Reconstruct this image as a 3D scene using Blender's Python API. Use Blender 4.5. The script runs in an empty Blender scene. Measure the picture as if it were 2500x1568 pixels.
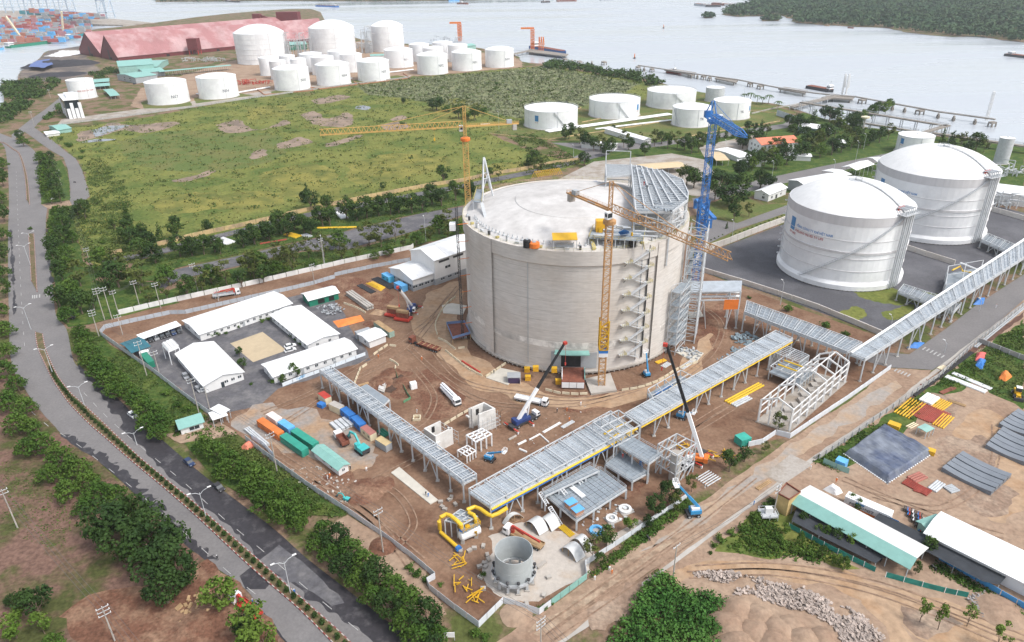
import bpy,math,random
import numpy as np
from mathutils import Vector,Matrix,geometry,noise
rnd=random.Random(11)
R=math.radians
SC=bpy.context.scene
COL=SC.collection
# ---------------------------------------------------------------- camera, sky, sun, exposure
FPX,PITCH,ROLL,CAMH=1752.9,0.473262,-0.015067,137.22
cd=bpy.data.cameras.new('camera');cam=bpy.data.objects.new('camera',cd);COL.objects.link(cam)
_f=Vector((0,math.cos(PITCH),-math.sin(PITCH)));_u0=Vector((0,math.sin(PITCH),math.cos(PITCH)));_r0=Vector((1,0,0))
_r=_r0*math.cos(ROLL)+_u0*math.sin(ROLL);_u=-_r0*math.sin(ROLL)+_u0*math.cos(ROLL)
cam.matrix_world=Matrix(((_r.x,_u.x,-_f.x,0),(_r.y,_u.y,-_f.y,0),(_r.z,_u.z,-_f.z,CAMH),(0,0,0,1)))
cd.sensor_width=36;cd.lens=36*FPX/2500;cd.clip_start=1;cd.clip_end=60000
SC.camera=cam
SUN_AZ,SUN_EL=R(118),R(54)
w=bpy.data.worlds.new('World');SC.world=w;w.use_nodes=True
nt=w.node_tree;bg=nt.nodes['Background']
sky=nt.nodes.new('ShaderNodeTexSky');sky.sky_type='NISHITA';sky.sun_disc=False
sky.sun_elevation=SUN_EL;sky.sun_rotation=SUN_AZ;sky.air_density=1.3;sky.dust_density=3.0;sky.ozone_density=1.0
hs=nt.nodes.new('ShaderNodeHueSaturation');hs.inputs['Saturation'].default_value=0.42
nt.links.new(sky.outputs[0],hs.inputs['Color']);nt.links.new(hs.outputs[0],bg.inputs[0]);bg.inputs[1].default_value=0.135
sl=bpy.data.lights.new('sun','SUN');sl.energy=1.5;sl.angle=R(12);sl.color=(1,.96,.9)
so=bpy.data.objects.new('sun',sl);COL.objects.link(so)
sd=Vector((math.sin(SUN_AZ)*math.cos(SUN_EL),math.cos(SUN_AZ)*math.cos(SUN_EL),math.sin(SUN_EL)))
so.rotation_euler=sd.to_track_quat('Z','Y').to_euler();so.location=(0,0,500)
SC.view_settings.view_transform='Standard';SC.view_settings.look='None'
SC.view_settings.gamma=1;SC.view_settings.use_curve_mapping=False
SC.view_settings.exposure=.78
SC.cycles.max_bounces=6;SC.cycles.transparent_max_bounces=8
SC.cycles.use_denoising=True

# ---------------------------------------------------------------- placing: a point of the ground (or of a level z) from its bearing
def ray(px,py):return((px-1250)/FPX)*_r-((py-784)/FPX)*_u+_f
def G(px,py,z=0.0):
    d=ray(px,py);t=(z-CAMH)/d.z
    return Vector((d.x*t,d.y*t,z))
def PX(P):
    q=Vector(P)-Vector((0,0,CAMH));d=q.dot(_f)
    return(1250+FPX*q.dot(_r)/d,784-FPX*q.dot(_u)/d)
def HT(b,ty):
    lo,hi=0.0,130.0
    for _ in range(40):
        m=(lo+hi)/2
        if PX((b[0],b[1],m))[1]>ty:lo=m
        else:hi=m
    return lo
# ---------------------------------------------------------------- materials
MATS={}
def mat(name,c,rough=.65,metal=0.,var=.12,scale=.4,bump=0.,c2=None,thr=(.45,.6),scale2=None,streak=0.,detail=4,spec=.4,band=None):
    if name in MATS:return MATS[name]
    m=bpy.data.materials.new(name);m.use_nodes=True;t=m.node_tree;N=t.nodes;L=t.links
    b=N['Principled BSDF'];b.inputs['Roughness'].default_value=rough;b.inputs['Metallic'].default_value=metal
    b.inputs['Specular IOR Level'].default_value=spec
    g=N.new('ShaderNodeNewGeometry');pos=g.outputs['Position']
    if streak:
        mp=N.new('ShaderNodeMapping');mp.inputs['Scale'].default_value=(1,1,streak);L.new(pos,mp.inputs[0]);pos=mp.outputs[0]
    n=N.new('ShaderNodeTexNoise');n.inputs['Scale'].default_value=scale;n.inputs['Detail'].default_value=detail;n.inputs['Roughness'].default_value=.62
    L.new(pos,n.inputs['Vector'])
    r=N.new('ShaderNodeMapRange');r.inputs[1].default_value=.3;r.inputs[2].default_value=.7
    r.inputs[3].default_value=1-var;r.inputs[4].default_value=1+var;L.new(n.outputs[0],r.inputs[0])
    base=None
    if c2 is not None:
        n2=N.new('ShaderNodeTexNoise');n2.inputs['Scale'].default_value=scale2 or scale*.25;n2.inputs['Detail'].default_value=6
        n2.inputs['Roughness'].default_value=.65
        L.new(g.outputs['Position'],n2.inputs['Vector'])
        r2=N.new('ShaderNodeMapRange');r2.inputs[1].default_value=thr[0];r2.inputs[2].default_value=thr[1];L.new(n2.outputs[0],r2.inputs[0])
        mx=N.new('ShaderNodeMix');mx.data_type='RGBA';mx.inputs[6].default_value=(*c,1);mx.inputs[7].default_value=(*c2,1)
        L.new(r2.outputs[0],mx.inputs[0]);base=mx.outputs[2]
    v=N.new('ShaderNodeVectorMath');v.operation='MULTIPLY'
    if base is None:v.inputs[0].default_value=c
    else:L.new(base,v.inputs[0])
    L.new(r.outputs[0],v.inputs[1]);L.new(v.outputs[0],b.inputs['Base Color'])
    if bump:
        bp=N.new('ShaderNodeBump');bp.inputs['Strength'].default_value=1;bp.inputs['Distance'].default_value=bump
        L.new(n.outputs[0],bp.inputs['Height']);L.new(bp.outputs[0],b.inputs['Normal'])
    MATS[name]=m
    return m
def leafmat(name,c,c2,scale=.10):
    """foliage: colour by clump, two greens"""
    m=mat(name,c,rough=.75,var=.42,scale=1.1,c2=c2,scale2=scale,thr=(.4,.6),spec=.15)
    return m
# ---------------------------------------------------------------- mesh builder
BOXF=[(0,3,2,1),(4,5,6,7),(0,1,5,4),(1,2,6,5),(2,3,7,6),(3,0,4,7)]
class MB:
    def __init__(s):s.v=[];s.f=[];s.smooth=False
    def add(s,vs,fs):
        o=len(s.v);s.v+=[tuple(p)for p in vs];s.f+=[tuple(i+o for i in f)for f in fs];return s
    def obox(s,o,u,v,h):
        o,u,v,h=Vector(o),Vector(u),Vector(v),Vector(h)
        if u.cross(v).dot(h)<0:u,v=v,u
        return s.add([o,o+u,o+u+v,o+v,o+h,o+u+h,o+u+v+h,o+v+h],BOXF)
    def box(s,c,sz,rz=0.):
        a=Vector((math.cos(rz),math.sin(rz),0));b=Vector((-math.sin(rz),math.cos(rz),0))
        o=Vector(c)-a*sz[0]/2-b*sz[1]/2
        return s.obox(o,a*sz[0],b*sz[1],(0,0,sz[2]))
    def beam(s,p,q,w,h=None):
        p,q=Vector(p),Vector(q);d=q-p
        if d.length<1e-4:return s
        h=h or w
        up=Vector((0,0,1))if abs(d.normalized().z)<.95 else Vector((1,0,0))
        a=d.cross(up).normalized()*w;b=a.cross(d).normalized()*h
        return s.obox(p-a/2-b/2,a,b,d)
    def tube(s,pts,r,n=8,caps=True):
        pts=[Vector(p)for p in pts];rs=r if isinstance(r,(list,tuple))else[r]*len(pts)
        o=len(s.v);k=len(pts)
        for i,p in enumerate(pts):
            d=(pts[min(i+1,k-1)]-pts[max(i-1,0)]).normalized()
            up=Vector((0,0,1))if abs(d.z)<.9 else Vector((1,0,0))
            a=d.cross(up).normalized();b=a.cross(d)
            for j in range(n):
                t=2*math.pi*j/n;s.v.append(tuple(p+(a*math.cos(t)+b*math.sin(t))*rs[i]))
        for i in range(k-1):
            for j in range(n):
                s.f.append((o+i*n+j,o+(i+1)*n+j,o+(i+1)*n+(j+1)%n,o+i*n+(j+1)%n))
        if caps:
            s.f.append(tuple(o+j for j in range(n)));s.f.append(tuple(o+(k-1)*n+n-1-j for j in range(n)))
        return s
    def lathe(s,c,prof,n=32,a0=0.,a1=2*math.pi):
        c=Vector(c);o=len(s.v);full=abs(a1-a0-2*math.pi)<1e-6;m=n if full else n+1
        for(r,z)in prof:
            for j in range(m):
                t=a0+(a1-a0)*j/n;s.v.append((c.x+r*math.cos(t),c.y+r*math.sin(t),c.z+z))
        for i in range(len(prof)-1):
            for j in range(n):
                j2=(j+1)%m;s.f.append((o+i*m+j,o+i*m+j2,o+(i+1)*m+j2,o+(i+1)*m+j))
        return s
    def poly(s,pts,z0,z1):
        n=len(pts);pts=[Vector((p[0],p[1],0))for p in pts]
        ar=sum(pts[i].x*pts[(i+1)%n].y-pts[(i+1)%n].x*pts[i].y for i in range(n))
        if ar<0:pts=pts[::-1]
        vs=[(p.x,p.y,z0)for p in pts]+[(p.x,p.y,z1)for p in pts]
        return s.add(vs,[tuple(range(n-1,-1,-1)),tuple(range(n,2*n))]+[(i,(i+1)%n,n+(i+1)%n,n+i)for i in range(n)])
    def mesh(s,name,off=(0,0,0)):
        me=bpy.data.meshes.new(name);ox,oy,oz=off
        me.from_pydata([(x-ox,y-oy,z-oz)for x,y,z in s.v]if any(off)else s.v,[],s.f)
        if s.smooth:me.polygons.foreach_set('use_smooth',[True]*len(me.polygons))
        me.update();return me
# ---------------------------------------------------------------- objects
def tagp(o,label=None,cat=None,group=None,kind=None):
    if label:o['label']=label
    if cat:o['category']=cat;o['kind']=kind or 'thing'
    if group:o['group']=group
    if kind:o['kind']=kind
    return o
def thing(name,label,cat,loc=(0,0,0),group=None,rz=0.):
    o=bpy.data.objects.new(name,None);COL.objects.link(o);o.location=loc;o.rotation_euler=(0,0,rz)
    o.empty_display_size=.3
    return tagp(o,label,cat,group)
def _root(o):
    while o.parent:o=o.parent
    return o
def part(name,mb,m,parent=None,stuff=False,label=None):
    off=tuple(_root(parent).location)if parent else(0,0,0)
    me=mb.mesh(name,off)if isinstance(mb,MB)else mb
    if m and not me.materials:me.materials.append(m)
    o=bpy.data.objects.new(name,me);COL.objects.link(o);o.parent=parent
    if stuff:o['kind']='stuff'
    if label:o['label']=label
    return o
def solo(name,mb,m,label,cat,loc=None,group=None):
    """a thing that is one mesh; its origin stays at the world origin unless loc is given"""
    me=mb.mesh(name,loc or(0,0,0))if isinstance(mb,MB)else mb
    if m and not me.materials:me.materials.append(m)
    o=bpy.data.objects.new(name,me);COL.objects.link(o)
    if loc:o.location=loc
    return tagp(o,label,cat,group)
def struct(name,mb,m,kind='structure'):
    o=part(name,mb,m);o['kind']=kind;return o
def dup(root,loc,rz=0.,label=None,group=None,scale=None,mats=None):
    def rec(o,parent):
        c=o.copy();COL.objects.link(c);c.parent=parent
        if mats and c.data and o.name.split('.')[0]in mats:
            c.data=o.data.copy();c.data.materials.clear();c.data.materials.append(mats[o.name.split('.')[0]])
        for k in o.children:rec(k,c)
        return c
    c=rec(root,None);c.location=loc;c.rotation_euler=(0,0,rz)
    if scale:c.scale=(scale,)*3 if not isinstance(scale,tuple)else scale
    if label:c['label']=label
    if group:c['group']=group
    return c
def lerp(a,b,t):return Vector(a)*(1-t)+Vector(b)*t
def along(pts,step,closed=False):
    """points every step metres along a polyline, with tangent"""
    out=[];carry=0.
    P=[Vector(p)for p in pts]+([Vector(pts[0])]if closed else[])
    for a,b in zip(P,P[1:]):
        l=(b-a).length;d=(b-a).normalized()if l>0 else Vector((1,0,0));t=carry
        while t<l:out.append((a+d*t,d));t+=step
        carry=t-l
    return out
def smoothline(pts,k=6):
    P=[Vector(p)for p in pts];out=[]
    for i in range(len(P)-1):
        a,b,c,d=P[max(i-1,0)],P[i],P[i+1],P[min(i+2,len(P)-1)]
        for j in range(k):
            t=j/k;out.append(.5*((2*b)+(c-a)*t+(2*a-5*b+4*c-d)*t*t+(3*b-a-3*c+d)*t**3))
    return out+[P[-1]]
def Gs(pts,z=0.):return[G(x,y,z)for x,y in pts]
def sheet_mb(P,z,jag=0.,step=3.):
    if jag:
        Q=[]
        n=len(P)
        for i in range(n):
            a,b=P[i],P[(i+1)%n];k=max(1,int((b-a).length/step));d=(b-a).normalized()if(b-a).length else Vector((1,0,0));nn=Vector((-d.y,d.x,0))
            for j in range(k):
                p=a.lerp(b,j/k)
                Q.append(p+nn*jag*(noise.noise(Vector((p.x*.13,p.y*.13,z*7)))*1.6+noise.noise(Vector((p.x*.5,p.y*.5,3)))*.8))
        P=Q
    P=[Vector((p.x,p.y,z))for p in P]
    tri=geometry.tessellate_polygon([P])
    mb=MB();o=P
    fs=[]
    for t in tri:
        a,b,c=(o[i]for i in t)
        fs.append(t if(b-a).cross(c-a).z>0 else(t[0],t[2],t[1]))
    return mb.add(o,fs)
ZL=[0.0]
def sheet(name,pts,m,jag=0.,step=3.,z=None,smooth=False,kind='structure'):
    ZL[0]+=.0018
    P=Gs(pts)if not isinstance(pts[0],Vector)else pts
    if smooth:P=smoothline(P+[P[0]],5)[:-1]
    return struct(name,sheet_mb(P,z if z is not None else ZL[0],jag,step),m,kind)
def inside(P,x,y):
    c=False;n=len(P);j=n-1
    for i in range(n):
        xi,yi=P[i][0],P[i][1];xj,yj=P[j][0],P[j][1]
        if(yi>y)!=(yj>y)and x<(xj-xi)*(y-yi)/(yj-yi)+xi:c=not c
        j=i
    return c
# ================================================================ THE SETTING
M_dirt=mat('dirt',(.235,.15,.102),.95,var=.22,scale=.9,bump=.12,c2=(.145,.08,.052),scale2=.055,thr=(.40,.64),spec=.1)
M_dirt2=mat('pale_dirt',(.33,.24,.175),.95,var=.2,scale=.7,bump=.1,c2=(.26,.175,.125),scale2=.07,thr=(.42,.64),spec=.1)
M_reddirt=mat('red_dirt',(.15,.075,.05),.95,var=.35,scale=1.2,bump=.2,c2=(.235,.145,.098),scale2=.12,spec=.1)
M_scrub=mat('scrub_ground',(.20,.135,.095),.95,var=.3,scale=.8,bump=.15,c2=(.085,.10,.032),scale2=.06,thr=(.46,.56),spec=.1)
M_grassd=mat('grass_ground',(.165,.175,.048),.95,var=.3,scale=.5,bump=.2,c2=(.085,.12,.03),scale2=.03,thr=(.44,.62),spec=.1)
M_lawn=mat('lawn',(.10,.13,.04),.95,var=.25,scale=.6,c2=(.15,.14,.055),scale2=.06,bump=.05,spec=.1)
M_verge=mat('green_verge',(.045,.085,.02),.95,var=.4,scale=.9,bump=.2,c2=(.09,.12,.03),scale2=.2,spec=.1)
M_asph=mat('asphalt',(.185,.176,.176),.9,var=.12,scale=1.4,c2=(.155,.148,.15),scale2=.06,thr=(.4,.7),bump=.01,spec=.25)
M_asph_wet_shade=mat('wet_and_shaded_asphalt',(.036,.033,.038),.55,var=.25,scale=.9,c2=(.085,.08,.085),scale2=.25,thr=(.54,.66),spec=.4)  # wet edge and tar; also the tree shade painted on the right lane
M_asphd=mat('dark_asphalt',(.10,.098,.108),.85,var=.22,scale=.6,c2=(.15,.145,.15),scale2=.12,spec=.3)
M_gravel=mat('dark_gravel',(.088,.088,.098),.95,var=.18,scale=1.5,c2=(.125,.125,.138),scale2=.03,bump=.04,spec=.2)
M_pave=mat('paving',(.36,.33,.30),.9,var=.12,scale=1.2,c2=(.27,.23,.19),scale2=.1,spec=.2)
M_conc=mat('concrete',(.42,.395,.365),.9,var=.1,scale=.8,c2=(.34,.31,.28),scale2=.1,spec=.2)
M_ochre=mat('ochre_wall',(.52,.38,.20),.9,var=.15,scale=.5,c2=(.35,.26,.17),scale2=.15)
M_mud=mat('mud',(.27,.20,.155),.8,var=.15,scale=.3,c2=(.16,.12,.095),scale2=.06,spec=.3)
M_path=mat('sand_track',(.37,.26,.175),.95,var=.2,scale=.5,c2=(.34,.22,.135),scale2=.12,bump=.06,spec=.1)
# water: one sheet to the horizon
M_water=bpy.data.materials.new('river_water');M_water.use_nodes=True
_b=M_water.node_tree.nodes['Principled BSDF'];_b.inputs['Base Color'].default_value=(.41,.44,.48,1);_b.inputs['Roughness'].default_value=.22
_b.inputs['Specular IOR Level'].default_value=.5
_n=M_water.node_tree.nodes.new('ShaderNodeTexNoise');_n.inputs['Scale'].default_value=.035;_n.inputs['Detail'].default_value=8
_g=M_water.node_tree.nodes.new('ShaderNodeNewGeometry');_mp=M_water.node_tree.nodes.new('ShaderNodeMapping');_mp.inputs['Scale'].default_value=(.5,1.6,1)
_bp=M_water.node_tree.nodes.new('ShaderNodeBump');_bp.inputs['Distance'].default_value=1.2;_bp.inputs['Strength'].default_value=.5
_n2=M_water.node_tree.nodes.new('ShaderNodeTexNoise');_n2.inputs['Scale'].default_value=.0035;_n2.inputs['Detail'].default_value=7;_mp2=M_water.node_tree.nodes.new('ShaderNodeMapping');_mp2.inputs['Scale'].default_value=(.35,2.2,1);_r2=M_water.node_tree.nodes.new('ShaderNodeMapRange');_r2.inputs[1].default_value=.35;_r2.inputs[2].default_value=.65;_r2.inputs[3].default_value=.1;_r2.inputs[4].default_value=.42
for a,b in((_g.outputs['Position'],_mp.inputs[0]),(_mp.outputs[0],_n.inputs['Vector']),(_n.outputs[0],_bp.inputs['Height']),(_bp.outputs[0],_b.inputs['Normal']),(_g.outputs['Position'],_mp2.inputs[0]),(_mp2.outputs[0],_n2.inputs['Vector']),(_n2.outputs[0],_r2.inputs[0]),(_r2.outputs[0],_b.inputs['Roughness'])):M_water.node_tree.links.new(a,b)
struct('water',MB().add([(-5900,-400,-2),(5900,-400,-2),(5900,6900,-2),(-5900,6900,-2)],[(0,1,2,3)]),M_water)
# the mainland, a slab down to the river bed
COAST=[(-420,190),(-160,215),(-60,262),(4,258),(8,225),(3,205),(40,196),(44,192),(50,176),(96,143),(118,124),(200,111),(215,75),(330,62),(560,33),(760,22),(800,60),(880,96),(1010,108),(1130,112),
         (1255,134),(1273,150),(1328,156),(1430,163),(1560,188),(1626,206),(1700,232),(1800,246),(1880,252),(1935,264),(2060,302),(2300,332),(2500,357),(2800,395)]
_pl=Gs(COAST);_lo=[Vector((700,-250,0)),Vector((-700,-250,0))]
_land=smoothline(_pl,3)+_lo
_mb=sheet_mb(_land,0.0);_n0=len(_land)
_mb.v+=[(x,y,-3.0)for x,y,z in _mb.v];_mb.f+=[(i,(i+1)%_n0,_n0+(i+1)%_n0,_n0+i)for i in range(_n0)]
struct('ground',_mb,M_scrub)
# --- the wild field
FIELD=[(120,318),(215,308),(330,292),(600,240),(870,205),(1000,190),(1270,166),(1330,160),(1626,208),(1560,250),(1420,262),(1290,300),(1200,330),(1300,372),(1420,400),(1330,428),(1140,462),(850,515),(600,565),(430,605),
         (330,640),(250,660),(216,640),(178,560),(172,497),(218,485),(210,430),(190,385),(120,338)]
sheet('field',FIELD,M_grassd,jag=1.5)
REED=[(872,212),(1000,193),(1270,170),(1330,163),(1560,205),(1480,252),(1400,262),(1270,290),(1120,262),(980,240),(900,232)]
M_reed=mat('reed_ground',(.19,.20,.11),.95,var=.25,scale=.5,c2=(.10,.13,.06),scale2=.1,bump=.3,spec=.1)
sheet('reed_bed',REED,M_reed,jag=3)
M_yel=mat('yellow_grass',(.215,.20,.055),.95,var=.25,scale=.8,c2=(.11,.125,.035),scale2=.05,thr=(.42,.6),bump=.15,spec=.1)
M_grn=mat('green_grass',(.10,.135,.04),.95,var=.25,scale=.8,c2=(.14,.145,.05),scale2=.04,bump=.1,spec=.1)
sheet('grass_patch',[(290,345),(420,320),(640,325),(700,350),(660,395),(480,420),(330,400)],M_grn,3,smooth=True)
for p in([(850,405),(960,375),(1090,385),(1080,410),(960,440),(860,445)],[(640,420),(760,400),(830,430),(760,470),(640,450)],[(520,480),(640,465),(700,490),(610,520),(520,505)],
          [(1060,265),(1110,240),(1190,262),(1150,292),(1070,295)],[(760,500),(860,470),(960,475),(900,500),(800,525)],[(690,445),(820,455),(800,490),(700,480)],[(600,265),(690,258),(700,280),(610,292)],
          [(360,490),(500,470),(560,500),(420,520)],[(1010,480),(1120,450),(1130,462),(1040,490)],[(1160,405),(1280,395),(1330,410),(1200,440)]):
    sheet('yellow_patch',p,M_yel,3,smooth=True)
for p in([(195,322),(240,315),(270,300),(330,305),(410,298),(440,302),(360,325),(300,318),(240,335),(190,345)],[(530,305),(580,292),(600,305),(640,318),(690,295),(700,305),(560,325)],
          [(735,280),(770,272),(800,290),(850,275),(862,295),(840,310),(770,305)],[(760,245),(830,232),(850,240),(780,255)],[(670,355),(730,335),(760,345),(740,355),(690,362)],[(790,352),(840,340),(880,330),(870,340),(800,360)],
          [(610,375),(640,365),(650,378),(620,388)],[(420,440),(480,428),(520,415),(500,432),(440,445)],[(930,305),(980,298),(1000,312),(940,318)],[(955,287),(985,283),(990,292),(960,295)]):
    sheet('mud_flat',p,M_mud,2,smooth=True)
M_pond=mat('pond_water',(.16,.17,.20),.15,var=.05,scale=.1,spec=.5)
for p in([(225,318),(262,308),(310,306),(300,313),(262,325),(230,334)],[(866,261),(885,258),(905,262),(895,269),(872,266)],[(285,340),(240,340),(200,348),(260,345)]):
    sheet('pond',p,M_pond,1.5,smooth=True)
# --- the tank farm yard and the works beside the river
sheet('tank_farm_yard',[(318,258),(345,215),(560,150),(880,100),(1010,112),(1250,136),(1275,152),(1275,164),(1000,188),(870,205),(600,240),(480,255),(380,275),(352,268)],M_dirt2,1)
sheet('yard_road',[(140,305),(300,285),(590,243),(870,206),(1000,189),(1005,184),(870,197),(590,230),(330,268),(150,292)],M_pave)
sheet('coal_yard',[(42,190),(52,174),(98,142),(120,124),(200,112),(215,145),(245,170),(200,188),(120,200)],mat('coal_dirt',(.10,.085,.08),.95,var=.3,scale=.3,c2=(.2,.16,.13),scale2=.03),2)
for p in([(345,250),(380,238),(460,242),(470,258),(400,265),(350,265)],[(472,240),(560,225),(620,233),(480,253)],[(660,225),(700,215),(760,217),(770,232),(680,240)],[(800,205),(870,195),(930,198),(940,210),(810,218)],[(920,192),(970,184),(1000,190),(940,200)],[(980,195),(1010,185),(1030,190),(990,205)]):
    sheet('bund_lawn',p,M_lawn,.5)
# --- the middle tank yard (lawns, tracks)
sheet('middle_yard',[(1190,325),(1290,296),(1430,258),(1560,245),(1640,212),(1880,256),(1940,275),(1905,298),(1600,345),(1340,342),(1300,365),(1230,332)],M_lawn,.5)
for p in([(1290,300),(1420,262),(1470,264),(1420,300),(1350,310)],[(1420,300),(1470,264),(1600,290),(1540,312),(1450,318)],[(1690,262),(1860,258),(1935,282),(1830,295),(1700,275)],[(1520,320),(1650,300),(1770,312),(1640,338)]):
    sheet('bund_lawn',p,M_lawn,.3)
sheet('service_yard',[(1345,345),(1600,345),(1905,300),(1960,275),(2060,305),(2300,335),(2500,360),(2500,470),(2200,440),(1960,470),(1720,480),(1560,430),(1420,400)],M_verge,.5)
sheet('terminal_yard',[(1360,440),(1450,395),(1640,375),(1720,390),(1780,470),(1700,480),(1560,450),(1400,455)],M_pave)
sheet('inner_road',[(1345,349),(1600,349),(1912,303),(1940,285),(1960,290),(1925,312),(1610,358),(1480,372),(1400,402),(1340,420),(1345,410),(1430,370)],M_asph)
sheet('inner_road',[(1690,485),(1850,440),(2000,408),(2180,372),(2200,384),(2020,425),(1870,458),(1740,490),(1700,520)],M_asph)
sheet('forecourt',[(1705,358),(1840,330),(1860,352),(1790,378),(1720,385)],M_pave)
sheet('lawn',[(1730,500),(1800,470),(1860,500),(1930,495),(1912,515),(1800,545),(1740,530)],M_lawn)
sheet('inner_road',[(1715,600),(1715,570),(1740,535),(1800,545),(1920,502),(1990,470),(1995,500),(1900,528),(1800,560),(1740,590)],M_asph)
sheet('verge',[(1714,602),(1800,563),(1920,520),(1918,531),(1800,575),(1720,611)],M_lawn)
# --- gravel yard under the two domed tanks
GY=[(1640,655),(1700,628),(1780,598),(1920,545),(2060,500),(2380,490),(2500,520),(2500,592),(2150,818),(1900,725),(1700,660)]
sheet('gravel_yard',GY,M_gravel)
for p in([(2080,710),(2150,698),(2210,720),(2200,745),(2130,735)],[(2150,765),(2190,752),(2230,745),(2220,760),(2180,780)],[(2050,765),(2090,750),(2120,770),(2090,785)],[(2230,715),(2290,722),(2260,745),(2220,735)]):
    sheet('weed_patch',p,M_grassd,1.5,step=1,smooth=True)
# --- ground of the building site
SITE=[(246,817),(340,884),(495,998),(521,1015),(578,1059),(670,1128),(847,1250),(1063,1415),(1042,1424),(1050,1440),(1169,1531),(1229,1471),(1316,1500),(1434,1412),(1430,1380),(1578,1282),(1677,1215),(1740,1165),(1860,1080),(1928,1068),(2174,896),(2190,850),(2140,820),(1900,735),(1690,655),(1680,560),(1130,560),
        (1002,637),(700,710),(454,765),(256,801)]
sheet('site_ground',SITE,M_dirt)
sheet('camp_yard',[(300,836),(430,800),(800,700),(905,880),(680,950),(640,985),(600,1000),(520,1012),(370,904)],M_asphd,.8)
sheet('sports_court',[(562,839),(641,811),(700,856),(618,885)],mat('court_sand',(.46,.37,.25),.9,var=.05,scale=.5,c2=(.42,.34,.23),scale2=.08))
sheet('gravel_strip',[(560,1040),(640,990),(760,1010),(900,1075),(930,1120),(850,1160),(700,1100)],mat('grey_gravel',(.26,.24,.225),.95,var=.2,scale=.8,c2=(.33,.22,.14),scale2=.08,thr=(.4,.6)),4,smooth=True)
sheet('gravel_apron',[(1190,1310),(1260,1275),(1330,1290),(1400,1300),(1440,1330),(1432,1378),(1434,1405),(1345,1455),(1270,1472),(1195,1440),(1180,1395),(1200,1350)],mat('pale_gravel',(.44,.40,.36),.95,var=.1,scale=.9,c2=(.40,.32,.25),scale2=.08,thr=(.5,.65),bump=.03),.8,smooth=True)
sheet('gravel_apron',[(1480,1335),(1500,1300),(1560,1270),(1580,1280),(1510,1325)],MATS['pale_gravel'],.8)
for p in([(855,1190),(885,1165),(930,1180),(945,1205),(905,1225),(870,1215)],[(905,955),(920,925),(950,905),(985,905),(1000,930),(995,965),(960,970),(930,945)],[(760,690),(830,660),(900,690),(960,730),(930,760),(830,730)],[(780,1160),(850,1150),(890,1180),(850,1230),(800,1200)],[(1700,760),(1790,740),(1800,790),(1740,860),(1700,830)],
          [(925,1280),(960,1300),(990,1340),(950,1345),(925,1320)],[(1480,1180),(1540,1130),(1560,1180),(1500,1220)],[(1000,930),(1060,900),(1150,980),(1120,1020),(1030,1010)],[(1340,990),(1480,950),(1560,960),(1440,1010)]):
    sheet('churned_earth',p,M_reddirt,2.2,step=1.2,smooth=True)
sheet('site_track',[(1040,720),(1100,690),(1130,700),(1120,800),(1180,880),(1330,960),(1500,965),(1650,905),(1720,820),(1740,830),(1700,920),(1560,985),(1380,1000),(1180,950),(1060,860),(1010,790)],M_path,2,smooth=True)
# --- dirt to both sides
sheet('bank_ground',[(700,660),(420,735),(291,775),(250,800),(256,803),(454,768),(700,713),(818,681),(1010,640),(1005,600),(842,643)],M_dirt,.5)
sheet('south_lot',[(1800,1560),(1620,1568),(1470,1620),(1100,1900),(2700,1900),(2700,700),(2500,700),(2370,840),(2180,980),(1990,1120),(1900,1160),(1600,1380)],M_dirt2,.8)
sheet('side_road',[(1010,1700),(1300,1510),(1433,1417),(1485,1388),(1578,1316),(1654,1267),(1753,1197),(1840,1135),(1940,1068),(2080,975),(2174,900),(2277,905),(2178,992),(2056,1082),(1898,1166),(1797,1245),(1724,1297),(1631,1370),(1520,1440),(1375,1568),(1200,1720)],M_dirt2,.4)
sheet('wheel_track',[(1290,1545),(1450,1430),(1600,1330),(1760,1215),(1850,1150),(1870,1150),(1780,1225),(1620,1345),(1470,1450),(1330,1560)],mat('track_earth',(.26,.18,.125),.95,var=.3,scale=.6,c2=(.38,.29,.21),scale2=.2,bump=.1),1.2)
sheet('worn_asphalt',[(1560,1350),(1650,1285),(1760,1205),(1850,1145),(1990,1050),(2120,960),(2190,930),(2200,945),(2080,1030),(1900,1145),(1800,1215),(1660,1310)],mat('worn_tar',(.30,.27,.245),.9,var=.15,scale=.8,c2=(.36,.26,.18),scale2=.07,thr=(.42,.6)),1.2)
sheet('paved_road',[(2110,870),(2170,862),(2220,866),(2260,838),(2310,803),(2380,748),(2500,670),(2700,540),(2700,610),(2500,732),(2382,836),(2277,904),(2174,898),(2120,885)],M_asph)
sheet('kerb_strip',[(1330,1590),(1640,1370),(1810,1243),(1990,1112),(2180,985),(2282,903),(2500,738),(2500,747),(2288,910),(2186,994),(1995,1122),(1815,1253),(1645,1380),(1350,1592)],M_conc,.3)
sheet('drain_ditch',[(2290,912),(2500,760),(2500,775),(2330,900),(2290,930),(2225,985),(2215,975),(2260,940)],mat('ditch_earth',(.10,.05,.035),.9,var=.3,scale=.5),.5)
sheet('green_verge',[(1985,1130),(2190,1000),(2330,905),(2500,790),(2500,905),(2440,890),(2390,930),(2330,960),(2260,1010),(2180,1080),(2060,1150)],M_verge,1.5)
sheet('green_verge',[(2400,850),(2500,780),(2500,1000),(2420,960),(2330,890)],M_verge,1.5)
sheet('sand_track',[(1640,1400),(1700,1375),(1900,1375),(2060,1400),(2200,1440),(2330,1470),(2500,1540),(2700,1640),(2700,1760),(2350,1600),(2250,1560),(2160,1500),(2060,1440),(1900,1410),(1720,1405),(1630,1425)],M_path,1.2,smooth=True)
sheet('sand_track',[(2110,1460),(2180,1490),(2210,1540),(2260,1620),(2200,1640),(2160,1550)],M_path,1.2,smooth=True)
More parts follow.
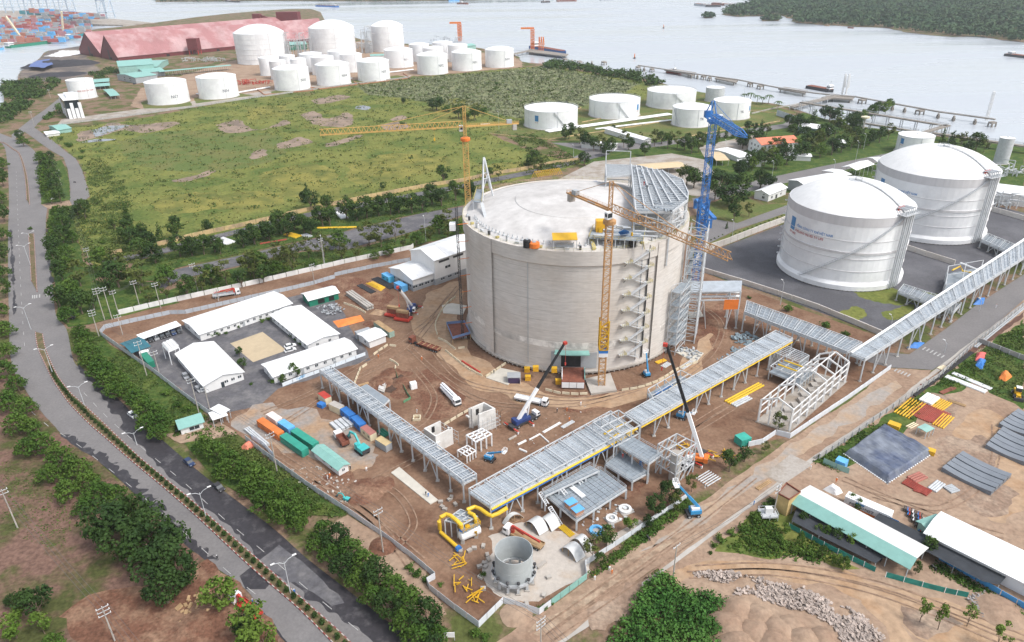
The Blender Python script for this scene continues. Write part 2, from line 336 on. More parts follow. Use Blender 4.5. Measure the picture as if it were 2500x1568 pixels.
sheet('yard_track',[(2330,1210),(2440,1280),(2500,1230),(2560,1140),(2500,1060),(2400,1000),(2330,1060),(2420,1130),(2440,1190)],M_path,2,smooth=True)
for p in([(2290,1080),(2380,1060),(2440,1100),(2400,1150),(2310,1130)],[(2220,1000),(2300,960),(2350,990),(2290,1040)],[(2330,1190),(2420,1170),(2470,1230),(2400,1260)],[(1560,1480),(1440,1540),(1500,1450),(1600,1400)],[(2200,1480),(2330,1500),(2360,1540),(2240,1550)]):sheet('churned_earth',p,mat('brown_churn',(.24,.165,.12),.95,var=.3,scale=.8,bump=.15,c2=(.32,.24,.18),scale2=.12),2.5,step=1.5,smooth=True)
sheet('concrete_pad',[(1865,1160),(1930,1110),(1985,1135),(1910,1185)],M_pave)
sheet('grass_patch',[(1740,1345),(1830,1250),(1900,1215),(1960,1300),(2060,1380),(2100,1390),(1960,1368),(1840,1352)],M_grassd,2)
# --- the dual carriageway
LEFT_L=[(-70,300),(-30,330),(6,352),(17,390),(22,475),(20,562),(20,660),(22,771),(28,887),(58,945),(92,995),(152,1062),(200,1095),(253,1136),(314,1190),(367,1248),(431,1315),(500,1368),(600,1440),(640,1500),(700,1568),(760,1640)]
MED_L=[(-70,330),(0,347),(30,365),(47,379),(61,431),(66,501),(68,540),(70,572),(79,715),(84,770),(87,812),(93,850),(113,896),(131,931),(163,978),(186,1004),(221,1039),(262,1074),(323,1128),(393,1186),(480,1262),(582,1358),(658,1426),(731,1489),(804,1562),(880,1640)]
MED_R=[(-70,328),(0,345),(31,363),(50,379),(66,431),(73,501),(78,540),(83,572),(91,713),(97,770),(103,809),(111,850),(128,893),(145,925),(172,960),(204,989),(245,1027),(300,1080),(352,1128),(454,1212),(541,1289),(614,1354),(716,1445),(789,1509),(847,1562),(920,1640)]
RIGHT_R=[(-70,300),(0,326),(38,341),(67,355),(87,373),(94,400),(99,474),(115,500),(112,539),(113,591),(116,635),(128,693),(137,771),(163,806),(180,882),(206,905),(262,953),(300,985),(340,1029),(387,1067),(477,1145),(547,1200),(600,1240),(673,1296),(745,1361),(818,1418),(891,1475),(964,1532),(1010,1568),(1100,1640)]
ROAD_L,ROAD_R,MEDL,MEDR=(smoothline(Gs(p),5)for p in(LEFT_L,RIGHT_R,MED_L,MED_R))
sheet('road',ROAD_L+ROAD_R[::-1],M_asph)
def offset_in(A,B,t0,t1,n=160):
    def at(P,t):
        f=t*(len(P)-1);i=min(int(f),len(P)-2);return P[i].lerp(P[i+1],f-i)
    A2=[at(A,i/n)for i in range(n+1)]
    return[a.lerp(min(B,key=lambda q:(q-a).length),t0)for a in A2],[a.lerp(min(B,key=lambda q:(q-a).length),t1)for a in A2]
def ragged(P,m,k):return[p+Vector((noise.noise(Vector((p.x*k,p.y*k,1.3)))*m,noise.noise(Vector((p.x*k,p.y*k,8.3)))*m,0))for p in P]
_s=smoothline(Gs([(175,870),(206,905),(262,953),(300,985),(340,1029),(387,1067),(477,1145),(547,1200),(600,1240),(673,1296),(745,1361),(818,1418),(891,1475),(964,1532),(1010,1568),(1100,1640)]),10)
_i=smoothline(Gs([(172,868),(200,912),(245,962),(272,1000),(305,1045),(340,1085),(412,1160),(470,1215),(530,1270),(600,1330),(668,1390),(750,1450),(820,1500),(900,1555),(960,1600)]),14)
sheet('lane_shade',ragged(_i,2.2,.22)+[p+Vector((.02,0,0))for p in _s[::-1]],M_asph_wet_shade)  # shadow of the fence-side trees on the lane, painted as a dark sheet
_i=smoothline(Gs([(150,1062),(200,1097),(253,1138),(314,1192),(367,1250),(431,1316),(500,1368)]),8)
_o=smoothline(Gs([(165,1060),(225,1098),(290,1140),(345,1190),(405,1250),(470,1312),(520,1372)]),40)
sheet('wet_edge',[p+Vector((0,0,0))for p in _i]+ragged(_o,2.6,.6)[::-1],M_asph_wet_shade)
sheet('tar_patch',[(585,1408),(622,1378),(665,1420),(648,1440),(600,1440)],M_asph_wet_shade)
sheet('tar_patch',[(632,1372),(684,1330),(790,1420),(840,1470),(810,1480),(720,1420),(700,1425)],M_asphd,.6)
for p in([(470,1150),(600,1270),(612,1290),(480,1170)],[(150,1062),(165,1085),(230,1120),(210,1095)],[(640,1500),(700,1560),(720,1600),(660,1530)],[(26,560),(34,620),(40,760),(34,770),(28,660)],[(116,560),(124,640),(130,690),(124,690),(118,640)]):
    sheet('tar_stain',p,M_asph_wet_shade,.8,step=1)
for p in[(145+i*9,1080+i*9)for i in range(8)]:pass
# --- side roads
sheet('loop_road',[(30,345),(28,330),(50,312),(75,292),(110,268),(150,236),(170,220),(190,232),(150,258),(112,285),(92,302),(84,312),(130,345),(160,370),(185,388),(200,415),(215,462),(219,480),(204,494),(178,505),(170,500),(172,462),(166,415),(155,385),(124,368),(96,348),(60,322)],M_asph)
sheet('track',[(100,500),(118,492),(170,488),(176,502),(122,512)],M_dirt2,.5)
FAR_U=[(380,690),(425,660),(600,622),(710,597),(815,573),(870,560),(964,537),(1036,520),(1132,505),(1300,470)]
FAR_L=[(390,712),(440,682),(560,655),(740,612),(850,610),(890,597),(980,574),(1050,553),(1110,532),(1140,522),(1300,490)]
sheet('far_road',FAR_U+FAR_L[::-1],M_asphd)
sheet('far_road',[(240,634),(330,622),(420,600),(600,556),(700,530),(900,492),(1050,465),(1140,448),(1300,415),(1480,372),(1490,377),(1310,424),(1145,457),(1060,474),(905,503),(700,541),(600,566),(430,612),(340,634),(245,642)],M_asphd)
sheet('green_verge',[(330,640),(600,570),(900,505),(1140,460),(1140,500),(960,535),(815,570),(600,618),(425,656),(380,685),(300,690)],M_verge,.6)
sheet('green_verge',[(395,716),(560,658),(740,616),(860,612),(1000,572),(1130,530),(1130,570),(1005,603),(842,640),(600,694),(440,735),(300,765),(280,740)],M_verge,.6)
sheet('green_verge',[(140,700),(200,690),(300,690),(380,690),(395,716),(440,740),(290,775),(230,790),(165,800),(140,770)],M_verge,.6)
sheet('green_verge',[(100,400),(150,392),(166,430),(172,490),(100,500)],M_verge,.6)
sheet('green_verge',[(118,512),(176,502),(200,640),(250,665),(215,700),(140,700),(120,620)],M_verge,.8)
sheet('green_verge',[(174,800),(240,818),(340,890),(495,1003),(480,1040),(400,1045),(330,1000),(260,935),(205,890),(180,850)],M_verge,.6)
sheet('green_verge',[(440,1075),(560,1058),(670,1134),(760,1200),(847,1256),(760,1260),(700,1285),(600,1215),(500,1140)],M_verge,.8)
sheet('green_verge',[(847,1260),(929,1312),(1040,1395),(1042,1430),(1090,1500),(1000,1540),(850,1410),(760,1330)],M_dirt2,.8)
sheet('gate_drive',[(395,1062),(470,1050),(520,1020),(580,1062),(500,1075),(440,1085)],M_dirt2,.6)
sheet('bottom_left_ground',[(-300,860),(0,880),(26,900),(58,950),(92,1000),(152,1066),(253,1140),(367,1252),(500,1372),(600,1445),(640,1505),(760,1650),(-400,1900)],mat('orchard_ground',(.165,.10,.078),.95,var=.35,scale=.9,bump=.15,c2=(.07,.078,.028),scale2=.06,thr=(.47,.60),spec=.1),.5)
sheet('churned_earth',[(390,1440),(500,1370),(600,1445),(650,1520),(700,1600),(480,1640),(200,1568),(140,1500),(260,1440)],M_reddirt,1.5)
# ================================================================ shared colours
M_white=mat('white_paint',(.82,.83,.84),.45,var=.03,scale=.25,c2=(.70,.705,.72),scale2=.05)
M_whited=mat('white_weathered',(.70,.70,.70),.6,var=.06,scale=.4,streak=.12)
M_roofw=mat('white_sheet_roof',(.80,.81,.82),.5,var=.04,scale=.3,c2=(.66,.665,.67),scale2=.07,thr=(.45,.7))
M_galv=mat('galvanised_steel',(.48,.50,.52),.5,metal=.0,var=.14,scale=.7)
M_grate=mat('steel_grating',(.235,.27,.305),.6,var=.14,scale=.5)
M_tray=mat('bright_cladding',(.44,.48,.52),.4,metal=.3,var=.16,scale=.35)
M_dark=mat('dark_metal',(.045,.045,.05),.6,var=.2)
M_black=mat('black_rubber',(.02,.02,.022),.8,var=.2)
M_glass=mat('window_glass',(.04,.05,.06),.12,var=.2,spec=.7)
M_yellow=mat('yellow_paint',(.62,.36,.02),.5,var=.1)
M_cyel=mat('crane_yellow',(.55,.34,.11),.55,var=.12)
M_blue=mat('blue_paint',(.035,.17,.48),.5,var=.15)
M_red=mat('red_paint',(.45,.05,.035),.5,var=.15)
M_orange=mat('orange_paint',(.65,.17,.03),.5,var=.15)
M_teal=mat('teal_sheet',(.22,.42,.38),.55,var=.08,scale=.5)
M_tealw=mat('teal_wall',(.26,.44,.40),.6,var=.1)
M_green=mat('green_paint',(.02,.20,.13),.5,var=.15)
M_grey=mat('grey_paint',(.34,.36,.38),.55,var=.1)
M_conct=mat('cast_concrete',(.575,.545,.515),.85,var=.11,scale=.25,streak=7,c2=(.51,.465,.42),scale2=.045,thr=(.42,.66),bump=.02,spec=.2)
M_dome=mat('dome_concrete',(.55,.535,.525),.85,var=.1,scale=.3,c2=(.46,.445,.435),scale2=.05,spec=.2)
M_wood=mat('timber',(.36,.24,.13),.85,var=.25)
M_rust=mat('rusty_steel',(.20,.07,.045),.85,var=.3,scale=.8)
M_brand=mat('logo_blue',(.06,.22,.46),.5,var=.05)
M_text=mat('lettering_dark',(.14,.15,.18),.6,var=.05)
M_textb=mat('lettering_blue',(.16,.30,.56),.6,var=.05)
M_textr=mat('lettering_red',(.42,.12,.12),.6,var=.05)
# ================================================================ builders of the large structures
def lattice(mb,A,B,w,h,n,up=None,chord=.2,brace=.1):
    A,B=Vector(A),Vector(B);d=(B-A).normalized();up=Vector(up)if up else Vector((0,0,1))
    s=d.cross(up).normalized();u=s.cross(d).normalized()
    cs=[(s*w/2+u*h/2),(-s*w/2+u*h/2),(-s*w/2-u*h/2),(s*w/2-u*h/2)]
    for c in cs:mb.beam(A+c,B+c,chord)
    for i in range(n):
        p,q=A.lerp(B,i/n),A.lerp(B,(i+1)/n)
        for j in range(4):
            c0,c1=cs[j],cs[(j+1)%4]
            mb.beam(p+c0,p+c1,brace);mb.beam(p+(c0 if i%2 else c1),q+(c1 if i%2 else c0),brace)
    return mb
def lattice3(mb,A,B,w,h,n,chord=.2,brace=.1):
    """triangular jib, apex chord on top"""
    A,B=Vector(A),Vector(B);d=(B-A).normalized();s=d.cross(Vector((0,0,1))).normalized();u=s.cross(d)
    t,l,r=u*h,s*w/2,-s*w/2
    for c in(t,l,r):mb.beam(A+c,B+c,chord)
    for i in range(n):
        p,q=A.lerp(B,i/n),A.lerp(B,(i+1)/n);m=p.lerp(q,.5)
        for c in(l,r):mb.beam(p+c,m+t,brace);mb.beam(m+t,q+c,brace)
        mb.beam(p+l,p+r,brace)
    return mb
def textmesh(s,size,ext=.02):
    cu=bpy.data.curves.new('lettering','FONT');cu.body=s;cu.size=size;cu.extrude=ext;cu.align_x='LEFT';cu.resolution_u=1;cu.offset=size*.018
    ob=bpy.data.objects.new('lettering',cu);COL.objects.link(ob)
    dg=bpy.context.evaluated_depsgraph_get();me=ob.evaluated_get(dg).to_mesh()
    vs=[tuple(v.co)for v in me.vertices];fs=[tuple(p.vertices)for p in me.polygons]
    ob.evaluated_get(dg).to_mesh_clear();bpy.data.objects.remove(ob);bpy.data.curves.remove(cu)
    return vs,fs
def text_on_tank(s,size,c,R_,ang,z,slant=0.,wide=1.):
    vs,fs=textmesh(s,size);mb=MB()
    mb.add([(c[0]+(R_+.06+t)*math.cos(ang+x*wide/R_),c[1]+(R_+.06+t)*math.sin(ang+x*wide/R_),z+y+slant*x)for x,y,t in vs],fs)
    return mb
def text_on_plane(s,size,o,u,v):
    vs,fs=textmesh(s,size);o,u,v=Vector(o),Vector(u).normalized(),Vector(v).normalized();n=u.cross(v)
    mb=MB();mb.add([tuple(o+u*x+v*y+n*(t+.03))for x,y,t in vs],fs);return mb
def solve_tank(xl,xr,yt,yb):
    """axis, radius and height of an upright cylinder seen with its rim from xl to xr, rim front at yt and foot at yb"""
    lo,hi=0.,70.;xm=(xl+xr)/2
    for _ in range(40):
        h=(lo+hi)/2;f=G(xm,yt,h);dep=(f-Vector((0,0,CAMH))).dot(_f);r=(xr-xl)/2*dep/FPX
        d=Vector((f.x,f.y,0)).normalized();dep2=dep+r*.9;r=(xr-xl)/2*dep2/FPX;c=Vector((f.x,f.y,0))+d*r
        b=c-d*r
        if PX(b)[1]<yb:lo=h
        else:hi=h
    return c,r,h,math.atan2(-d.y,-d.x)
def tank(label,xl,xr,yt,yb,roof=.13,group=None,text=None,logo=None,stair=None,rings=0,wall=None,name='storage_tank',tpos=.28,tz=.42,seams=(-.9,.35),float_roof=False,skirt=False,tsize=.13):
    c,r,h,a=solve_tank(xl,xr,yt,yb);wm=wall or M_white
    t=thing(name,label,'tank',c,group)
    n=64
    mb=MB();mb.lathe(c,[(r,.35),(r,h),(r+.12,h),(r+.12,h+.15),(r-.05,h+.15)],n);mb.smooth=False;me=part('wall',mb,wm,t)
    part('foundation',MB().lathe(c,[(r+.9,0),(r+.9,.3),(r-.2,.45)],48),M_conc,t)
    if float_roof:
        part('roof',MB().lathe(c,[(r-.15,h-.05),(r*.5,h+r*roof*.6),(.01,h+r*roof)],n),M_roofw,t)
        rg=MB().lathe(c,[(r-.1,h+.9),(r+.25,h+.9),(r+.25,h+1.02),(r-.1,h+1.02)],n)
        for k in range(36):q=k*math.pi/18;rg.beam(c+Vector((math.cos(q)*(r+.2),math.sin(q)*(r+.2),h)),c+Vector((math.cos(q)*(r+.2),math.sin(q)*(r+.2),h+1)),.07)
        part('railing',rg,M_galv,t,stuff=True)
    else:
        pr=[(r*(1-i/11)+.01,h+.1+r*roof*(1-(1-i/11)**2.25))for i in range(12)]
        rm_=MB().lathe(c,pr,n);rm_.smooth=True;part('roof',rm_,M_roofw,t)
    part('vent',MB().lathe(c+Vector((0,0,h+r*roof)),[(.35,0),(.35,.8),(.55,.8),(.1,1.2)],8),M_galv,t)
    for q in seams:
        e=Vector((math.cos(a+q),math.sin(a+q),0));part('pipe',MB().beam(c+e*(r+.12)+Vector((0,0,.4)),c+e*(r+.12)+Vector((0,0,h+.2)),.22),M_galv,t)
    for k in range(rings):
        z=h*(k+1)/(rings+1);part('stiffening_ring',MB().lathe(c,[(r,z-.12),(r+.28,z-.12),(r+.28,z+.12),(r,z+.12)],n),M_whited,t)
    if stair:
        q0,q1,z0,z1=stair;k=26;sm=MB();pr=None
        for i in range(k+1):
            q=a+q0+(q1-q0)*i/k;z=z0*h+(z1-z0)*h*i/k
            for rr,dz in((r+.15,0),(r+1.,0),(r+1.,1.0)):
                pass
            p=c+Vector((math.cos(q)*(r+.55),math.sin(q)*(r+.55),z))
            if pr is not None:
                sm.beam(pr,p,.8,.18);sm.beam(pr+Vector((math.cos(q)*.45,math.sin(q)*.45,1)),p+Vector((math.cos(q)*.45,math.sin(q)*.45,1)),.08)
                sm.beam(p+Vector((math.cos(q)*.45,math.sin(q)*.45,0)),p+Vector((math.cos(q)*.45,math.sin(q)*.45,1)),.06)
            pr=p
        part('stairway',sm,M_galv,t,stuff=True)
    if text:
        part('lettering',text_on_tank(text,h*tsize*1.5,c,r,a+tpos,h*tz),M_text,t)
    if logo:
        q,z,sz=logo;q+=a;w2=sz*.36/r
        def pl(q0,q1,z0,z1,o=.05):return MB().lathe(c,[(r+o,z0),(r+o+.03,z0),(r+o+.03,z1),(r+o,z1)],4,q0,q1)
        part('emblem_panel',pl(q-w2,q+w2,h*z-sz*.5,h*z+sz*.5),M_brand,t)
        fl=MB()
        for dx,y0,y1 in((-.15,-.35,.05),(0.,-.3,.3),(.14,-.35,.12)):
            q2=q+dx*sz/r
            P=[Vector((math.cos(q2+o*sz/r)*(r+.13),math.sin(q2+o*sz/r)*(r+.13),h*z+sz*y))for o,y in((-.05,y0),(.05,y0+.08),(.06,(y0+y1)/2),(.0,y1),(-.05,(y0+y1)/2))]
            fl.add(P,[tuple(range(len(P)))])
        part('emblem_flame',fl,M_textr,t,stuff=True)
        part('lettering',text_on_tank('PV GAS',sz*.2,c,r,q-w2,h*z-sz*.78),M_textr,t)
    return t,c,r,h,a
def strut_frame(mb,P,z0,z1,w=.3):
    for p in P:mb.beam((p.x,p.y,z0),(p.x,p.y,z1),w)
def gable(name,label,cat,a,b,c,hw,hr,wm=None,rm=None,group=None,z0=0.,over=.6,wins=(),base=None,seams=0,shed=False,canopy=False,rcol=None,rfrac=.5):
    """a near corner, b the other end of the gable side, c the other end of the long side: bearings of the eave corners (level hw)"""
    A,B,C=(G(p[0],p[1],hw)if not isinstance(p,Vector)else p.copy()for p in(a,b,c))
    for p in(A,B,C):p.z=0
    u=B-A;v=C-A;v=v-u*(v.dot(u)/u.dot(u));lu,lv=u.length,v.length;u.normalize();v.normalize()
    wm=wm or M_whited;rm=rm or M_roofw
    t=thing(name,label,cat,A+u*lu/2+v*lv/2+Vector((0,0,z0)),group)
    Z=lambda p,z:Vector((p.x,p.y,z))
    D=A+u*lu+v*lv;B=A+u*lu;C=A+v*lv;m0=A+u*lu*rfrac;m1=m0+v*lv
    if shed:m0,m1=B,D
    if canopy:
        for k in range(max(2,int(lv/5))+1):
            f=k/max(2,int(lv/5));part('post',MB().beam(Z(A.lerp(C,f),z0),Z(A.lerp(C,f),hw),.18),M_galv,t);part('post',MB().beam(Z(B.lerp(D,f),z0),Z(B.lerp(D,f),hr if shed else hw),.18),M_galv,t)
    else:
        w=MB()
        if shed:w.add([Z(A,z0),Z(B,z0),Z(D,z0),Z(C,z0),Z(A,hw),Z(B,hr),Z(D,hr),Z(C,hw)],BOXF)
        else:w.add([Z(A,z0),Z(B,z0),Z(D,z0),Z(C,z0),Z(A,hw),Z(B,hw),Z(D,hw),Z(C,hw),Z(m0,hr-.05),Z(m1,hr-.05)],
                    [(0,1,5,8,4),(2,3,7,9,6),(1,2,6,5),(3,0,4,7),(4,8,9,7),(8,5,6,9)])
        part('wall',w,wm,t)
        if base:part('base_course',MB().obox(Z(A-u*.06-v*.06,z0),u*(lu+.12),v*(lv+.12),(0,0,base[1])),base[0],t)
    o=over;e=Vector((0,0,.16))
    def slab(P,Q,hp,hq,sgn,mm):
        d=u*sgn;sl=(hq-hp)/((Q-P).length or 1)
        p0=Z(P-d*o-v*o,hp-sl*o);p1=Z(Q-v*o,hq);p2=Z(Q+v*(lv+o),hq);p3=Z(P-d*o+v*(lv+o),hp-sl*o)
        k=MB().add([p0,p1,p2,p3,p0+e,p1+e,p2+e,p3+e],BOXF if(p1-p0).cross(p3-p0).z>0 else[tuple(reversed(f))for f in BOXF])
        rf=part('roof',k,mm,t)
        if seams:
            s=MB();ns=int((lv+2*o)/seams)
            for i in range(1,ns):
                f=i/ns;s.beam(p0.lerp(p3,f)+e*1.15,p1.lerp(p2,f)+e*1.15,.12)
            part('roof_seams',s,mm,rf,stuff=True)
    if shed:slab(A,B,hw,hr,1,rm)
    else:slab(A,m0,hw,hr,1,rm);slab(B,m1-v*lv,hw,hr,-1,rcol or rm)
    for(side,f,zc,ww,hh,*k)in wins:
        kind=k[0]if k else 'window';mm=k[1]if len(k)>1 else M_glass
        o0,d,nn={'u0':(A,u*lu,-v),'u1':(C,u*lu,v),'v0':(A,v*lv,-u),'v1':(B,v*lv,u)}[side]
        p=o0+d*f;dd=d.normalized()
        fr=part(kind,MB().obox(Z(p-dd*ww/2,z0+zc-hh/2)+nn*.015,dd*ww,nn*.09,(0,0,hh)),mm,t)
        if kind=='window':
            part('frame',MB().obox(Z(p-dd*(ww/2+.1),z0+zc-hh/2-.1)+nn*.016,dd*(ww+.2),nn*.16,(0,0,.1)).obox(Z(p-dd*.05,z0+zc-hh/2)+nn*.016,dd*.1,nn*.14,(0,0,hh)),M_white,fr)
    return t,A,B,C,u,v
def railing(mb,P,h=1.1,step=2.,r=.05,closed=False):
    P=[Vector(p)for p in P]+([Vector(P[0])]if closed else[])
    for a,b in zip(P,P[1:]):
        n=max(1,int((b-a).length/step))
        for i in range(n):mb.beam(a.lerp(b,i/n),a.lerp(b,i/n)+Vector((0,0,h)),r*1.2)
        for z in(h,h*.55):mb.beam(a+Vector((0,0,z)),b+Vector((0,0,z)),r)
    mb.beam(P[-1],P[-1]+Vector((0,0,h)),r*1.2)
    return mb
# ================================================================ THE CONCRETE TANK UNDER CONSTRUCTION
TC=Vector((24.98,267.45,0));TR,TH=43.,48.
FA=math.atan2(-TC.y,-TC.x)          # bearing of its front
def tp(q,rr,z):return Vector((TC.x+math.cos(FA+q)*rr,TC.y+math.sin(FA+q)*rr,z))
ct=thing('concrete_tank','huge grey concrete gas tank under construction with a white dome roof','tank',TC)
mb=MB();mb.lathe(TC,[(TR,1.6),(TR,6.),(TR,6.02),(TR,TH-5.6),(TR+.55,TH-5.1),(TR+.55,TH),(TR-1.2,TH)],128);part('wall',mb,M_conct,ct)
part('base_slab',MB().lathe(TC,[(TR-2,1.0),(TR+1.0,1.0),(TR+1.0,1.62),(TR-.5,1.62)],96),M_conc,ct)
pf=MB().lathe(TC,[(TR-4,0),(TR-4,1.0)],48);part('under_slab',pf,M_dark,ct)
pm=MB()
for k in range(132):
    q=k*2*math.pi/132;pm.beam(tp(q,TR+.2,0),tp(q,TR+.2,1.05),.5)
part('piles',pm,M_conct,ct,stuff=True)
pr=[]
RS=128.
def dz(r):return math.sqrt(RS*RS-r*r)-math.sqrt(RS*RS-40.5**2)
for r_ in(41.8,40.5,36,31,27,23.2):pr.append((r_,TH+.3+max(0,dz(r_))if r_<41 else TH-.1))
pr+=[(22.9,TH+.55+dz(23)),(18,TH+.55+dz(18)),(12,TH+.55+dz(12)),(6,TH+.55+dz(6)),(.01,TH+.55+dz(0))]
mb=MB().lathe(TC,pr,128);part('dome',mb,M_dome,ct)
for q in(-.78,.79,2.36,-2.36):      # buttresses
    A_=FA+q;part('buttress',MB().lathe(TC,[(TR-.1,1.6),(TR+.75,1.6),(TR+.75,TH+.02),(TR-.1,TH+.02)],3,A_-.055,A_+.055),M_conct,ct)
for i in range(1,11):part('lift_joint',MB().lathe(TC,[(TR+.0,1.6+i*3.9),(TR+.015,1.62+i*3.9),(TR+.015,1.78+i*3.9),(TR,1.8+i*3.9)],128),mat('joint_concrete',(.46,.43,.40),.9,var=.2,scale=.5),ct)
part('pour_band',MB().lathe(TC,[(TR+.0,10.6),(TR+.05,10.62),(TR+.05,13.0),(TR,13.02)],128),mat('pale_concrete',(.70,.67,.63),.85,var=.18,scale=.35,c2=(.45,.425,.40),scale2=.12,thr=(.45,.55)),ct)
for q in(-.37,.58):part('cable_pipe',MB().beam(tp(q,TR+.1,3),tp(q,TR+.1,TH-.5),.22),M_grey,ct)
rl=MB();railing(rl,[tp(i*2*math.pi/90,TR+.35,TH)for i in range(90)],1.2,2.2,.05,True)
part('railing',rl,mat('railing_yellow',(.48,.44,.20),.6,var=.2),ct,stuff=True)
for i in range(34):                      # anchor stubs on the roof edge
    q=-1.25+i*.052
    if q>.48:continue
    part('roof_stub',MB().lathe(tp(q,39.3,TH+.3),[(.55,0),(.5,.7),(.2,.8),(.2,1.7),(.01,1.7)],8),M_galv,ct)
# doorway and its ramp at the foot
dq=.02
part('door_opening',MB().lathe(TC,[(TR+.02,3.2),(TR+.12,3.2),(TR+.12,8.2),(TR+.02,8.2)],6,FA+dq-.10,FA+dq+.065),M_black,ct)
part('door_sheet',MB().lathe(TC,[(TR+.05,2.6),(TR+.2,2.6),(TR+.2,9.2),(TR+.05,9.2)],6,FA+dq-.185,FA+dq-.102),M_grey,ct)
part('door_sheet',MB().lathe(TC,[(TR+.05,2.6),(TR+.2,2.6),(TR+.2,9.),(TR+.05,9.)],6,FA+dq+.067,FA+dq+.2),M_grey,ct)
part('door_canopy',MB().lathe(TC,[(TR+.05,9.6),(TR+2.6,9.2),(TR+2.6,9.5),(TR+.05,9.9)],6,FA+dq-.15,FA+dq+.13),M_teal,ct)
part('door_sign',MB().lathe(TC,[(TR+.15,8.3),(TR+.25,8.3),(TR+.25,9.1),(TR+.15,9.1)],4,FA+dq-.10,FA+dq+.06),M_white,ct)
# the zigzag stair
M_stair=mat('stair_yellow',(.44,.37,.15),.6,var=.2)
zs=thing('zigzag_stair','yellow zigzag access stair fixed to the wall of the concrete tank','stair',tp(.60,TR+1,0))
q0,q1=.46,.60
nf=7
part('stair_rail_post',MB().beam(tp(.645,TR+.35,3.4),tp(.645,TR+.35,TH-.3),.7,.3),M_dark,zs)
for k in range(nf):
    za=4.2+k*(TH-6.0)/nf;zb=za+(TH-6.0)/nf;zm=(za+zb)/2
    f=MB();f.beam(tp(q1,TR+1.0,za),tp(q0,TR+1.0,zm),1.,.15);f.beam(tp(q1,TR+1.6,za+1),tp(q0,TR+1.6,zm+1),.1);f.beam(tp(q1,TR+.6,za+1),tp(q0,TR+.6,zm+1),.1);part('flight',f,M_galv,zs,stuff=True)
    f=MB();f.beam(tp(q0,TR+1.9,zm),tp(q1+.01,TR+1.9,zb),1.,.15);f.beam(tp(q0,TR+2.4,zm+1),tp(q1,TR+2.4,zb+1),.1);part('flight',f,M_galv,zs,stuff=True)
    for q,z in((q0-.03,zm),(q1+.03,zb)):
        l=MB();l.obox(tp(q,TR+.3,z)-(tp(q+.01,TR,0)-tp(q,TR,0)).normalized()*1.1,(tp(q+.01,TR,0)-tp(q,TR,0)).normalized()*2.2,tp(q,TR+2.2,z)-tp(q,TR+.3,z),(0,0,.12));part('landing',l,M_galv,zs)
        c_=tp(q,TR+2.4,z);tg=(tp(q+.01,TR,0)-tp(q,TR,0)).normalized()
        g=railing(MB(),[c_-tg*1.3,c_+tg*1.3,tp(q,TR+.4,z)+tg*1.3],1.1,.8,.09);part('railing',g,M_stair,zs,stuff=True)
        part('bracket',MB().beam(tp(q-.01,TR,z-1.8),tp(q-.02,TR+2.2,z),.15),M_dark,zs)
# ================================================================ TANK FARMS
TG='white tanks of the far tank farm'
for lab,xl,xr,yt,yb,kw in(
    ('large domed white tank beside the red warehouse',572,691,84,158.6,dict(roof=.30,rings=5,seams=(.35,))),
    ('domed white tank between two others behind the small tanks',754,863,71,140,dict(roof=.30,rings=5,seams=(.1,))),
    ('domed white tank standing nearest the river jetty',905,983,66,128,dict(roof=.30,rings=3,seams=(.05,)))):
    tank(lab,xl,xr,yt,yb,group='domed tanks of the far tank farm',name='domed_tank',**kw)
for lab,xl,xr,yt,yb,kw in(
    ('slim white tank standing at the foot of the big domed tank',631,670,143,186,{}),
    ('slim white tank half hidden behind the front tank',657,697,151,195,{}),
    ('slim white tank in the second row with only its top showing',681,719,138,181,{}),
    ('slim white tank with a diagonal stair, beside the front row',708,746,146,190,{}),
    ('white cone roofed tank in front of the middle domed tank',730,785,134,177,{}),
    ('white cone roofed tank behind a gap between two front tanks',759,814,142,185,{}),
    ('white tank in the back row below the middle dome',800,852,127.5,171,{}),
    ('white tank with a small plate, right behind the front row',829,883,135,178,dict(text='N08',tpos=.5)),
    ('white tank numbered N05 at the near end of the front row',666,752,172,222.7,dict(text='N05',tpos=.5,roof=.18)),
    ('white tank numbered N04 in the middle of the front row',770,852,161.5,211,dict(text='N04',tpos=.5,roof=.18)),
    ('white tank numbered N03 at the end of the grassy bund',871,949,153,200,dict(text='N03',tpos=.5,roof=.18)),
    ('white tank with a faint number in front of the third dome',937,1007,125,167,dict(text='N11',tpos=.35,roof=.16)),
    ('white tank behind a cluster close to the green jetty house',998,1047,110.6,152,{}),
    ('white tank squeezed between others of the eastern cluster',1032,1082,119,160,{}),
    ('farthest white tank of the eastern cluster by the jetty',1055,1105,106,146,{}),
    ('white tank just before the green jetty house',1093,1141,112,153,{}),
    ('white tank numbered N02 beside the dark yard',1017,1092,138,184,dict(text='N02',tpos=.4,roof=.18)),
    ('white tank numbered N01 next to the reed bed',1102,1175,131,174.6,dict(text='N01',tpos=.4,roof=.18)),
    ('white tank at the end of the row nearest the red loading arms',1184,1254,124,166.5,dict(text='N09',tpos=.4,roof=.18)),
    ('white tank numbered N07 on a lawn by the yard road',356,452,205,256.7,dict(text='N07',tpos=.12,tz=.3,roof=.14)),
    ('white tank numbered N06 on a lawn by the yard road',481,574,192,243,dict(text='N06',tpos=.2,tz=.32,roof=.14))):
    tank(lab,xl,xr,yt,yb,group=TG,**kw)
t_,c_,r_,h_,a_=tank('white fire water tank behind the black glass office',164,224,198,243,roof=.08)
part('lettering',text_on_tank('FIRE WATER TANK',2.1,c_,r_,a_-.35,h_*.42),M_textr,t_)
MG='low white tanks on the middle lawns'
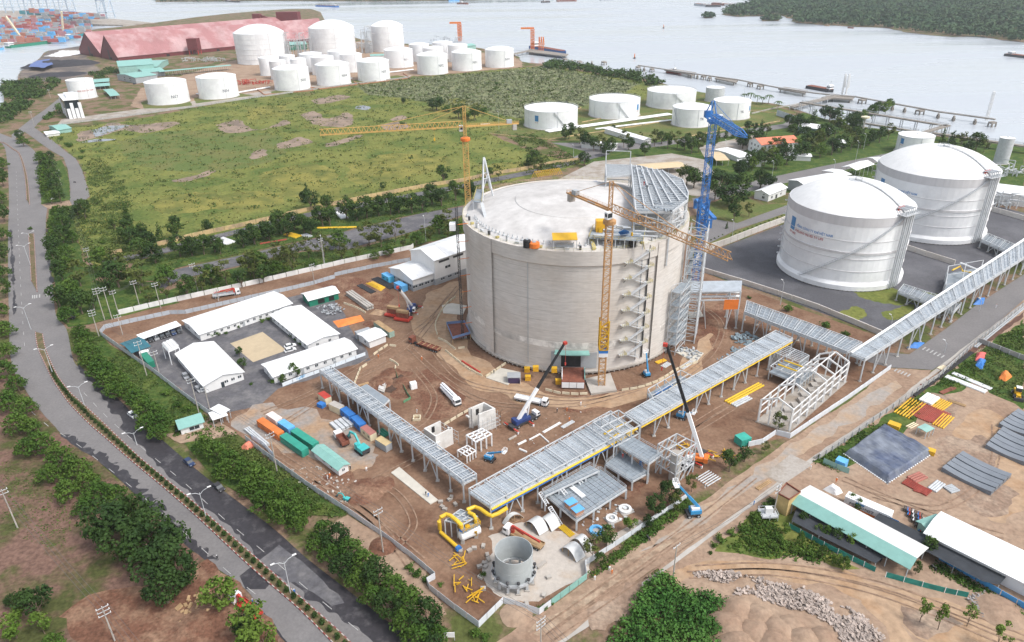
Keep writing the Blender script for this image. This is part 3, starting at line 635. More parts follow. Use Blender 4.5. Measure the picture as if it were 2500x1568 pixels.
for lab,xl,xr,yt,yb,kw in(
    ('wide white tank nearest the field with a blue emblem and diagonal stair',1280,1410.5,275,318.7,dict(float_roof=True,roof=.03,stair=(.12,.62,1,.02),logo=(-.55,.62,5.),seams=(-.95,.25))),
    ('wide white tank in the middle of the row with its emblem at one side',1438.5,1562.5,251,292.5,dict(float_roof=True,roof=.03,stair=(.1,.6,1,.02),logo=(1.12,.6,5.),seams=(-.85,.2))),
    ('wide white tank at the back of the row near the river',1580.5,1698.5,229,268,dict(float_roof=True,roof=.03,stair=(.1,.6,1,.3),seams=(-.85,.2))),
    ('cone roofed white tank behind the blue crane mast',1643,1737,269,313,dict(roof=.14,stair=(-1.1,-.6,1,.02),text='TK',tpos=.45)),
    ('cone roofed white tank to the far side of the blue crane boom',1743,1832,252.6,294,dict(roof=.14,logo=(1.25,.62,4.),text='TK',tpos=.5)),
    ('grey sided tank with a white roof by the water',1724.5,1769.5,217,250,dict(roof=.05,wall=M_galv)),
    ('white tank behind the rear domed tank with a small emblem',2196,2277,337.6,380,dict(roof=.04,logo=(-.75,.72,4.)))):
    tank(lab,xl,xr,yt,yb,group=MG,**kw)
tank('tall slim grey tank beside the pipe bridge',2443,2476,340,402,roof=.02,wall=M_galv,seams=())
# ---- the two great domed tanks on the gravel
def great_tank(label,xl,xr,yt,yb,mirror=False):
    t,c,r,h,a=tank(label,xl,xr,yt,yb,roof=.345,name='domed_gas_tank',rings=0,seams=(),group='domed gas tanks on dark gravel')
    for o in t.children:
        if o.name.startswith('roof'):o.data.materials[0]=M_whited
    part('skirt',MB().lathe(c,[(r+1.3,.5),(r+1.3,2.6),(r+.1,4.2)],64),M_white,t)
    pm=MB()
    for k in range(90):q=k*2*math.pi/90;pm.beam(c+Vector((math.cos(q)*(r+.8),math.sin(q)*(r+.8),-.05)),c+Vector((math.cos(q)*(r+.8),math.sin(q)*(r+.8),.6)),.45)
    part('feet',pm,M_dark,t,stuff=True)
    Mbd=mat('grey_band',(.56,.55,.56),.6,var=.07,scale=.5,streak=.1)
    part('soiled_band',MB().lathe(c,[(r+.02,h-4.2),(r+.06,h-4.2),(r+.06,h-.1),(r+.02,h-.1)],64),Mbd,t)
    for z in(.12,.27,.44,.52,.68):part('stiffening_ring',MB().lathe(c,[(r,h*z-.1),(r+.2,h*z-.1),(r+.2,h*z+.1),(r,h*z+.1)],64),Mbd if abs(z-.52)>.01 else M_whited,t)
    part('stiffening_ring',MB().lathe(c,[(r,h*.52-.5),(r+.35,h*.52-.5),(r+.35,h*.52+.5),(r,h*.52+.5)],64),Mbd,t)
    sm=MB();pr=None;k=44
    for i in range(k+1):                # stair winding down the front
        q=a-.62+1.55*i/k;z=2.+(h-2.)*i/k;e=Vector((math.cos(q),math.sin(q),0));p=c+e*(r+.7)+Vector((0,0,z))
        if pr is not None:sm.beam(pr,p,1.,.22);sm.beam(pr+e*.5+Vector((0,0,1.1)),p+e*.5+Vector((0,0,1.1)),.1);sm.beam(p+e*.5,p+e*.5+Vector((0,0,1.1)),.08)
        pr=p
    part('stairway',sm,M_galv,t,stuff=True)
    rh=r*.345
    wp=MB();pr=None                # walkway over the dome to the crown
    for i in range(13):
        s=r*(1-i/12);z=h+.1+rh*(1-(s/r)**2.25)+.5
        e=Vector((math.cos(a+1.0),math.sin(a+1.0),0));p=c+e*s+Vector((0,0,z));sd_=Vector((-e.y,e.x,0))
        if pr is not None:
            wp.beam(pr,p,1.,.15)
            for o in(-.5,.5):wp.beam(pr+sd_*o+Vector((0,0,1)),p+sd_*o+Vector((0,0,1)),.08);wp.beam(p+sd_*o,p+sd_*o+Vector((0,0,1)),.08)
        pr=p
    part('walkway',wp,M_galv,t,stuff=True)
    part('crown_platform',railing(MB().lathe(c+Vector((0,0,h+rh-.2)),[(3.,0),(3.,.3),(.01,.35)],16),[c+Vector((math.cos(i*.52)*2.9,math.sin(i*.52)*2.9,h+rh))for i in range(12)],1.1,1.5,.06,True),M_galv,t,stuff=True)
    e=Vector((math.cos(a+1.0),math.sin(a+1.0),0));s=Vector((-e.y,e.x,0));pl=c+e*(r-1)+Vector((0,0,h+.8))
    part('valve_platform',railing(MB().obox(pl-s*5,e*4,s*10,(0,0,.2)),[pl-s*5,pl+e*4-s*5,pl+e*4+s*5,pl+s*5],1.1,1.5,.06),M_galv,t,stuff=True)
    for i in range(5):                  # risers down the side
        o=s*(-3+i*1.5);x=c+e*(r+1.6)+o
        part('riser_pipe',MB().tube([c+e*(r-3)+o+Vector((0,0,h+1.5)),c+e*(r-3)+o+Vector((0,0,h+3.2)),x+Vector((0,0,h+3.2)),x+Vector((0,0,h+2)),x+Vector((0,0,.6))],.28+.12*(i%2),8),M_galv,t)
        if i<3:part('relief_valve',MB().lathe(c+e*(r-2.6)+o+s*.7+Vector((0,0,h+1)),[(.3,0),(.3,1.6),(.6,1.7),(.5,2.4),(.01,2.6)],8),M_red,t)
    ld=MB()
    for i in range(9):                  # hooped ladder on the far side
        z=4+i*(h-4)/9;ce=c+Vector((math.cos(a-1.52)*(r+.9),math.sin(a-1.52)*(r+.9),z))
        ld.lathe(ce,[(.8,0),(.9,0),(.9,.25),(.8,.25)],10)
    ld.beam(c+Vector((math.cos(a-1.52)*(r+.2),math.sin(a-1.52)*(r+.2),.5)),c+Vector((math.cos(a-1.52)*(r+.2),math.sin(a-1.52)*(r+.2),h)),.5)
    part('ladder',ld,M_white,t,stuff=True)
    q=a-.98;zz=h*.72;sz=6.0
    w2=sz*.30/r
    part('emblem_panel',MB().lathe(c,[(r+.05,zz-sz*.5),(r+.09,zz-sz*.5),(r+.09,zz+sz*.5),(r+.05,zz+sz*.5)],4,q-w2,q+w2),M_brand,t)
    fl=MB()
    for dx,y0,y1 in((-.11,-.36,.02),(0.,-.34,.2),(.12,-.38,.1)):
        P=[Vector((math.cos(q+(dx+o)*sz/r)*(r+.13),math.sin(q+(dx+o)*sz/r)*(r+.13),zz+sz*y))for o,y in((-.03,y0),(.06,y0+.1),(.05,(y0+y1)/2),(.0,y1),(-.07,(y0+y1)/2))]
        fl.add(P,[tuple(range(5))])
    part('emblem_flame',fl,M_textr,t,stuff=True)
    part('lettering',text_on_tank('PV GAS',1.5,c,r,q-w2,zz-sz*.5-1.7,0),M_textr,t)
    part('lettering',text_on_tank('TỔNG CÔNG TY KHÍ VIỆT NAM',1.6,c,r,q+w2+.04,zz-.6,0,.82),M_textb,t)
    part('lettering',text_on_tank('FUELLING VALUES TO LIFE',1.6,c,r,q+w2+.03,zz-3.0,0,.82),M_textr,t)
    return t,c,r,h,a
GT1=great_tank('nearer white domed gas tank with company lettering on its side',1929,2212,530,706)
GT2=great_tank('farther white domed gas tank partly hidden by its twin',2153,2415,435,592)
# ================================================================ TOWER CRANES
def mast(root,b,zt,w,n,m,ch=.26,br=.13):
    ns=max(1,int(zt/12))             # mast sections one above the other
    for i in range(ns):
        part('mast_section',lattice(MB(),(b.x,b.y,zt*i/ns),(b.x,b.y,zt*(i+1)/ns),w,w,max(3,int(n/ns)),up=(0,1,0),chord=ch,brace=br),m,root,stuff=True)
def tower_crane(label,base,tip,cnt,yslew,ytop,yj,m,w=2.2,n=40,jh=2.3,tie=.62):
    b=G(*base);t=thing('tower_crane',label,'crane',b,'tower cranes')
    zs,zt=HT(b,yslew),HT(b,ytop);zj=HT(b,yj)
    mast(t,b,zs,w,n,m)
    P=Vector((b.x,b.y,zj));T=G(tip[0],tip[1],zj);C=G(cnt[0],cnt[1],zj)
    d=(T-P).normalized()
    C=P-d*min((C-P).length,24)
    part('slewing_ring',MB().lathe((b.x,b.y,zs),[(w*.75,0),(w*.95,.3),(w*.95,1.4),(w*.6,1.8),(.01,1.8)],16),M_orange if m is M_cyel else m,t)
    part('tower_head',lattice(MB(),(b.x,b.y,zs+1.5),(b.x,b.y,zt),w*.5,w*.5,10,up=(0,1,0),chord=.22,brace=.11),m,t,stuff=True)
    part('jib',lattice3(MB(),P+d*1.2,T,1.6,jh,int((T-P).length/2.1),.24,.12),m,t,stuff=True)
    k=MB();s=d.cross(Vector((0,0,1)))
    for o in(-.7,.7):k.beam(P+s*o,C+s*o,.35,.5)
    for i in range(8):k.beam(P.lerp(C,i/8)+s*.7,P.lerp(C,i/8)-s*.7,.15)
    k.add([P+s*.7,P-s*.7,C-s*.7,C+s*.7],[(0,1,2,3)])
    part('counter_jib',k,m,t,stuff=True)
    part('railing',railing(MB(),[P+s*.75,C+s*.75,C-s*.75,P-s*.75],1.,2.5,.06),m,t,stuff=True)
    part('counterweight',MB().obox(C+d*1-s*1.1-Vector((0,0,2.6)),s*2.2,d*1.6,(0,0,2.4)),M_conc,t)
    part('winch',MB().obox(C+d*3-s*.8+Vector((0,0,.3)),s*1.6,d*2.2,(0,0,1.5)),M_grey,t)
    tl=MB();top=Vector((b.x,b.y,zt));tl.beam(top,P.lerp(T,tie)+Vector((0,0,jh)),.16);tl.beam(top,P.lerp(T,.28)+Vector((0,0,jh)),.13);tl.beam(top,C+d*1.5,.16)
    part('tie_rods',tl,m,t,stuff=True)
    cb=thing_part('cab',t,P+d*1.4+s*1.7-Vector((0,0,2.2)),1.5,2.0,2.3,math.atan2(d.y,d.x))
    hk=P.lerp(T,.22)
    tr=part('trolley',MB().obox(hk-d*.8-s*.8-Vector((0,0,.5)),d*1.6,s*1.6,(0,0,.35)),m,t)
    part('hook_block',MB().beam(hk-Vector((0,0,.5)),hk-Vector((0,0,4.2)),.08).obox(hk-d*.3-s*.2-Vector((0,0,5.2)),d*.6,s*.4,(0,0,1.1)),M_yellow,tr,stuff=True)
    part('sign_board',MB().obox(P.lerp(C,.3)+s*.76-Vector((0,0,.3)),-d*4,s*.06,(0,0,.8)),M_white,t)
    return t,b,zs
def thing_part(name,t,c,sx,sy,sz,rz):
    o=part(name,MB().box(c,(sx,sy,sz),rz),M_white,t)
    a=Vector((math.cos(rz),math.sin(rz),0));s=Vector((-a.y,a.x,0))
    part('window',MB().obox(Vector(c)+a*(sx/2+.01)-s*sy*.42+Vector((0,0,sz*.25)),s*sy*.84,a*.05,(0,0,sz*.6)),M_glass,o)
    for q in(-1,1):part('window',MB().obox(Vector(c)+s*q*(sy/2+.01)-a*sx*.35+Vector((0,0,sz*.35)),a*sx*.7,s*q*.05,(0,0,sz*.45)),M_glass,o)
    return o
tower_crane('yellow tower crane standing behind the concrete tank with its jib over the field',(1151,690),(781,330),(1269,306),345,259,309,M_cyel)
TCR,TCB,_z=tower_crane('weathered yellow tower crane standing on a slab before the concrete tank',(1467.8,943),(1782,636),(1398,468),548,443,513,mat('faded_crane_yellow',(.48,.27,.12),.6,var=.16))
part('climbing_frame',lattice(MB(),(TCB.x,TCB.y,HT(TCB,850)),(TCB.x,TCB.y,HT(TCB,780)),3.,3.,5,up=(0,1,0),chord=.35,brace=.25),M_yellow,TCR,stuff=True)
part('sign_board',MB().box((TCB.x,TCB.y,HT(TCB,867)),(3.1,3.1,1.4)),M_white,TCR)
part('sign_band',MB().box((TCB.x,TCB.y,HT(TCB,858)),(3.14,3.14,.9)),M_blue,TCR)
slab=solo('crane_slab',MB().poly(Gs([(1428,930),(1443,966),(1506,958),(1490,916)]),0,.9),M_conc,'pale concrete slab under the tower crane before the tank','slab')
M_bcr=mat('crane_blue',(.03,.16,.45),.5,var=.12)
# blue luffing crane
b=G(1694.8,708);bc=thing('luffing_crane','blue luffing crane with its boom lowered, behind the concrete tank','crane',b,'tower cranes')
zt=HT(b,300);mast(bc,b,zt,2.5,30,M_bcr,.27,.12)
zm=HT(b,505)
part('climbing_frame',lattice(MB(),(b.x,b.y,HT(b,560)),(b.x,b.y,HT(b,485)),3.6,3.6,5,up=(0,1,0),chord=.45,brace=.25),M_bcr,bc,stuff=True)
part('base_frame',MB().box((b.x,b.y,0),(4.5,4.5,1.6)),M_white,bc)
part('slewing_platform',MB().box((b.x,b.y,zt),(3.6,5.5,1.0)),M_bcr,bc)
P=Vector((b.x,b.y,zt+1.8));T=G(1822,334,zt+3.);d=(T-P).normalized();s=d.cross(Vector((0,0,1))).normalized()
Q=P-Vector((d.x,d.y,0))*8
part('boom',lattice(MB(),P+d*.5+Vector((0,0,.6)),T-d*8,2.3,2.3,18,chord=.26,brace=.12),M_bcr,bc,stuff=True)
tb=MB();e=T-d*8;u2=s.cross(d)
for cx,cy in((1.15,1.15),(-1.15,1.15),(1.15,-1.15),(-1.15,-1.15)):tb.beam(e+s*cx+u2*cy,T+s*cx*.3+u2*cy*.3,.32)
for i in range(5):tb.beam(e.lerp(T,i/5)+s*1.15*(1-i*.14),e.lerp(T,i/5)-s*1.15*(1-i*.14),.2)
part('boom_tip',tb,M_bcr,bc,stuff=True)
af=MB();top=P+Vector((0,0,6.5))-d*2.5
for o in(-1.2,1.2):af.beam(P+s*o+d*.5,top+s*o*.4,.4);af.beam(Q+s*o,top+s*o*.4,.35)
af.beam(top,T-d*9+u2*1.2,.14);part('gantry',af,M_bcr,bc,stuff=True)
k=MB()
for o in(-1.2,1.2):k.beam(P+s*o-Vector((0,0,.8)),Q+s*o-Vector((0,0,.8)),.5)
k.obox(Q-s*1.6-Vector((0,0,1)),s*3.2,d*2.2,(0,0,2.6));part('counterweight_deck',k,M_bcr,bc,stuff=True)
thing_part('cab',bc,P-s*2.6-Vector((0,0,1)),1.8,2.2,2.3,math.atan2(d.y,d.x))
# ================================================================ STEELWORK ON AND BESIDE THE TANK
ZP=58.
pf=thing('roof_platform','grey steel platform of beams and grating on the roof of the concrete tank','platform',Vector((TC.x+25,TC.y+15,TH)))
PP=Gs([(1541,405),(1572,418),(1616,419),(1666,440),(1680,472),(1679,489),(1642,518),(1552,518),(1547,489)],ZP)
part('deck',MB().poly(PP,ZP-.35,ZP),M_grate,pf)
g=MB();n_=26
lft=lambda f:PP[0].lerp(PP[7],f);rgt=lambda f:(PP[2].lerp(PP[3],f*2.5)if f<.4 else PP[3].lerp(PP[5],(f-.4)/.35)if f<.75 else PP[5].lerp(PP[6],(f-.75)/.25))
for i in range(n_+1):
    f=i/n_;a,b_=lft(f),rgt(f);a=Vector((a.x,a.y,ZP+.25));b_=Vector((b_.x,b_.y,ZP+.25));g.beam(a,b_,.28,.4)
part('beams',g,M_galv,pf,stuff=True)
for k in range(7):
    a,b_=PP[0].lerp(PP[2],k/6),PP[7].lerp(PP[5],k/6);part('girder',MB().beam((a.x,a.y,ZP+.55),(b_.x,b_.y,ZP+.55),.45,.5),M_galv,pf)
for i in range(len(PP)):part('girder',MB().beam((PP[i].x,PP[i].y,ZP),(PP[(i+1)%9].x,PP[(i+1)%9].y,ZP),.4,.9),M_galv,pf)
for q in PP[3:9]+[PP[8].lerp(PP[7],.5),PP[7].lerp(PP[6],.33),PP[7].lerp(PP[6],.66),PP[6].lerp(PP[5],.5)]:
    p=Vector((q.x,q.y,0))+(Vector((TC.x,TC.y,0))-Vector((q.x,q.y,0))).normalized()*.6
    part('column',MB().beam((p.x,p.y,TH+.3 if(p-TC).length<TR else 38),(p.x,p.y,ZP-.3),.45),M_galv,pf)
lv=MB()
for z in(TH+3,TH+6.2):
    for i in range(3,8):a,b_=PP[i],PP[i+1];lv.beam((a.x,a.y,z),(b_.x,b_.y,z),.35);lv.beam((a.x,a.y,z),(b_.x,b_.y,z+3),.25)
    for i in range(9):a,b_=PP[7].lerp(PP[6],i/8),PP[8].lerp(PP[5],i/8);lv.beam((a.x,a.y,z),(b_.x,b_.y,z),.25)
part('lower_steel',lv,M_galv,pf,stuff=True)
pr_=MB()
for i in range(46):
    f=rnd.random();a=lft(f).lerp(rgt(f),.05+.9*rnd.random());o=(PP[2]-PP[0]).normalized()if i%2 else(PP[7]-PP[0]).normalized();pr_.beam((a.x,a.y,ZP+.6),(a.x+o.x*3,a.y+o.y*3,ZP+.6),.4,.25)
part('pipe_spools',pr_,M_tray,pf,stuff=True)
# side module
pm_=thing('roof_module','square steel module with open frame at the back of the roof platform','platform',Vector((TC.x+12,TC.y+38,TH)))
QQ=Gs([(1479,403),(1538,405),(1541,428),(1480,432)],ZP)
part('deck',MB().poly(QQ,ZP-.3,ZP),M_grate,pm_)
for i in range(4):part('girder',MB().beam(QQ[i],QQ[(i+1)%4],.4,.8),M_galv,pm_)
fm=MB()
for q in QQ:fm.beam((q.x,q.y,40),(q.x,q.y,ZP+5 if q in QQ[:1]else ZP),.4)
for z in(TH+1,TH+4):[fm.beam((QQ[i].x,QQ[i].y,z),(QQ[(i+1)%4].x,QQ[(i+1)%4].y,z+3 if i%2 else z),.28)for i in range(4)]
a,b_=QQ[0]+Vector((0,0,6)),QQ[1]+Vector((0,0,6));fm.beam(a,b_,.25);fm.beam(QQ[0],a,.3);fm.beam(QQ[1],b_,.3)
for i in range(12):fm.beam(QQ[0].lerp(QQ[3],i/12)+Vector((0,0,.3)),QQ[1].lerp(QQ[2],i/12)+Vector((0,0,.3)),.25)
part('frame',fm,M_galv,pm_,stuff=True)
# stair tower down the right flank
sx=thing('stair_tower','tall grey scaffold stair tower against the right flank of the concrete tank','tower',tp(1.32,TR+4,0))
b0=tp(1.32,TR+4.5,0);fr=MB()
ax=(tp(1.32,1,0)-tp(1.32,0,0));ay=Vector((-ax.y,ax.x,0))
cn=[b0+ax*i*3.2+ay*j*4.5 for i,j in((-1,-1),(1,-1),(1,1),(-1,1))]
for i,q in enumerate(cn):part('leg',MB().beam(q,q+Vector((0,0,46)),.4),M_galv,sx)
for k in range(15):
    z=1+k*3.1
    for i in range(4):fr.beam(cn[i]+Vector((0,0,z)),cn[(i+1)%4]+Vector((0,0,z)),.25);fr.beam(cn[i]+Vector((0,0,z)),cn[(i+1)%4]+Vector((0,0,z+3)),.16)
part('bracing',fr,M_galv,sx,stuff=True)
for k in range(13):part('flight',MB().beam(cn[0].lerp(cn[3],.1 if k%2 else.9)+Vector((0,0,1+k*3.1))+ax*1.5,cn[0].lerp(cn[3],.9 if k%2 else.1)+Vector((0,0,4.1+k*3.1))+ax*1.5,1.3,.2),M_grate,sx)
# second lattice stack of working platforms against the flank
sx2=thing('scaffold','lower grey scaffold stack leaning against the flank beside the pipe bridge','scaffold',tp(1.08,TR+2,0));fr=MB()
c0=tp(1.08,TR+2.6,0);ax=(tp(1.08,1,0)-tp(1.08,0,0));ay=Vector((-ax.y,ax.x,0))
cn=[c0+ax*i*1.8+ay*j*5 for i,j in((-1,-1),(1,-1),(1,1),(-1,1))]
for q in cn:part('leg',MB().beam(q,q+Vector((0,0,27)),.3),M_galv,sx2)
for k in range(10):
    z=1.5+k*2.7
    for i in range(4):fr.beam(cn[i]+Vector((0,0,z)),cn[(i+1)%4]+Vector((0,0,z)),.22);fr.beam(cn[i]+Vector((0,0,z)),cn[(i+1)%4]+Vector((0,0,z+2.6)),.13)
    if k%2:part('platform',MB().obox(cn[0]+Vector((0,0,z)),cn[1]-cn[0],cn[3]-cn[0],(0,0,.12)),M_grate,sx2)
part('bracing',fr,M_galv,sx2,stuff=True)
# hoist mast on the left flank
hb=G(1130,828);hz=HT(hb,505)
hm=thing('hoist','thin rack hoist mast climbing the left flank of the concrete tank from a cage','hoist',hb)
part('mast',lattice(MB(),hb,(hb.x,hb.y,hz),.8,.8,44,up=(0,1,0),chord=.16,brace=.09),M_dark,hm,stuff=True)
for k in range(1,8):
    z=hz*k/8;e=Vector((TC.x-hb.x,TC.y-hb.y,0));e*=(e.length-TR)/e.length;part('tie',MB().beam((hb.x,hb.y,z),(hb.x+e.x,hb.y+e.y,z),.18),M_orange,hm)
part('car',MB().box((hb.x-1.7,hb.y,hz*.84),(2.2,3.,2.6)),M_white,hm)
cg=thing('hoist_enclosure','blue sided open enclosure with a rusty floor at the foot of the hoist mast','enclosure',G(1115,830))
EP=Gs([(1091,805),(1135,801),(1149,829),(1106,842)]);part('floor',MB().poly(EP,2.2,2.5),M_rust,cg)
for i in range(4):a,b_=EP[i],EP[(i+1)%4];part('panel',MB().obox((a.x,a.y,2.51),b_-a,(b_-a).normalized().cross(Vector((0,0,1)))*.08,(0,0,1.1)),mat('faded_blue',(.16,.24,.42),.7,var=.2),cg);part('post',MB().beam(a,a+Vector((0,0,2.2)),.25),M_wood,cg)
part('shed',MB().obox(EP[2]-Vector((1.5,-.8,0)),EP[1].lerp(EP[2],.3)-EP[2],Vector((-3,0,0)),(0,0,2.1)),M_grey,cg)
# ---- things on the roof
def onroof(px,py,z=TH+.4):return G(px,py,z)
sh=thing('yellow_shed','yellow roofed shed on wheels at the edge of the concrete roof','shed',onroof(1379,605))
c=onroof(1379,606);part('roof',MB().obox(c+Vector((-4.2,-.5,3.)),(8.4,0,0),(0,4.6,.9),(0,0,.15)),M_yellow,sh)
for dx in(-3.9,3.9):
    for dy in(-.2,3.8):part('post',MB().beam(c+Vector((dx,dy,0)),c+Vector((dx,dy,3.1)),.2),M_galv,sh)
part('bench',MB().box(c+Vector((0,1.6,0)),(6,2,.9)),M_grey,sh)
def barrel(label,px,py,r,h,m,cat='tank',z=TH+.4,name='drum'):
    c=G(px,py,z);t=thing(name,label,cat,c)
    part('body',MB().lathe(c,[(r*.9,0),(r,.1),(r,h),(r*.7,h+.2),(.01,h+.25)],14),m,t);part('lid',MB().lathe(c+Vector((0,0,h+.2)),[(r*.4,0),(r*.4,.2),(.01,.2)],8),M_grey,t);return t
barrel('black water tank by the roof railing near the hoist side',1286.5,604,1.3,2.6,M_black)
barrel('orange dome shaped heater by the roof railing beside a black tank',1304,604,1.9,1.7,M_orange,'dome')
barrel('black water tank by the roof railing beside the scaffolding',1543,601,1.3,2.4,M_black)
barrel('pale round manhole standing on the roof near the steelwork',1416,584,1.7,1.2,M_dome,'manhole')
yc=thing('yellow_cabin','tall orange yellow cabin standing on the roof steelwork','cabin',G(1465,568,TH+2));part('body',MB().box(G(1465,568,TH+2.5),(3.2,3.2,4.6)),mat('cabin_yellow',(.68,.36,.02),.5),yc);part('door',MB().box(G(1465,568,TH+2.6)+Vector((0,-1.63,0)),(1.4,.08,2.6)),M_yellow,yc)
fs=thing('pipe_platform','yellow railed pipework platform on the roof behind the front edge','platform',onroof(1500,590))
A_,B_,C_=G(1437,583,TH+3),G(1570,590,TH+3),G(1448,556,TH+3);u,v=B_-A_,C_-A_
part('deck',MB().obox(A_,u,v,(0,0,.15)),M_grate,fs);g=railing(MB(),[A_,A_+u,A_+u+v,A_+v],1.2,2.,.09,True);part('railing',g,M_stair,fs,stuff=True)
g=MB()
for i in range(7):
    for j in(0,1):q=A_+u*i/6+v*j;g.beam((q.x,q.y,TH+.2),(q.x,q.y,TH+3),.25)
part('legs',g,M_galv,fs,stuff=True);g=MB()
for i in range(14):q=A_+u*rnd.random()+v*rnd.random();g.tube([q,q+Vector((0,0,1.2)),q+u.normalized()*(2+4*rnd.random())+Vector((0,0,1.2))],.3,6)
part('pipes',g,M_galv,fs,stuff=True)
part('stair',MB().beam(A_+v*.3,G(1452,608,TH+.4),1.2,.2).beam(A_+u,G(1573,607,TH+.4),1.2,.2),M_stair,fs,stuff=True)
solo('blue_tarp',MB().add([G(1509,567,TH+5),G(1536,565,TH+6),G(1537,570,TH+3.5),G(1515,574,TH+3.2),G(1524,560,TH+6.5)],[(0,3,2,1),(0,1,4)]),M_blue,'blue tarpaulin draped over the roof pipework','tarpaulin')
solo('blue_tube',MB().tube([G(1434,447,TH+1),G(1458,447,TH+1)],.9,8),M_blue,'long blue container lying at the back of the roof','container')
tf=thing('pipe_tripod','tall white pipe tripod frame at the left edge of the roof','frame',onroof(1190,470));g=MB()
fa=[onroof(1178,498),onroof(1206,489),onroof(1196,462),onroof(1177,470)];ap=onroof(1184,478)+Vector((0,0,17))
for i,q in enumerate(fa):part('leg',MB().tube([q,ap+(q-ap)*.08],.35,8),M_galv,tf);g.beam(q.lerp(ap,.5),fa[(i+1)%4].lerp(ap,.5),.25);g.beam(q.lerp(ap,.25),fa[(i+1)%4].lerp(ap,.6),.2)
part('bracing',g,M_galv,tf,stuff=True)
lp=thing('edge_platform','grey access deck with yellow rails at the left rim of the tank','platform',onroof(1165,490));DP=[G(x,y,TH+4)for x,y in((1155,492),(1176,495),(1180,463),(1164,462))]
part('deck',MB().poly(DP,TH+3.8,TH+4),M_grate,lp);part('railing',railing(MB(),DP,1.1,2,.09,True),M_stair,lp,stuff=True);g=MB()
for q in DP:g.beam((q.x,q.y,TH-6),(q.x,q.y,TH+4),.3)
g.beam(DP[1],G(1190,548,TH+.4),1.2,.2);part('supports',g,M_galv,lp,stuff=True)
yf=thing('handrail_stack','row of yellow handrail frames along the far rim of the roof','railings',onroof(1330,432));g=MB()
for i in range(14):q=G(1298+i*4.5,434-i*.6,TH+.4);g.beam(q,q+Vector((1.5,0,3)),.2);g.beam(q+Vector((1.5,0,3)),q+Vector((3,.5,0)),.2)
part('frames',g,M_yellow,yf,stuff=True)
for i,(x,y)in enumerate(((1480,460),(1468,456),(1475,470),(1508,466))):
    t=thing('compressor',('grey compressor set at the back of the roof','small grey pump box at the back of the roof','black wheeled unit at the back of the roof','orange and white generator at the back of the roof')[i],'machine',onroof(x,y));part('body',MB().box(onroof(x,y),(2.2,1.6,1.8)),(M_grey,M_galv,M_black,M_orange)[i],t);part('frame',MB().box(onroof(x,y)-Vector((0,0,.2)),(2.6,1.9,.3)),M_dark,t)
# ================================================================ PIPE RACKS
def rack(label,n0,n1,f0,f1,z,bays,tray=M_tray,level2=None,pipe=None,deck=True,over=1.6,braces=True,name='pipe_rack',skip=(),cross=3):
    """near edge n0-n1, far edge f0-f1 given at level z"""
    N0,N1,F0,F1=(G(p[0],p[1],z)if not isinstance(p,Vector)else p for p in(n0,n1,f0,f1))
    t=thing(name,label,'pipe rack',((N0+F1)/2).to_2d().to_3d())
    Zo=Vector((0,0,1))
    for i in range(bays+1):
        if i in skip:continue
        a,b_=N0.lerp(N1,i/bays),F0.lerp(F1,i/bays);i1=(b_-a)
        for q in(a,b_):part('column',MB().beam((q.x,q.y,0),q+Zo*over,.42),M_galv,t);part('footing',MB().box((q.x,q.y,0),(1.1,1.1,.35)),M_conc,t)
        part('cross_beam',MB().beam(a,b_,.35,.5),M_galv,t)
        if over:part('top_beam',MB().beam(a+Zo*over,b_+Zo*over,.25,.3),M_galv,t)
    for(a,b_)in((N0,N1),(F0,F1)):
        part('rail_beam',MB().beam(a,b_,.35,.6),M_galv,t)
        if over:part('rail_beam',MB().beam(a+Zo*over,b_+Zo*over,.25,.3),M_galv,t)
    g=MB()
    for i in range(bays):
        for(a,b_)in((N0,N1),(F0,F1)):
            p,q=a.lerp(b_,i/bays),a.lerp(b_,(i+1)/bays)
            if over:g.beam(p,q+Zo*over if i%2 else q+Zo*over,.14)
            if braces and i%3==1:m=p.lerp(q,.5);g.beam((p.x,p.y,.3),m,.24);g.beam((q.x,q.y,.3),m,.24)
        for j in range(cross):
            f=(i+(j+.5)/cross)/bays;g.beam(N0.lerp(N1,f)+Zo*over,F0.lerp(F1,f)+Zo*over,.14)
    part('bracing',g,M_galv,t,stuff=True)
    if deck:
        np_=max(1,int((N1-N0).length/6))
        for i in range(np_):
            a,b_,c_,d_=N0.lerp(N1,i/np_),N0.lerp(N1,(i+.97)/np_),F0.lerp(F1,(i+.97)/np_),F0.lerp(F1,i/np_)
            part('cable_tray',MB().add([x+Zo*o for o in(.3,.42)for x in(a,b_,c_,d_)],BOXF),tray,t)
        g=MB();w_=(F0-N0).length
        for k in range(int(w_/.8)):f=(k+.5)/int(w_/.8);g.beam(N0.lerp(F0,f)+Zo*.5,N1.lerp(F1,f)+Zo*.5,.12+.25*((k*7)%3==0),.2)
        part('tray_pipes',g,M_tray,t,stuff=True)
    for(f,rr,m,dz_)in pipe or():
        a,b_=N0.lerp(F0,f)+Zo*dz_,N1.lerp(F1,f)+Zo*dz_;part('pipe',MB().tube([a,b_],rr,10),m,t)
    return t
zA=HT(G(788,948.5),911)
M_ypipe=mat('gas_pipe_yellow',(.68,.44,.03),.45,var=.08)
rack('slender pipe rack running from the offices to the main rack',(782,911),(1131,1183),(808,902),(1163,1167),zA,13,over=1.5)
rack('main pipe rack section with open frames and a yellow pipe near the grating decks',(1198,1241),(1545,1054),(1146,1204),(1490,1014),7.2,10,pipe=[(-.04,.3,M_ypipe,-.2),(-.02,.2,M_blue,-1.1)],tray=M_tray)
rack('long bright pipe rack along the haul track behind the leaning crane boom',(1564,1039),(1934,831),(1526,1015),(1893,812),7.4,12,over=.9,pipe=[(-.03,.22,M_ypipe,-.7)])
rack('pipe rack joining the tank bridge to the rack along the road',(1817,766),(2068,864),(1823,739),(2103,841),8.2,8,over=.9)
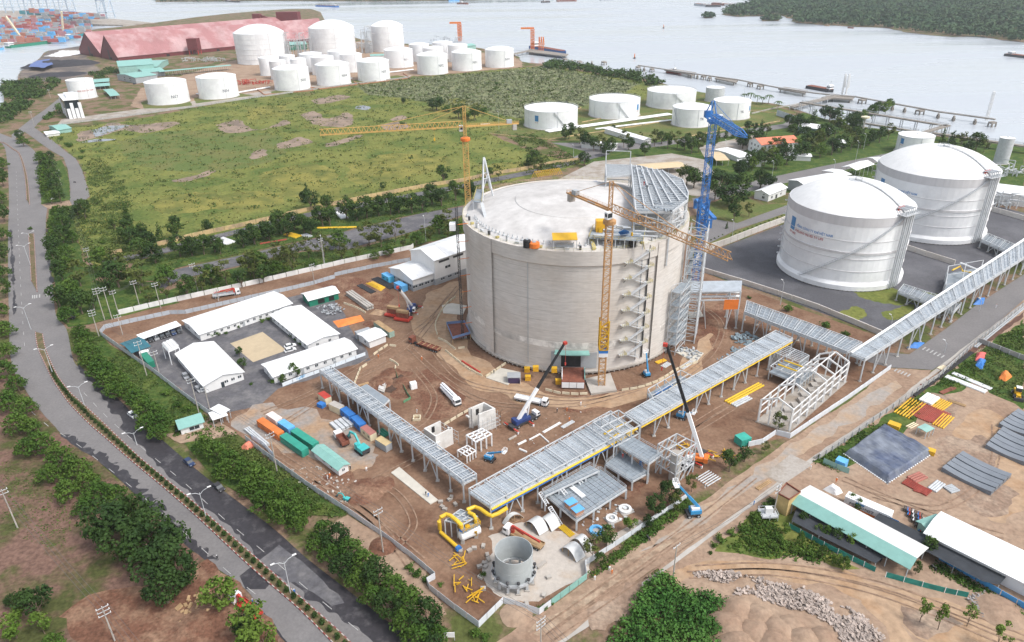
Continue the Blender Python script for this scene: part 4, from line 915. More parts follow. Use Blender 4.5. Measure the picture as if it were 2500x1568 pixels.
rack('long pipe rack rising along the paved road past the gravel yard',(2111,881),(2540,606),(2074,867),(2540,560),8.6,18,over=1.,pipe=[(.95,.3,M_white,1.2),(.88,.22,M_white,1.2)])
rack('short low pipe rack from the nearer domed tank to the long rack',(2192,716),(2325,768),(2205,700),(2345,745),3.6,5,over=1.2)
rack('short low pipe rack from the farther domed tank to the long rack',(2395,590),(2505,640),(2410,575),(2520,620),3.6,5,over=1.2)
tb=rack('tall steel bridge from the tank flank carrying white pipes',(1681,734),(1806,732),(1672,708),(1808,706),13.0,5,over=3.6,deck=False,pipe=[(.2,.55,M_white,.6),(.55,.4,M_white,.6)],skip=(1,2,3))
z_=Vector((0,0,1));A_,B_,C_,D_=G(1681,734,13)+z_*3.75,G(1806,732,13)+z_*3.75,G(1808,706,13)+z_*3.75,G(1672,708,13)+z_*3.75
part('roof_grating',MB().add([A_,B_,C_,D_,A_+z_*.1,B_+z_*.1,C_+z_*.1,D_+z_*.1],BOXF),M_tray,tb)
solo('orange_sheet',MB().obox(G(1766,756,13),(5.6,0,0),(0,.1,0),(0,0,4.2)),M_orange,'orange sheet hanging on the tall steel bridge','sheet')
# open frames at the junction of the two main racks
def frame_box(label,P,z0,levels,m=M_galv,w=.3,name='steelwork',grid=(3,3),cat='frame',decks=(),colz=0.):
    P=[Vector((p.x,p.y,0))for p in P];t=thing(name,label,cat,sum(P,Vector())/4)
    for i in range(grid[0]+1):
        for j in(0,grid[1]):
            q=P[0].lerp(P[1],i/grid[0]).lerp(P[3].lerp(P[2],i/grid[0]),j/grid[1]);part('column',MB().beam((q.x,q.y,z0),(q.x,q.y,levels[-1]),w),m,t)
    g=MB()
    for z in levels:
        Zv=Vector((0,0,z))
        for i in range(grid[0]+1):g.beam(P[0].lerp(P[1],i/grid[0])+Zv,P[3].lerp(P[2],i/grid[0])+Zv,w*.8)
        for j in range(grid[1]+1):g.beam(P[0].lerp(P[3],j/grid[1])+Zv,P[1].lerp(P[2],j/grid[1])+Zv,w*.8)
    part('beams',g,m,t,stuff=True)
    for z in decks:part('deck',MB().poly(P,z+.2,z+.35),M_grate,t)
    return t
F1=frame_box('white open frame straddling the main pipe rack with yellow pipes inside',Gs([(1448,1035),(1510,1005),(1562,1042),(1500,1075)],10),0,(7.5,10.5),w=.35,grid=(3,3))
for a,b_ in(((1475,1060),(1530,1032)),((1530,1060),(1556,1046)),((1490,1072),(1515,1055))):part('pipe',MB().tube([G(*a,8),G(*b_,8)],.35,8),M_ypipe,F1)
F2=frame_box('white open frame beside the rack holding blue trays and a yellow pipe',Gs([(1582,952),(1662,906),(1700,925),(1600,985)],7.5),0,(5.5,7.8),w=.3,grid=(4,2),decks=(5.5,))
part('pipe',MB().tube([G(1625,958,7),G(1655,938,7),G(1668,938,7)],.35,8),M_ypipe,F2);part('tray',MB().tube([G(1600,962,7),G(1640,940,7)],.5,6),M_blue,F2)
F3=frame_box('white frame roof of open beams at the far end of the pipe rack',Gs([(1885,858),(1910,840),(1975,868),(1952,885)],6.5),0,(6.5,),w=.35,grid=(6,2))
F4=frame_box('small white post and beam frame beside the open concrete box',Gs([(1139,1063),(1177,1047),(1200,1060),(1161,1079)],4.6),0,(4.6,),M_white,.45,grid=(3,3))
F5=frame_box('lower white beam frame in front of the small post frame',Gs([(1117,1100),(1141,1088),(1161,1101),(1140,1114)],2.6),0,(2.6,),M_white,.35,grid=(3,2))
F6=frame_box('tall white lattice frame with a concrete column beside the dirt road',Gs([(1603,1122),(1648,1096),(1695,1120),(1650,1150)],5),0,(3.5,7,10.5),w=.32,grid=(2,2))
q=G(1645,1170);part('silo',MB().lathe(q,[(1.6,0),(1.6,9.5),(.01,9.6)],20),M_conc,F6)
g=MB()
for i in range(3):
    for z0,z1 in((0,3.5),(3.5,7),(7,10.5)):
        P_=Gs([(1603,1122),(1648,1096),(1695,1120),(1650,1150)],5);a,b_=P_[0].lerp(P_[1],i/3),P_[0].lerp(P_[1],(i+1)/3);g.beam((a.x,a.y,z0),(b_.x,b_.y,z1),.25);a,b_=P_[3].lerp(P_[2],i/3),P_[3].lerp(P_[2],(i+1)/3);g.beam((a.x,a.y,z0),(b_.x,b_.y,z1),.25)
part('bracing',g,M_galv,F6,stuff=True)
F7=frame_box('grey lattice frame carrying yellow and white pipes behind the domed tank',Gs([(2308,700),(2315,655),(2400,640),(2385,690)],7),0,(4,8),w=.3,grid=(2,2),decks=(4,))
part('pipe',MB().tube([G(2325,660,7.8),G(2345,650,7.8),G(2350,662,7.8),G(2385,668,7.8)],.35,8),M_ypipe,F7);part('pipe',MB().tube([G(2345,642,7.8),G(2390,660,7.8)],.4,8),M_white,F7)
# grating decks by the main rack
def deck(label,P,z,nx,ny,cols,rail=True,name='grating_deck'):
    P=[Vector((p.x,p.y,0))for p in P];t=thing(name,label,'platform',sum(P,Vector())/4)
    at=lambda i,j:P[0].lerp(P[1],i).lerp(P[3].lerp(P[2],i),j)
    e=.004
    for i in range(nx):
        for j in range(ny):
            a,b_,c_,d_=at(i/nx+e,j/ny+e),at((i+1)/nx-e,j/ny+e),at((i+1)/nx-e,(j+1)/ny-e),at(i/nx+e,(j+1)/ny-e);o=.02*((i*5+j*3)%3)
            part('grating_panel',MB().add([(q.x,q.y,zz)for zz in(z-.08,z+o)for q in(a,b_,c_,d_)],BOXF),M_grate,t)
    for i in range(cols[0]+1):
        for j in range(cols[1]+1):
            q=at(i/cols[0],j/cols[1]);part('column',MB().beam((q.x,q.y,0),(q.x,q.y,z-.5),.5),M_galv,t)
    g=MB()
    for i in range(5):a,b_=at(i/4,0),at(i/4,1);g.beam((a.x,a.y,z-.4),(b_.x,b_.y,z-.4),.3,.6)
    for j in range(5):a,b_=at(0,j/4),at(1,j/4);g.beam((a.x,a.y,z-.4),(b_.x,b_.y,z-.4),.3,.6)
    part('joists',g,M_galv,t,stuff=True)
    if rail:part('railing',railing(MB(),[Vector((q.x,q.y,z))for q in P],1.1,2.5,.07,True),M_galv,t,stuff=True)
    return t
deck('large grey grating deck strewn with white pipes and a blue hut',Gs([(1331,1207),(1408,1270),(1529,1193),(1466,1146)],3.7),3.7,10,12,(2,3))
deck('narrow raised grating walkway along the back of the large deck',Gs([(1323,1202),(1331,1209),(1462,1148),(1440,1136)],5.6),5.6,1,14,(1,4))
deck('lower grey grating deck where two workers stand',Gs([(1478,1134),(1544,1174),(1583,1153),(1518,1099)],3.6),3.6,8,6,(2,1))
deck('upper grey grating deck over the lower one',Gs([(1506,1084),(1584,1131),(1617,1107),(1539,1063)],7.4),7.4,9,5,(2,1))
deck('plain grey flat roof deck on posts beside the slender rack',Gs([(858,955),(926,998),(950,975),(895,938)],5.2),5.2,1,1,(2,1),False)
def ladder_stair(label,a,za,b_,zb,w=1.1):
    A_,B_=G(a[0],a[1],za),G(b_[0],b_[1],zb);t=thing('steel_stair',label,'stair',(A_.x,A_.y,0));d=(B_-A_);s=Vector((-d.y,d.x,0)).normalized()*w/2
    for o in(-1,1):part('stringer',MB().beam(A_+s*o,B_+s*o,.15,.35),M_white,t)
    n=int(d.length/.55)
    for i in range(n):part('tread',MB().beam(A_.lerp(B_,i/n)-s,A_.lerp(B_,i/n)+s,.3,.06),M_galv,t)
ladder_stair('steel stair from the rack to a mid landing left of the large deck',(1318,1203),6,(1337,1233),3.2);ladder_stair('steel stair from the mid landing to the ground by the arched shells',(1342,1238),3.2,(1370,1284),0);ladder_stair('short steel stair up from the large deck beside the pipes',(1367,1189),5.5,(1382,1208),3.8);ladder_stair('short steel stair up from the large deck to the walkway middle',(1407,1163),5.5,(1420,1182),3.8)

F8=frame_box('dense steel frame filling the corner between rack and bare frame building',Gs([(1880,898),(1922,868),(1992,896),(1955,928)],5),0,(3,5.6),w=.3,grid=(5,3),decks=(3,))
for a,b_ in(((1900,890),(1950,908)),((1915,880),(1965,898))):part('pipe',MB().tube([G(*a,5.9),G(*b_,5.9)],.3,8),M_ypipe,F8)
for i in range(26):                      # fittings along the rim of the concrete tank
    q=-1.35+i*.108;e=tp(q,41.6,TH+.1);t=thing('rim_fitting','%s small fitting along the rim railing of the concrete roof, from the tripod'%('%d%s'%(i+1,{1:'st',2:'nd',3:'rd'}.get((i+1)%10 if i not in(10,11,12)else 0,'th'))),'fitting',e)
    k=i%4;part('body',MB().box(tuple(e),((1.6,.7,.9,.5)[k],(.8,.7,1.2,.5)[k],(.8,1.5,.7,2.)[k]),q),(M_galv,M_dark,M_stair,M_grey)[k],t);part('bracket',MB().beam(e,e+Vector((0,0,2.2)),.12),M_galv,t)
# ================================================================ BUILDINGS
def win_row(side,n,z,w=1.2,h=1.,f0=.08,f1=.92):return[(side,f0+(f1-f0)*i/max(1,n-1),z,w,h)for i in range(n)]
DOOR=lambda side,f,m=None:(side,f,1.1,1.1,2.2,'door',m or M_grey)
gable('office_block','longest white site office hut along the northern fence','hut',(487.5,816),(448,783),(722,748),3.2,4.3,wins=win_row('v0',13,1.8,1.,.9)+[DOOR('v0',.45),DOOR('v0',.78)]+win_row('u0',2,1.8,1,.9,.3,.7),seams=2.5)
gable('office_block','white site office hut on the east edge of the sand court','hut',(751,841),(826,815),(666,768),3.2,4.2,wins=win_row('u0',2,1.8,1,.9,.3,.7)+win_row('v0',8,1.8,1,.9)+[DOOR('v0',.5)],seams=2.5)
gable('office_block','white site office hut with a green awning facing the dirt yard','hut',(668,919),(642,890),(875,857),3.2,4.2,wins=win_row('v0',9,1.8,1.1,1.)+[DOOR('v0',.33),DOOR('v0',.72)]+[DOOR('u0',.6)],seams=2.5)
gable('site_hall','broad white hall nearest the roadside fence with a door in its gable','hall',(498,941),(592,908),(424,866),3.4,5.2,wins=win_row('u0',3,1.9,1.2,.9,.55,.9)+[DOOR('u0',.45,M_glass)]+win_row('v0',6,2.,1.2,.9),seams=2.5)
gable('bike_shed','dark teal open shed in the corner of the office yard','shed',(323,860),(297,839),(358,842),3.,3.9,rm=mat('deep_teal',(.03,.13,.17),.5),canopy=True,seams=1.5)
gable('car_port','long white car port sheltering a row of cars','car port',(346,829),(335,821),(447,799),2.5,3.0,canopy=True,shed=True,over=.2)
gable('canteen','white hipped roof canteen with a green base behind the long hut','canteen',(754,733),(738,717),(826,715),3.4,4.6,wm=M_green,wins=[('v0',.4,1.5,3.,2.,'opening',M_black),('v0',.75,1.5,2.4,2.,'opening',M_black)])
gable('store_hut','small white hut with a pitched roof beside the long container','hut',(901,833),(875,816),(943,819),3.3,4.0,wins=[('u0',.4,1.8,.8,.9)])
gable('grey_cabin','grey flat cabin tucked behind the small white hut','cabin',(872,815),(866,810),(903,803),2.9,3.0,wm=M_grey,rm=M_grey,over=.1)
gable('guard_hut','teal roofed guard hut at the road end of the gate drive','hut',(440,1047),(433,1029),(490,1020),2.6,3.1,rm=M_teal,wins=[('v0',.6,1.4,3,1.2)],shed=True)
gable('gate_house','flat white gate house roof beside the site gate','gate house',(520,1026),(510,1009),(552,1010),3.,3.1,canopy=True,over=.2)
gable('gate_house','second flat white gate roof nearer the office hall','gate house',(540,1012),(514,999),(558,1000),3.4,3.5,canopy=True,over=.2)
_hw=dict(base=(M_grey,3.1))
gable('workshop','low wing of the white workshop with a grey base and windows','workshop',(1007.5,683),(952,654),(1063,667),6.0,8.2,wins=win_row('u0',4,2.2,2,1,.15,.85)+win_row('v0',4,2.2,2.2,1),seams=4,**_hw)
gable('workshop','tall block of the white workshop beside the concrete tank','workshop',(1060,636),(1002,611),(1180,600),12.6,15.5,wins=[('v0',.2,11,6,1,'opening',M_dark),('v0',.5,11,6,1,'opening',M_dark),('v0',.27,7.4,3,1.2),('v0',.15,2.2,2,1),('v0',.3,2.2,2,1),('v0',.45,2.2,2,1)],seams=4,**_hw)
# far tank farm buildings
M_rroof=mat('red_sheet_roof',(.32,.145,.15),.6,var=.12,scale=.05,c2=(.42,.265,.27),scale2=.03)
M_rwall=mat('red_sheet_wall',(.15,.028,.034),.6,var=.15,scale=.2)
def wh(label,a,b,c,hw,hr):return gable('red_warehouse',label,'warehouse',a,b,c,hw,hr,wm=M_rwall,rm=M_rroof,seams=6.5,over=.8,wins=[('u0',.5,7,5,14,'conveyor_shaft',M_dark),('u0',.42,1.8,6,3.6,'opening',M_black)]+[('v0',f,1.7,5,3.4,'opening',M_black)for f in(.2,.42,.62)])
E_,A_,R_=G(288,148),G(310,138),G(256,130)
hw,n0,n1=6.0,G(290,150),G(249,141)
def apex(p,y):return HT(p,y)
mid=(n0+n1)/2
hr1=HT(mid,86)
far_=G(692,84)
wh('front hall of the long red roofed warehouse by the river',n0.copy(),n1.copy(),far_.copy(),hw,hr1)
n2=G(196,132);mid2=(n1+n2)/2;hr2=HT(mid2,80)
wh('rear hall of the long red roofed warehouse by the river',n1+(n2-n1)*.02,n2.copy(),n1+(far_-n0),hw,hr1)
wt=thing('red_hopper','dark red hopper tower on legs in front of the long warehouse','hopper',G(478,133));q=G(478,133)
part('bin',MB().box((q.x,q.y,7),(16,14,17)),M_rwall,wt)
for dx in(-7,7):
    for dy in(-6,6):part('leg',MB().beam((q.x+dx,q.y+dy,0),(q.x+dx,q.y+dy,7),1.),M_red,wt)
cv=thing('conveyor_house','dark red portal shaped conveyor house on blue legs','conveyor house',G(705,88));A_,B_=G(684,90),G(728,90);zt=HT(A_,30);d=(B_-A_).normalized();s=Vector((-d.y,d.x,0))
part('beam_house',MB().obox(A_-d*2+Vector((0,0,zt-17)),d*((B_-A_).length+6),s*16,(0,0,17)),M_rwall,cv)
part('side_house',MB().obox(A_-d*2+Vector((0,0,zt-28)),d*14,s*16,(0,0,11.2)),M_rwall,cv);part('side_house',MB().obox(B_-d*8+Vector((0,0,zt-26)),d*13,s*16,(0,0,9.2)),M_rwall,cv)
for Q in(A_+d*3,B_-d*5):part('leg_tower',lattice(MB(),Q+s*6,Q+s*6+Vector((0,0,zt-26)),9,11,6,up=(0,1,0),chord=1.2,brace=.7),M_blue,cv,stuff=True)
th_=thing('transfer_tower','small dark red tower at the far ridge of the warehouse','tower',G(633,76));q=G(633,76);zt=HT(q,34);part('house',MB().box((q.x,q.y,zt-11),(16,14,11)),M_rwall,th_);part('chute',MB().beam((q.x+6,q.y,zt-4),(q.x+38,q.y,zt-14),5),M_rwall,th_);part('trestle',MB().beam((q.x,q.y,0),(q.x,q.y,zt-11),5),M_rust,th_)
gable('teal_hall','tall pale green hall before the end of the red warehouse','hall',(289,163),(285,151),(368,148),13,17,wm=M_tealw,rm=M_teal)
gable('teal_hall','low pale green lean-to beside the tall green hall','hall',(335,165),(365,148),(388,160),6,8,wm=M_tealw,rm=M_teal)
gable('office','grey two storey office with a pale green roof','office',(330,190),(285,182),(352,178),7,9,wm=M_grey,rm=M_teal,wins=[('u0',f,z,2.5,1.5)for f in(.3,.6)for z in(2,5)])
gable('store','pale green roofed store between the office and the lean-to','store',(333,171),(352,178),(378,165),6,8.5,wm=M_grey,rm=M_teal)
gable('truck_shelter','long thin pale green canopy over the filling bays','canopy',(390,176),(386,174),(560,159),6,6.6,rm=M_teal,canopy=True)
for a,b,c,l in(((226,202),(228,194),(266,194),'pale roofed shelter just beyond the fire water tank'),((232,212),(232,205),(267,207),'pale roofed pump house with two round openings'),((270,235),(253,219),(288,230),'small pale green canopy near red pipework')):
    gable('pump_shelter',l,'shelter',a,b,c,3.5,4.5,rm=M_teal,canopy=True)
gable('green_house','tiny teal hut at the water edge of the field','hut',(143,318),(119,308),(168,311),3.2,4.6,wm=M_tealw,rm=M_teal)
gable('white_shack','low white shack between the loop road and the teal hut','shack',(113,329),(108,322),(143,323),2,2.4,rm=M_roofw)
gable('jetty_house','green box house on the river jetty behind the small tanks','house',(1142,113),(1123,111),(1156,110),11,13,wm=M_tealw,rm=M_teal)
gable('river_shed','green roofed shed between two big domed tanks','shed',(708,110),(706,105),(748,108),8,11,wm=M_green,rm=M_teal)
gable('control_building','pale flat roofed building among pipes at the foot of the dome tanks','building',(905,137),(903,133),(940,131),4,5,rm=M_teal)
# black glass office
bo=thing('glass_office','black and white striped glass office block with a flat white roof','office',G(180,285));P_=Gs([(168,291),(203,288),(200,270),(155,275)]);H_=HT(P_[0],246)
part('wall',MB().poly(P_,0,H_),mat('black_glass',(.02,.025,.035),.15,var=.3),bo);part('roof',MB().poly([p+(p-(P_[0]+P_[2])/2)*.06 for p in P_],H_,H_+.6),M_white,bo);part('penthouse',MB().poly([p.lerp((P_[0]+P_[2])/2,.45)for p in P_],H_+.61,H_+3),M_white,bo)
for i in range(4):p=P_[0].lerp(P_[1],.08+i*.28);part('fin',MB().obox(p+Vector((0,-.6,0)),(P_[1]-P_[0]).normalized()*2.6,(0,.5,0),(0,0,H_*(.55+.3*(i%2)))),M_white,bo)
for i in range(3):p=P_[3].lerp(P_[0],.1+i*.3);part('fin',MB().obox(p+Vector((-.6,0,0)),(P_[0]-P_[3]).normalized()*2.4,(.5,0,0),(0,0,H_*(.9-.2*i))),M_white,bo)
# buildings of the service area
gable('villa','two storey white building with an orange red hip roof among trees','building',(1860,354),(1829,341),(1926,337),8.0,11.0,wm=M_white,rm=mat('clay_roof',(.62,.20,.12),.8,var=.1,scale=.4),wins=[('v0',.1+.115*i,6,1.5,1.8)for i in range(8)]+[('v0',.1+.115*i,2.4,1.5,1.8)for i in range(8)]+[('u0',f,z,1.4,1.6)for f in(.25,.5,.75)for z in(2.4,6)])
gable('long_hut','long blue grey hut with a white roof behind trees near the trestle','hut',(2021,318),(2038,309),(1962,302),5,6.5,wm=mat('blue_grey_wall',(.42,.52,.58),.7),wins=[('v0',.3,1.6,3,3,'door',M_black)]+win_row('v0',5,2.4,1.4,1.4,.1,.9))
gable('u_building','long white roofed wing north of the open pipe court','building',(1572,342),(1590,339),(1475,314),4,5,rm=M_roofw,wins=win_row('u0',4,2,1.,1.4,.15,.85))
gable('u_building','shorter white roofed wing south of the open pipe court','building',(1500,356),(1508,350),(1430,342),4,4.6,rm=M_roofw)
gable('beige_canopy','long beige roofed canopy beside the terminal yard','canopy',(1573,414),(1556,402),(1652,394),4.6,5.6,rm=mat('beige_roof',(.55,.43,.27),.7,var=.08),canopy=True)
gable('motor_shelter','beige roofed open shelter behind the blue crane mast','shelter',(1750,392),(1727,372),(1764,379),4,5,rm=MATS['beige_roof'],canopy=True)
for i,(a,b,c)in enumerate((((1805,385),(1745,365),(1830,378)),((1803,395),(1800,390),(1853,387)),((1855,385),(1850,380),(1900,380)),((1917,380),(1914,373),(1967,358)),((2045,350),(2030,340),(2060,345)))):
    gable('flat_hut',('low white roofed hut beside the crane mast and the forecourt','low white hut hidden under roadside trees','beige roofed hut below the villa windows','flat white hut beside the villa','white hut between the tall trees near the trestle')[i],'hut',a,b,c,3.4,4.,rm=MATS['beige_roof']if i==2 else M_roofw)
gable('substation','white hut with a pitched roof on the lawn beside the gravel yard','hut',(1877,475),(1843,467),(1927,459),4.6,6.3,wins=[('u0',.35,2,1.6,1.4),('u0',.35,3.8,1.2,.5),('v0',.2,2,1.6,1.4),('v0',.45,1.4,2,2.4,'door',M_dark),('v0',.7,3.8,1.6,.5),('v0',.7,2,1.2,1.2)])
gable('compressor_house','wide white roofed hall behind the nearer domed tank','hall',(1970,455),(1926,440),(2030,425),6,7.6,wm=M_grey)
gable('canopy','white canopy on steel posts behind the nearer domed tank','canopy',(2055,430),(2010,417),(2075,425),6,7,canopy=True)
gable('compressor_house','white compressor hall with a roof vent between the domed tanks','hall',(2090,415),(2057,408),(2129,400),7,8.5,canopy=True,wins=())
gable('compressor_house','smaller white canopy hall nearest the inner road','hall',(2145,396),(2120,385),(2160,390),7,8,canopy=True)
gable('white_module','white process module with a curved roof at the far right edge','module',(2428,468),(2430,448),(2520,480),7,8.5)
# blue gate portal at the inner road
bp=thing('gate_portal','blue framed white gate portal at the inner road corner','portal',G(1725,545))
A_,B_=G(1694,510),G(1737,558);part('lintel',MB().obox(A_+Vector((0,0,5)),B_-A_,(2.2,0,0),(0,0,1.3)),M_blue,bp)
for p in(A_,B_-Vector((2,0,0))):part('pillar',MB().box((p.x+1,p.y+1,0),(2,2,5.05)),M_blue,bp)
part('wall',MB().obox(A_+(B_-A_)*.35,(B_-A_)*.5,(.4,0,0),(0,0,4.9)),M_white,bp)
# ---- sheds at the lower right
gable('long_shed','long shed with a pale roof and a teal lower slope by the dirt lot','shed',(2219,1383),(2259,1337),(1930,1232),4.0,5.4,rm=M_teal,rcol=mat('pale_sheet_roof',(.60,.60,.59),.6,var=.04),wm=M_tealw,canopy=True,rfrac=.25)
gable('long_shed','long white roofed shed at the right edge of the dirt lot','shed',(2262,1302),(2301,1254),(2600,1478),4.0,5.0,seams=3,wins=[('v1',.3,2,2,1.2)])
ss=thing('shade_net','black shade netting stretched along the white roofed shed','netting',G(2330,1370));part('net',MB().add([G(*p,2.9)for p in((2255,1305),(2460,1405),(2440,1428),(2400,1420),(2240,1335),(2130,1268),(2150,1250))],[(0,1,2,3,4,5,6)]),mat('shade_net',(.035,.04,.048),.9,var=.2),ss)
for p in((2440,1426),(2330,1380),(2250,1336),(2180,1295)):q=G(*p,2.9);part('post',MB().beam((q.x,q.y,0),(q.x,q.y,2.9),.1),M_galv,ss)
ss=thing('shade_net','black shade netting below the teal slope of the long shed','netting',G(2040,1310));part('net',MB().add([G(*p,2.6)for p in((1945,1240),(2220,1372),(2155,1362),(2138,1376),(2000,1308),(1932,1272))],[(0,1,2,3,4,5)]),MATS['shade_net'],ss)
for p in((2138,1376),(2000,1308),(1935,1272)):q=G(*p,2.6);part('post',MB().beam((q.x,q.y,0),(q.x,q.y,2.6),.1),M_galv,ss)
yb=thing('transformer_house','faded yellow transformer house with an open dark top beside a twin pole','transformer house',G(1915,1250));YP=Gs([(1890,1246),(1918,1262),(1946,1243),(1912,1220)]);YH=HT(YP[1],1222);
part('wall',MB().poly(YP,0,YH),mat('faded_yellow',(.50,.36,.16),.85,var=.2,scale=.5),yb);part('roof',MB().poly([p.lerp((YP[0]+YP[2])/2,.06)for p in YP],YH+.02,YH+.05),M_mud,yb);[part('parapet',MB().obox(Vector((YP[i].x,YP[i].y,YH)),YP[(i+1)%4]-YP[i],((YP[0]+YP[2])/2-YP[i])*.08,(0,0,.5)),M_rust,yb)for i in range(4)]
gable('green_box','small pale green hut beside the parked motorbikes','hut',(2262,1288),(2244,1274),(2290,1262),3,3.4,wm=M_tealw,rm=M_teal)
gable('open_stall','small white roofed stall on a yellow frame among stacked steel','stall',(2262,1056),(2240,1044),(2279,1046),2.6,2.7,rm=M_tealw,canopy=True,over=.1)
# ================================================================ WALLS AND FENCES
def wallrun(name,label,pts,h,th,m,seg=3.2,cat='wall',cap=None,z0=0.,posts=None,gap=.04,pm=None,pw=.2):
    P=Gs(pts);t=thing(name,label,cat,P[0])
    cache=0
    for a,b in zip(P,P[1:]):
        L=(b-a).length;n=max(1,round(L/seg));d=(b-a)/n;nn=Vector((-d.y,d.x,0)).normalized()*th
        for i in range(n):
            o=a+d*i;cache+=1
            lean=nn*(.12*((cache*7)%5-2)/2 if th<.12 else 0)
            part('panel',MB().obox(o+d*gap*.5+Vector((0,0,z0)),d*(1-gap),nn,Vector((0,0,h*(1+.012*((cache*3)%4))))+lean),m,t)
            if posts and i%posts==0:part('post',MB().box((o.x-nn.x,o.y-nn.y,0),(pw,pw,h+.25)),pm or M_galv,t)
        if cap:part('coping',MB().obox(a-nn*.4+Vector((0,0,h*1.04+z0)),b-a,nn*1.8,(0,0,.15)),cap,t)
    return t
M_fence=mat('white_fence_sheet',(.60,.63,.67),.5,var=.08,scale=.5,streak=.2)
M_fgrey=mat('grey_fence_sheet',(.40,.44,.49),.5,var=.12,scale=.6)
M_wallw=mat('white_wall',(.66,.66,.65),.8,var=.12,scale=.3,streak=.3)
M_wallg=mat('grey_wall',(.36,.35,.34),.85,var=.18,scale=.3,streak=.25)
wallrun('site_fence','white sheet fence beside the road trees down to the gate',[(246,819),(340,886),(366,903),(430,953),(495,1002),(521,1020)],2.1,.06,M_fence,cat='fence')
wallrun('site_fence','white sheet fence by the roadside trees from the gate to the corner',[(600,1076),(670,1130),(745,1185),(847,1252),(929,1308),(1000,1360),(1063,1413),(1042,1426),(1049,1442),(1110,1490),(1169,1533)],2.1,.06,M_fence,cat='fence')
wallrun('site_fence','white sheet fence zigzagging round the round steel vessel',[(1169,1533),(1229,1473),(1316,1502),(1346,1479)],2.1,.06,M_fence,cat='fence')
wallrun('site_fence','teal sheet fence along the dirt road below the round vessel',[(1346,1479),(1433,1414)],2.1,.06,M_teal,cat='fence')
wallrun('site_fence','white sheet fence behind roadside trees by the arched shells',[(1433,1414),(1428,1382),(1434,1378),(1503,1334),(1578,1284),(1631,1249),(1677,1217)],1.9,.06,M_fence,cat='fence')
wallrun('boundary_wall','low white wall in front of the open steel frame building',[(1826,1092),(1861,1084),(1893,1062),(1928,1071),(2000,1022),(2071,975),(2174,902)],1.9,.2,M_fence,cat='wall')
wallrun('corrugated_fence','grey corrugated fence north of the office huts',[(246,817),(258,803),(337,785),(416,768),(454,767),(580,738),(700,711),(760,697),(818,680),(818,675),(910,655),(1002,638)],2.0,.05,M_fgrey,seg=3,cat='fence')
wallrun('boundary_wall','long whitewashed wall along the far road trees',[(291,770),(400,744),(500,722),(600,700),(700,677),(842,644),(1005,609),(1010,604)],2.4,.2,M_wallw,seg=6)
wallrun('boundary_wall','cream wall along the edge of the wild field',[(252,628),(300,618)],2.4,.25,M_ochre,seg=6)
wallrun('boundary_wall','long cream wall between the wild field and the far road',[(385,602),(470,580),(600,552),(700,528),(800,505),(900,484),(1036,458),(1135,443),(1190,430),(1290,414),(1345,402),(1420,392)],2.4,.25,M_ochre,seg=6)
wallrun('yard_wall','long low grey wall between the tank farm and the field',[(150,305),(300,286),(460,264),(590,244),(720,226),(868,206),(1000,190)],1.6,.3,M_wallg,seg=9,posts=2)
wallrun('bund_wall','concrete bund wall along the stair side of the gravel yard',[(1690,657),(1715,618),(1783,594),(1850,567),(1920,541)],3.3,.5,M_conct,seg=6)
wallrun('bund_wall','stained concrete bund wall along the pipe rack side of the gravel yard',[(1690,657),(1800,690),(1900,722),(2000,757),(2150,820)],2.3,.5,M_conct,seg=6)
wallrun('bund_wall','concrete bund wall crossing the gravel between the domed tanks',[(2205,608),(2260,626),(2330,648)],2.6,.5,M_conct,seg=6)
wallrun('bund_wall','concrete bund wall behind the farther domed tank',[(2390,508),(2440,522),(2520,545)],2.8,.5,M_conct,seg=6)
wallrun('boundary_wall','grey concrete wall beside the drain along the paved road',[(2060,1082),(2130,1032),(2224,968),(2290,924),(2385,838),(2440,795),(2510,740)],2.0,.2,M_wallg,seg=4,posts=1)
wallrun('boundary_wall','grey wall branching off towards the right edge',[(2385,836),(2440,857),(2510,885)],2.0,.2,M_wallg,seg=4,posts=1)
wallrun('boundary_wall','grey concrete wall behind the black tarpaulin stack',[(1999,1122),(2030,1102),(2060,1082)],2.0,.2,M_wallg,seg=4,posts=1)
wallrun('mesh_fence','low teal fence at the end of the tarpaulin stack',[(2008,1132),(2040,1146),(2072,1158)],2.0,.06,M_tealw,cat='fence')
wallrun('net_fence','green net fence below the shed shade netting',[(1925,1290),(2010,1336),(2080,1371),(2136,1398)],1.7,.05,mat('green_net',(.03,.24,.20),.8,var=.3),cat='fence',posts=1,pm=M_white,pw=.1)
wallrun('net_fence','green net fence in front of the gravel heap beside the sand track',[(2161,1410),(2250,1434),(2305,1448),(2362,1460)],1.7,.05,MATS['green_net'],cat='fence',posts=1,pm=M_white,pw=.1)
wallrun('blue_wall','bright blue painted wall beneath the shade netting',[(2290,1366),(2380,1418),(2440,1455),(2520,1500)],1.8,.12,mat('bright_blue',(.07,.30,.62),.6,var=.1),seg=4)
wallrun('banner_fence','white and blue banner boards before the office hut facing the yard',[(690,945),(740,925),(820,896),(893,868)],1.5,.08,mat('banner',(.68,.74,.80),.5,var=.06,c2=(.20,.40,.62),scale2=.12,thr=(.56,.6)),cat='fence',seg=5)
wallrun('banner_fence','printed banner boards along the gate side of the container row',[(614,1072),(645,1092),(670,1120)],2.0,.08,MATS['banner'],cat='fence',seg=5)
wallrun('low_wall','low white wall with posts along the road to the jetty',[(1835,279),(1890,266),(1935,258),(2030,238)],1.2,.6,M_conc,seg=6,cat='wall')
wallrun('grey_wall','grey corrugated wall beside the bend near the jetty',[(1895,282),(1925,292),(1945,300)],5,.2,M_fgrey,seg=5)
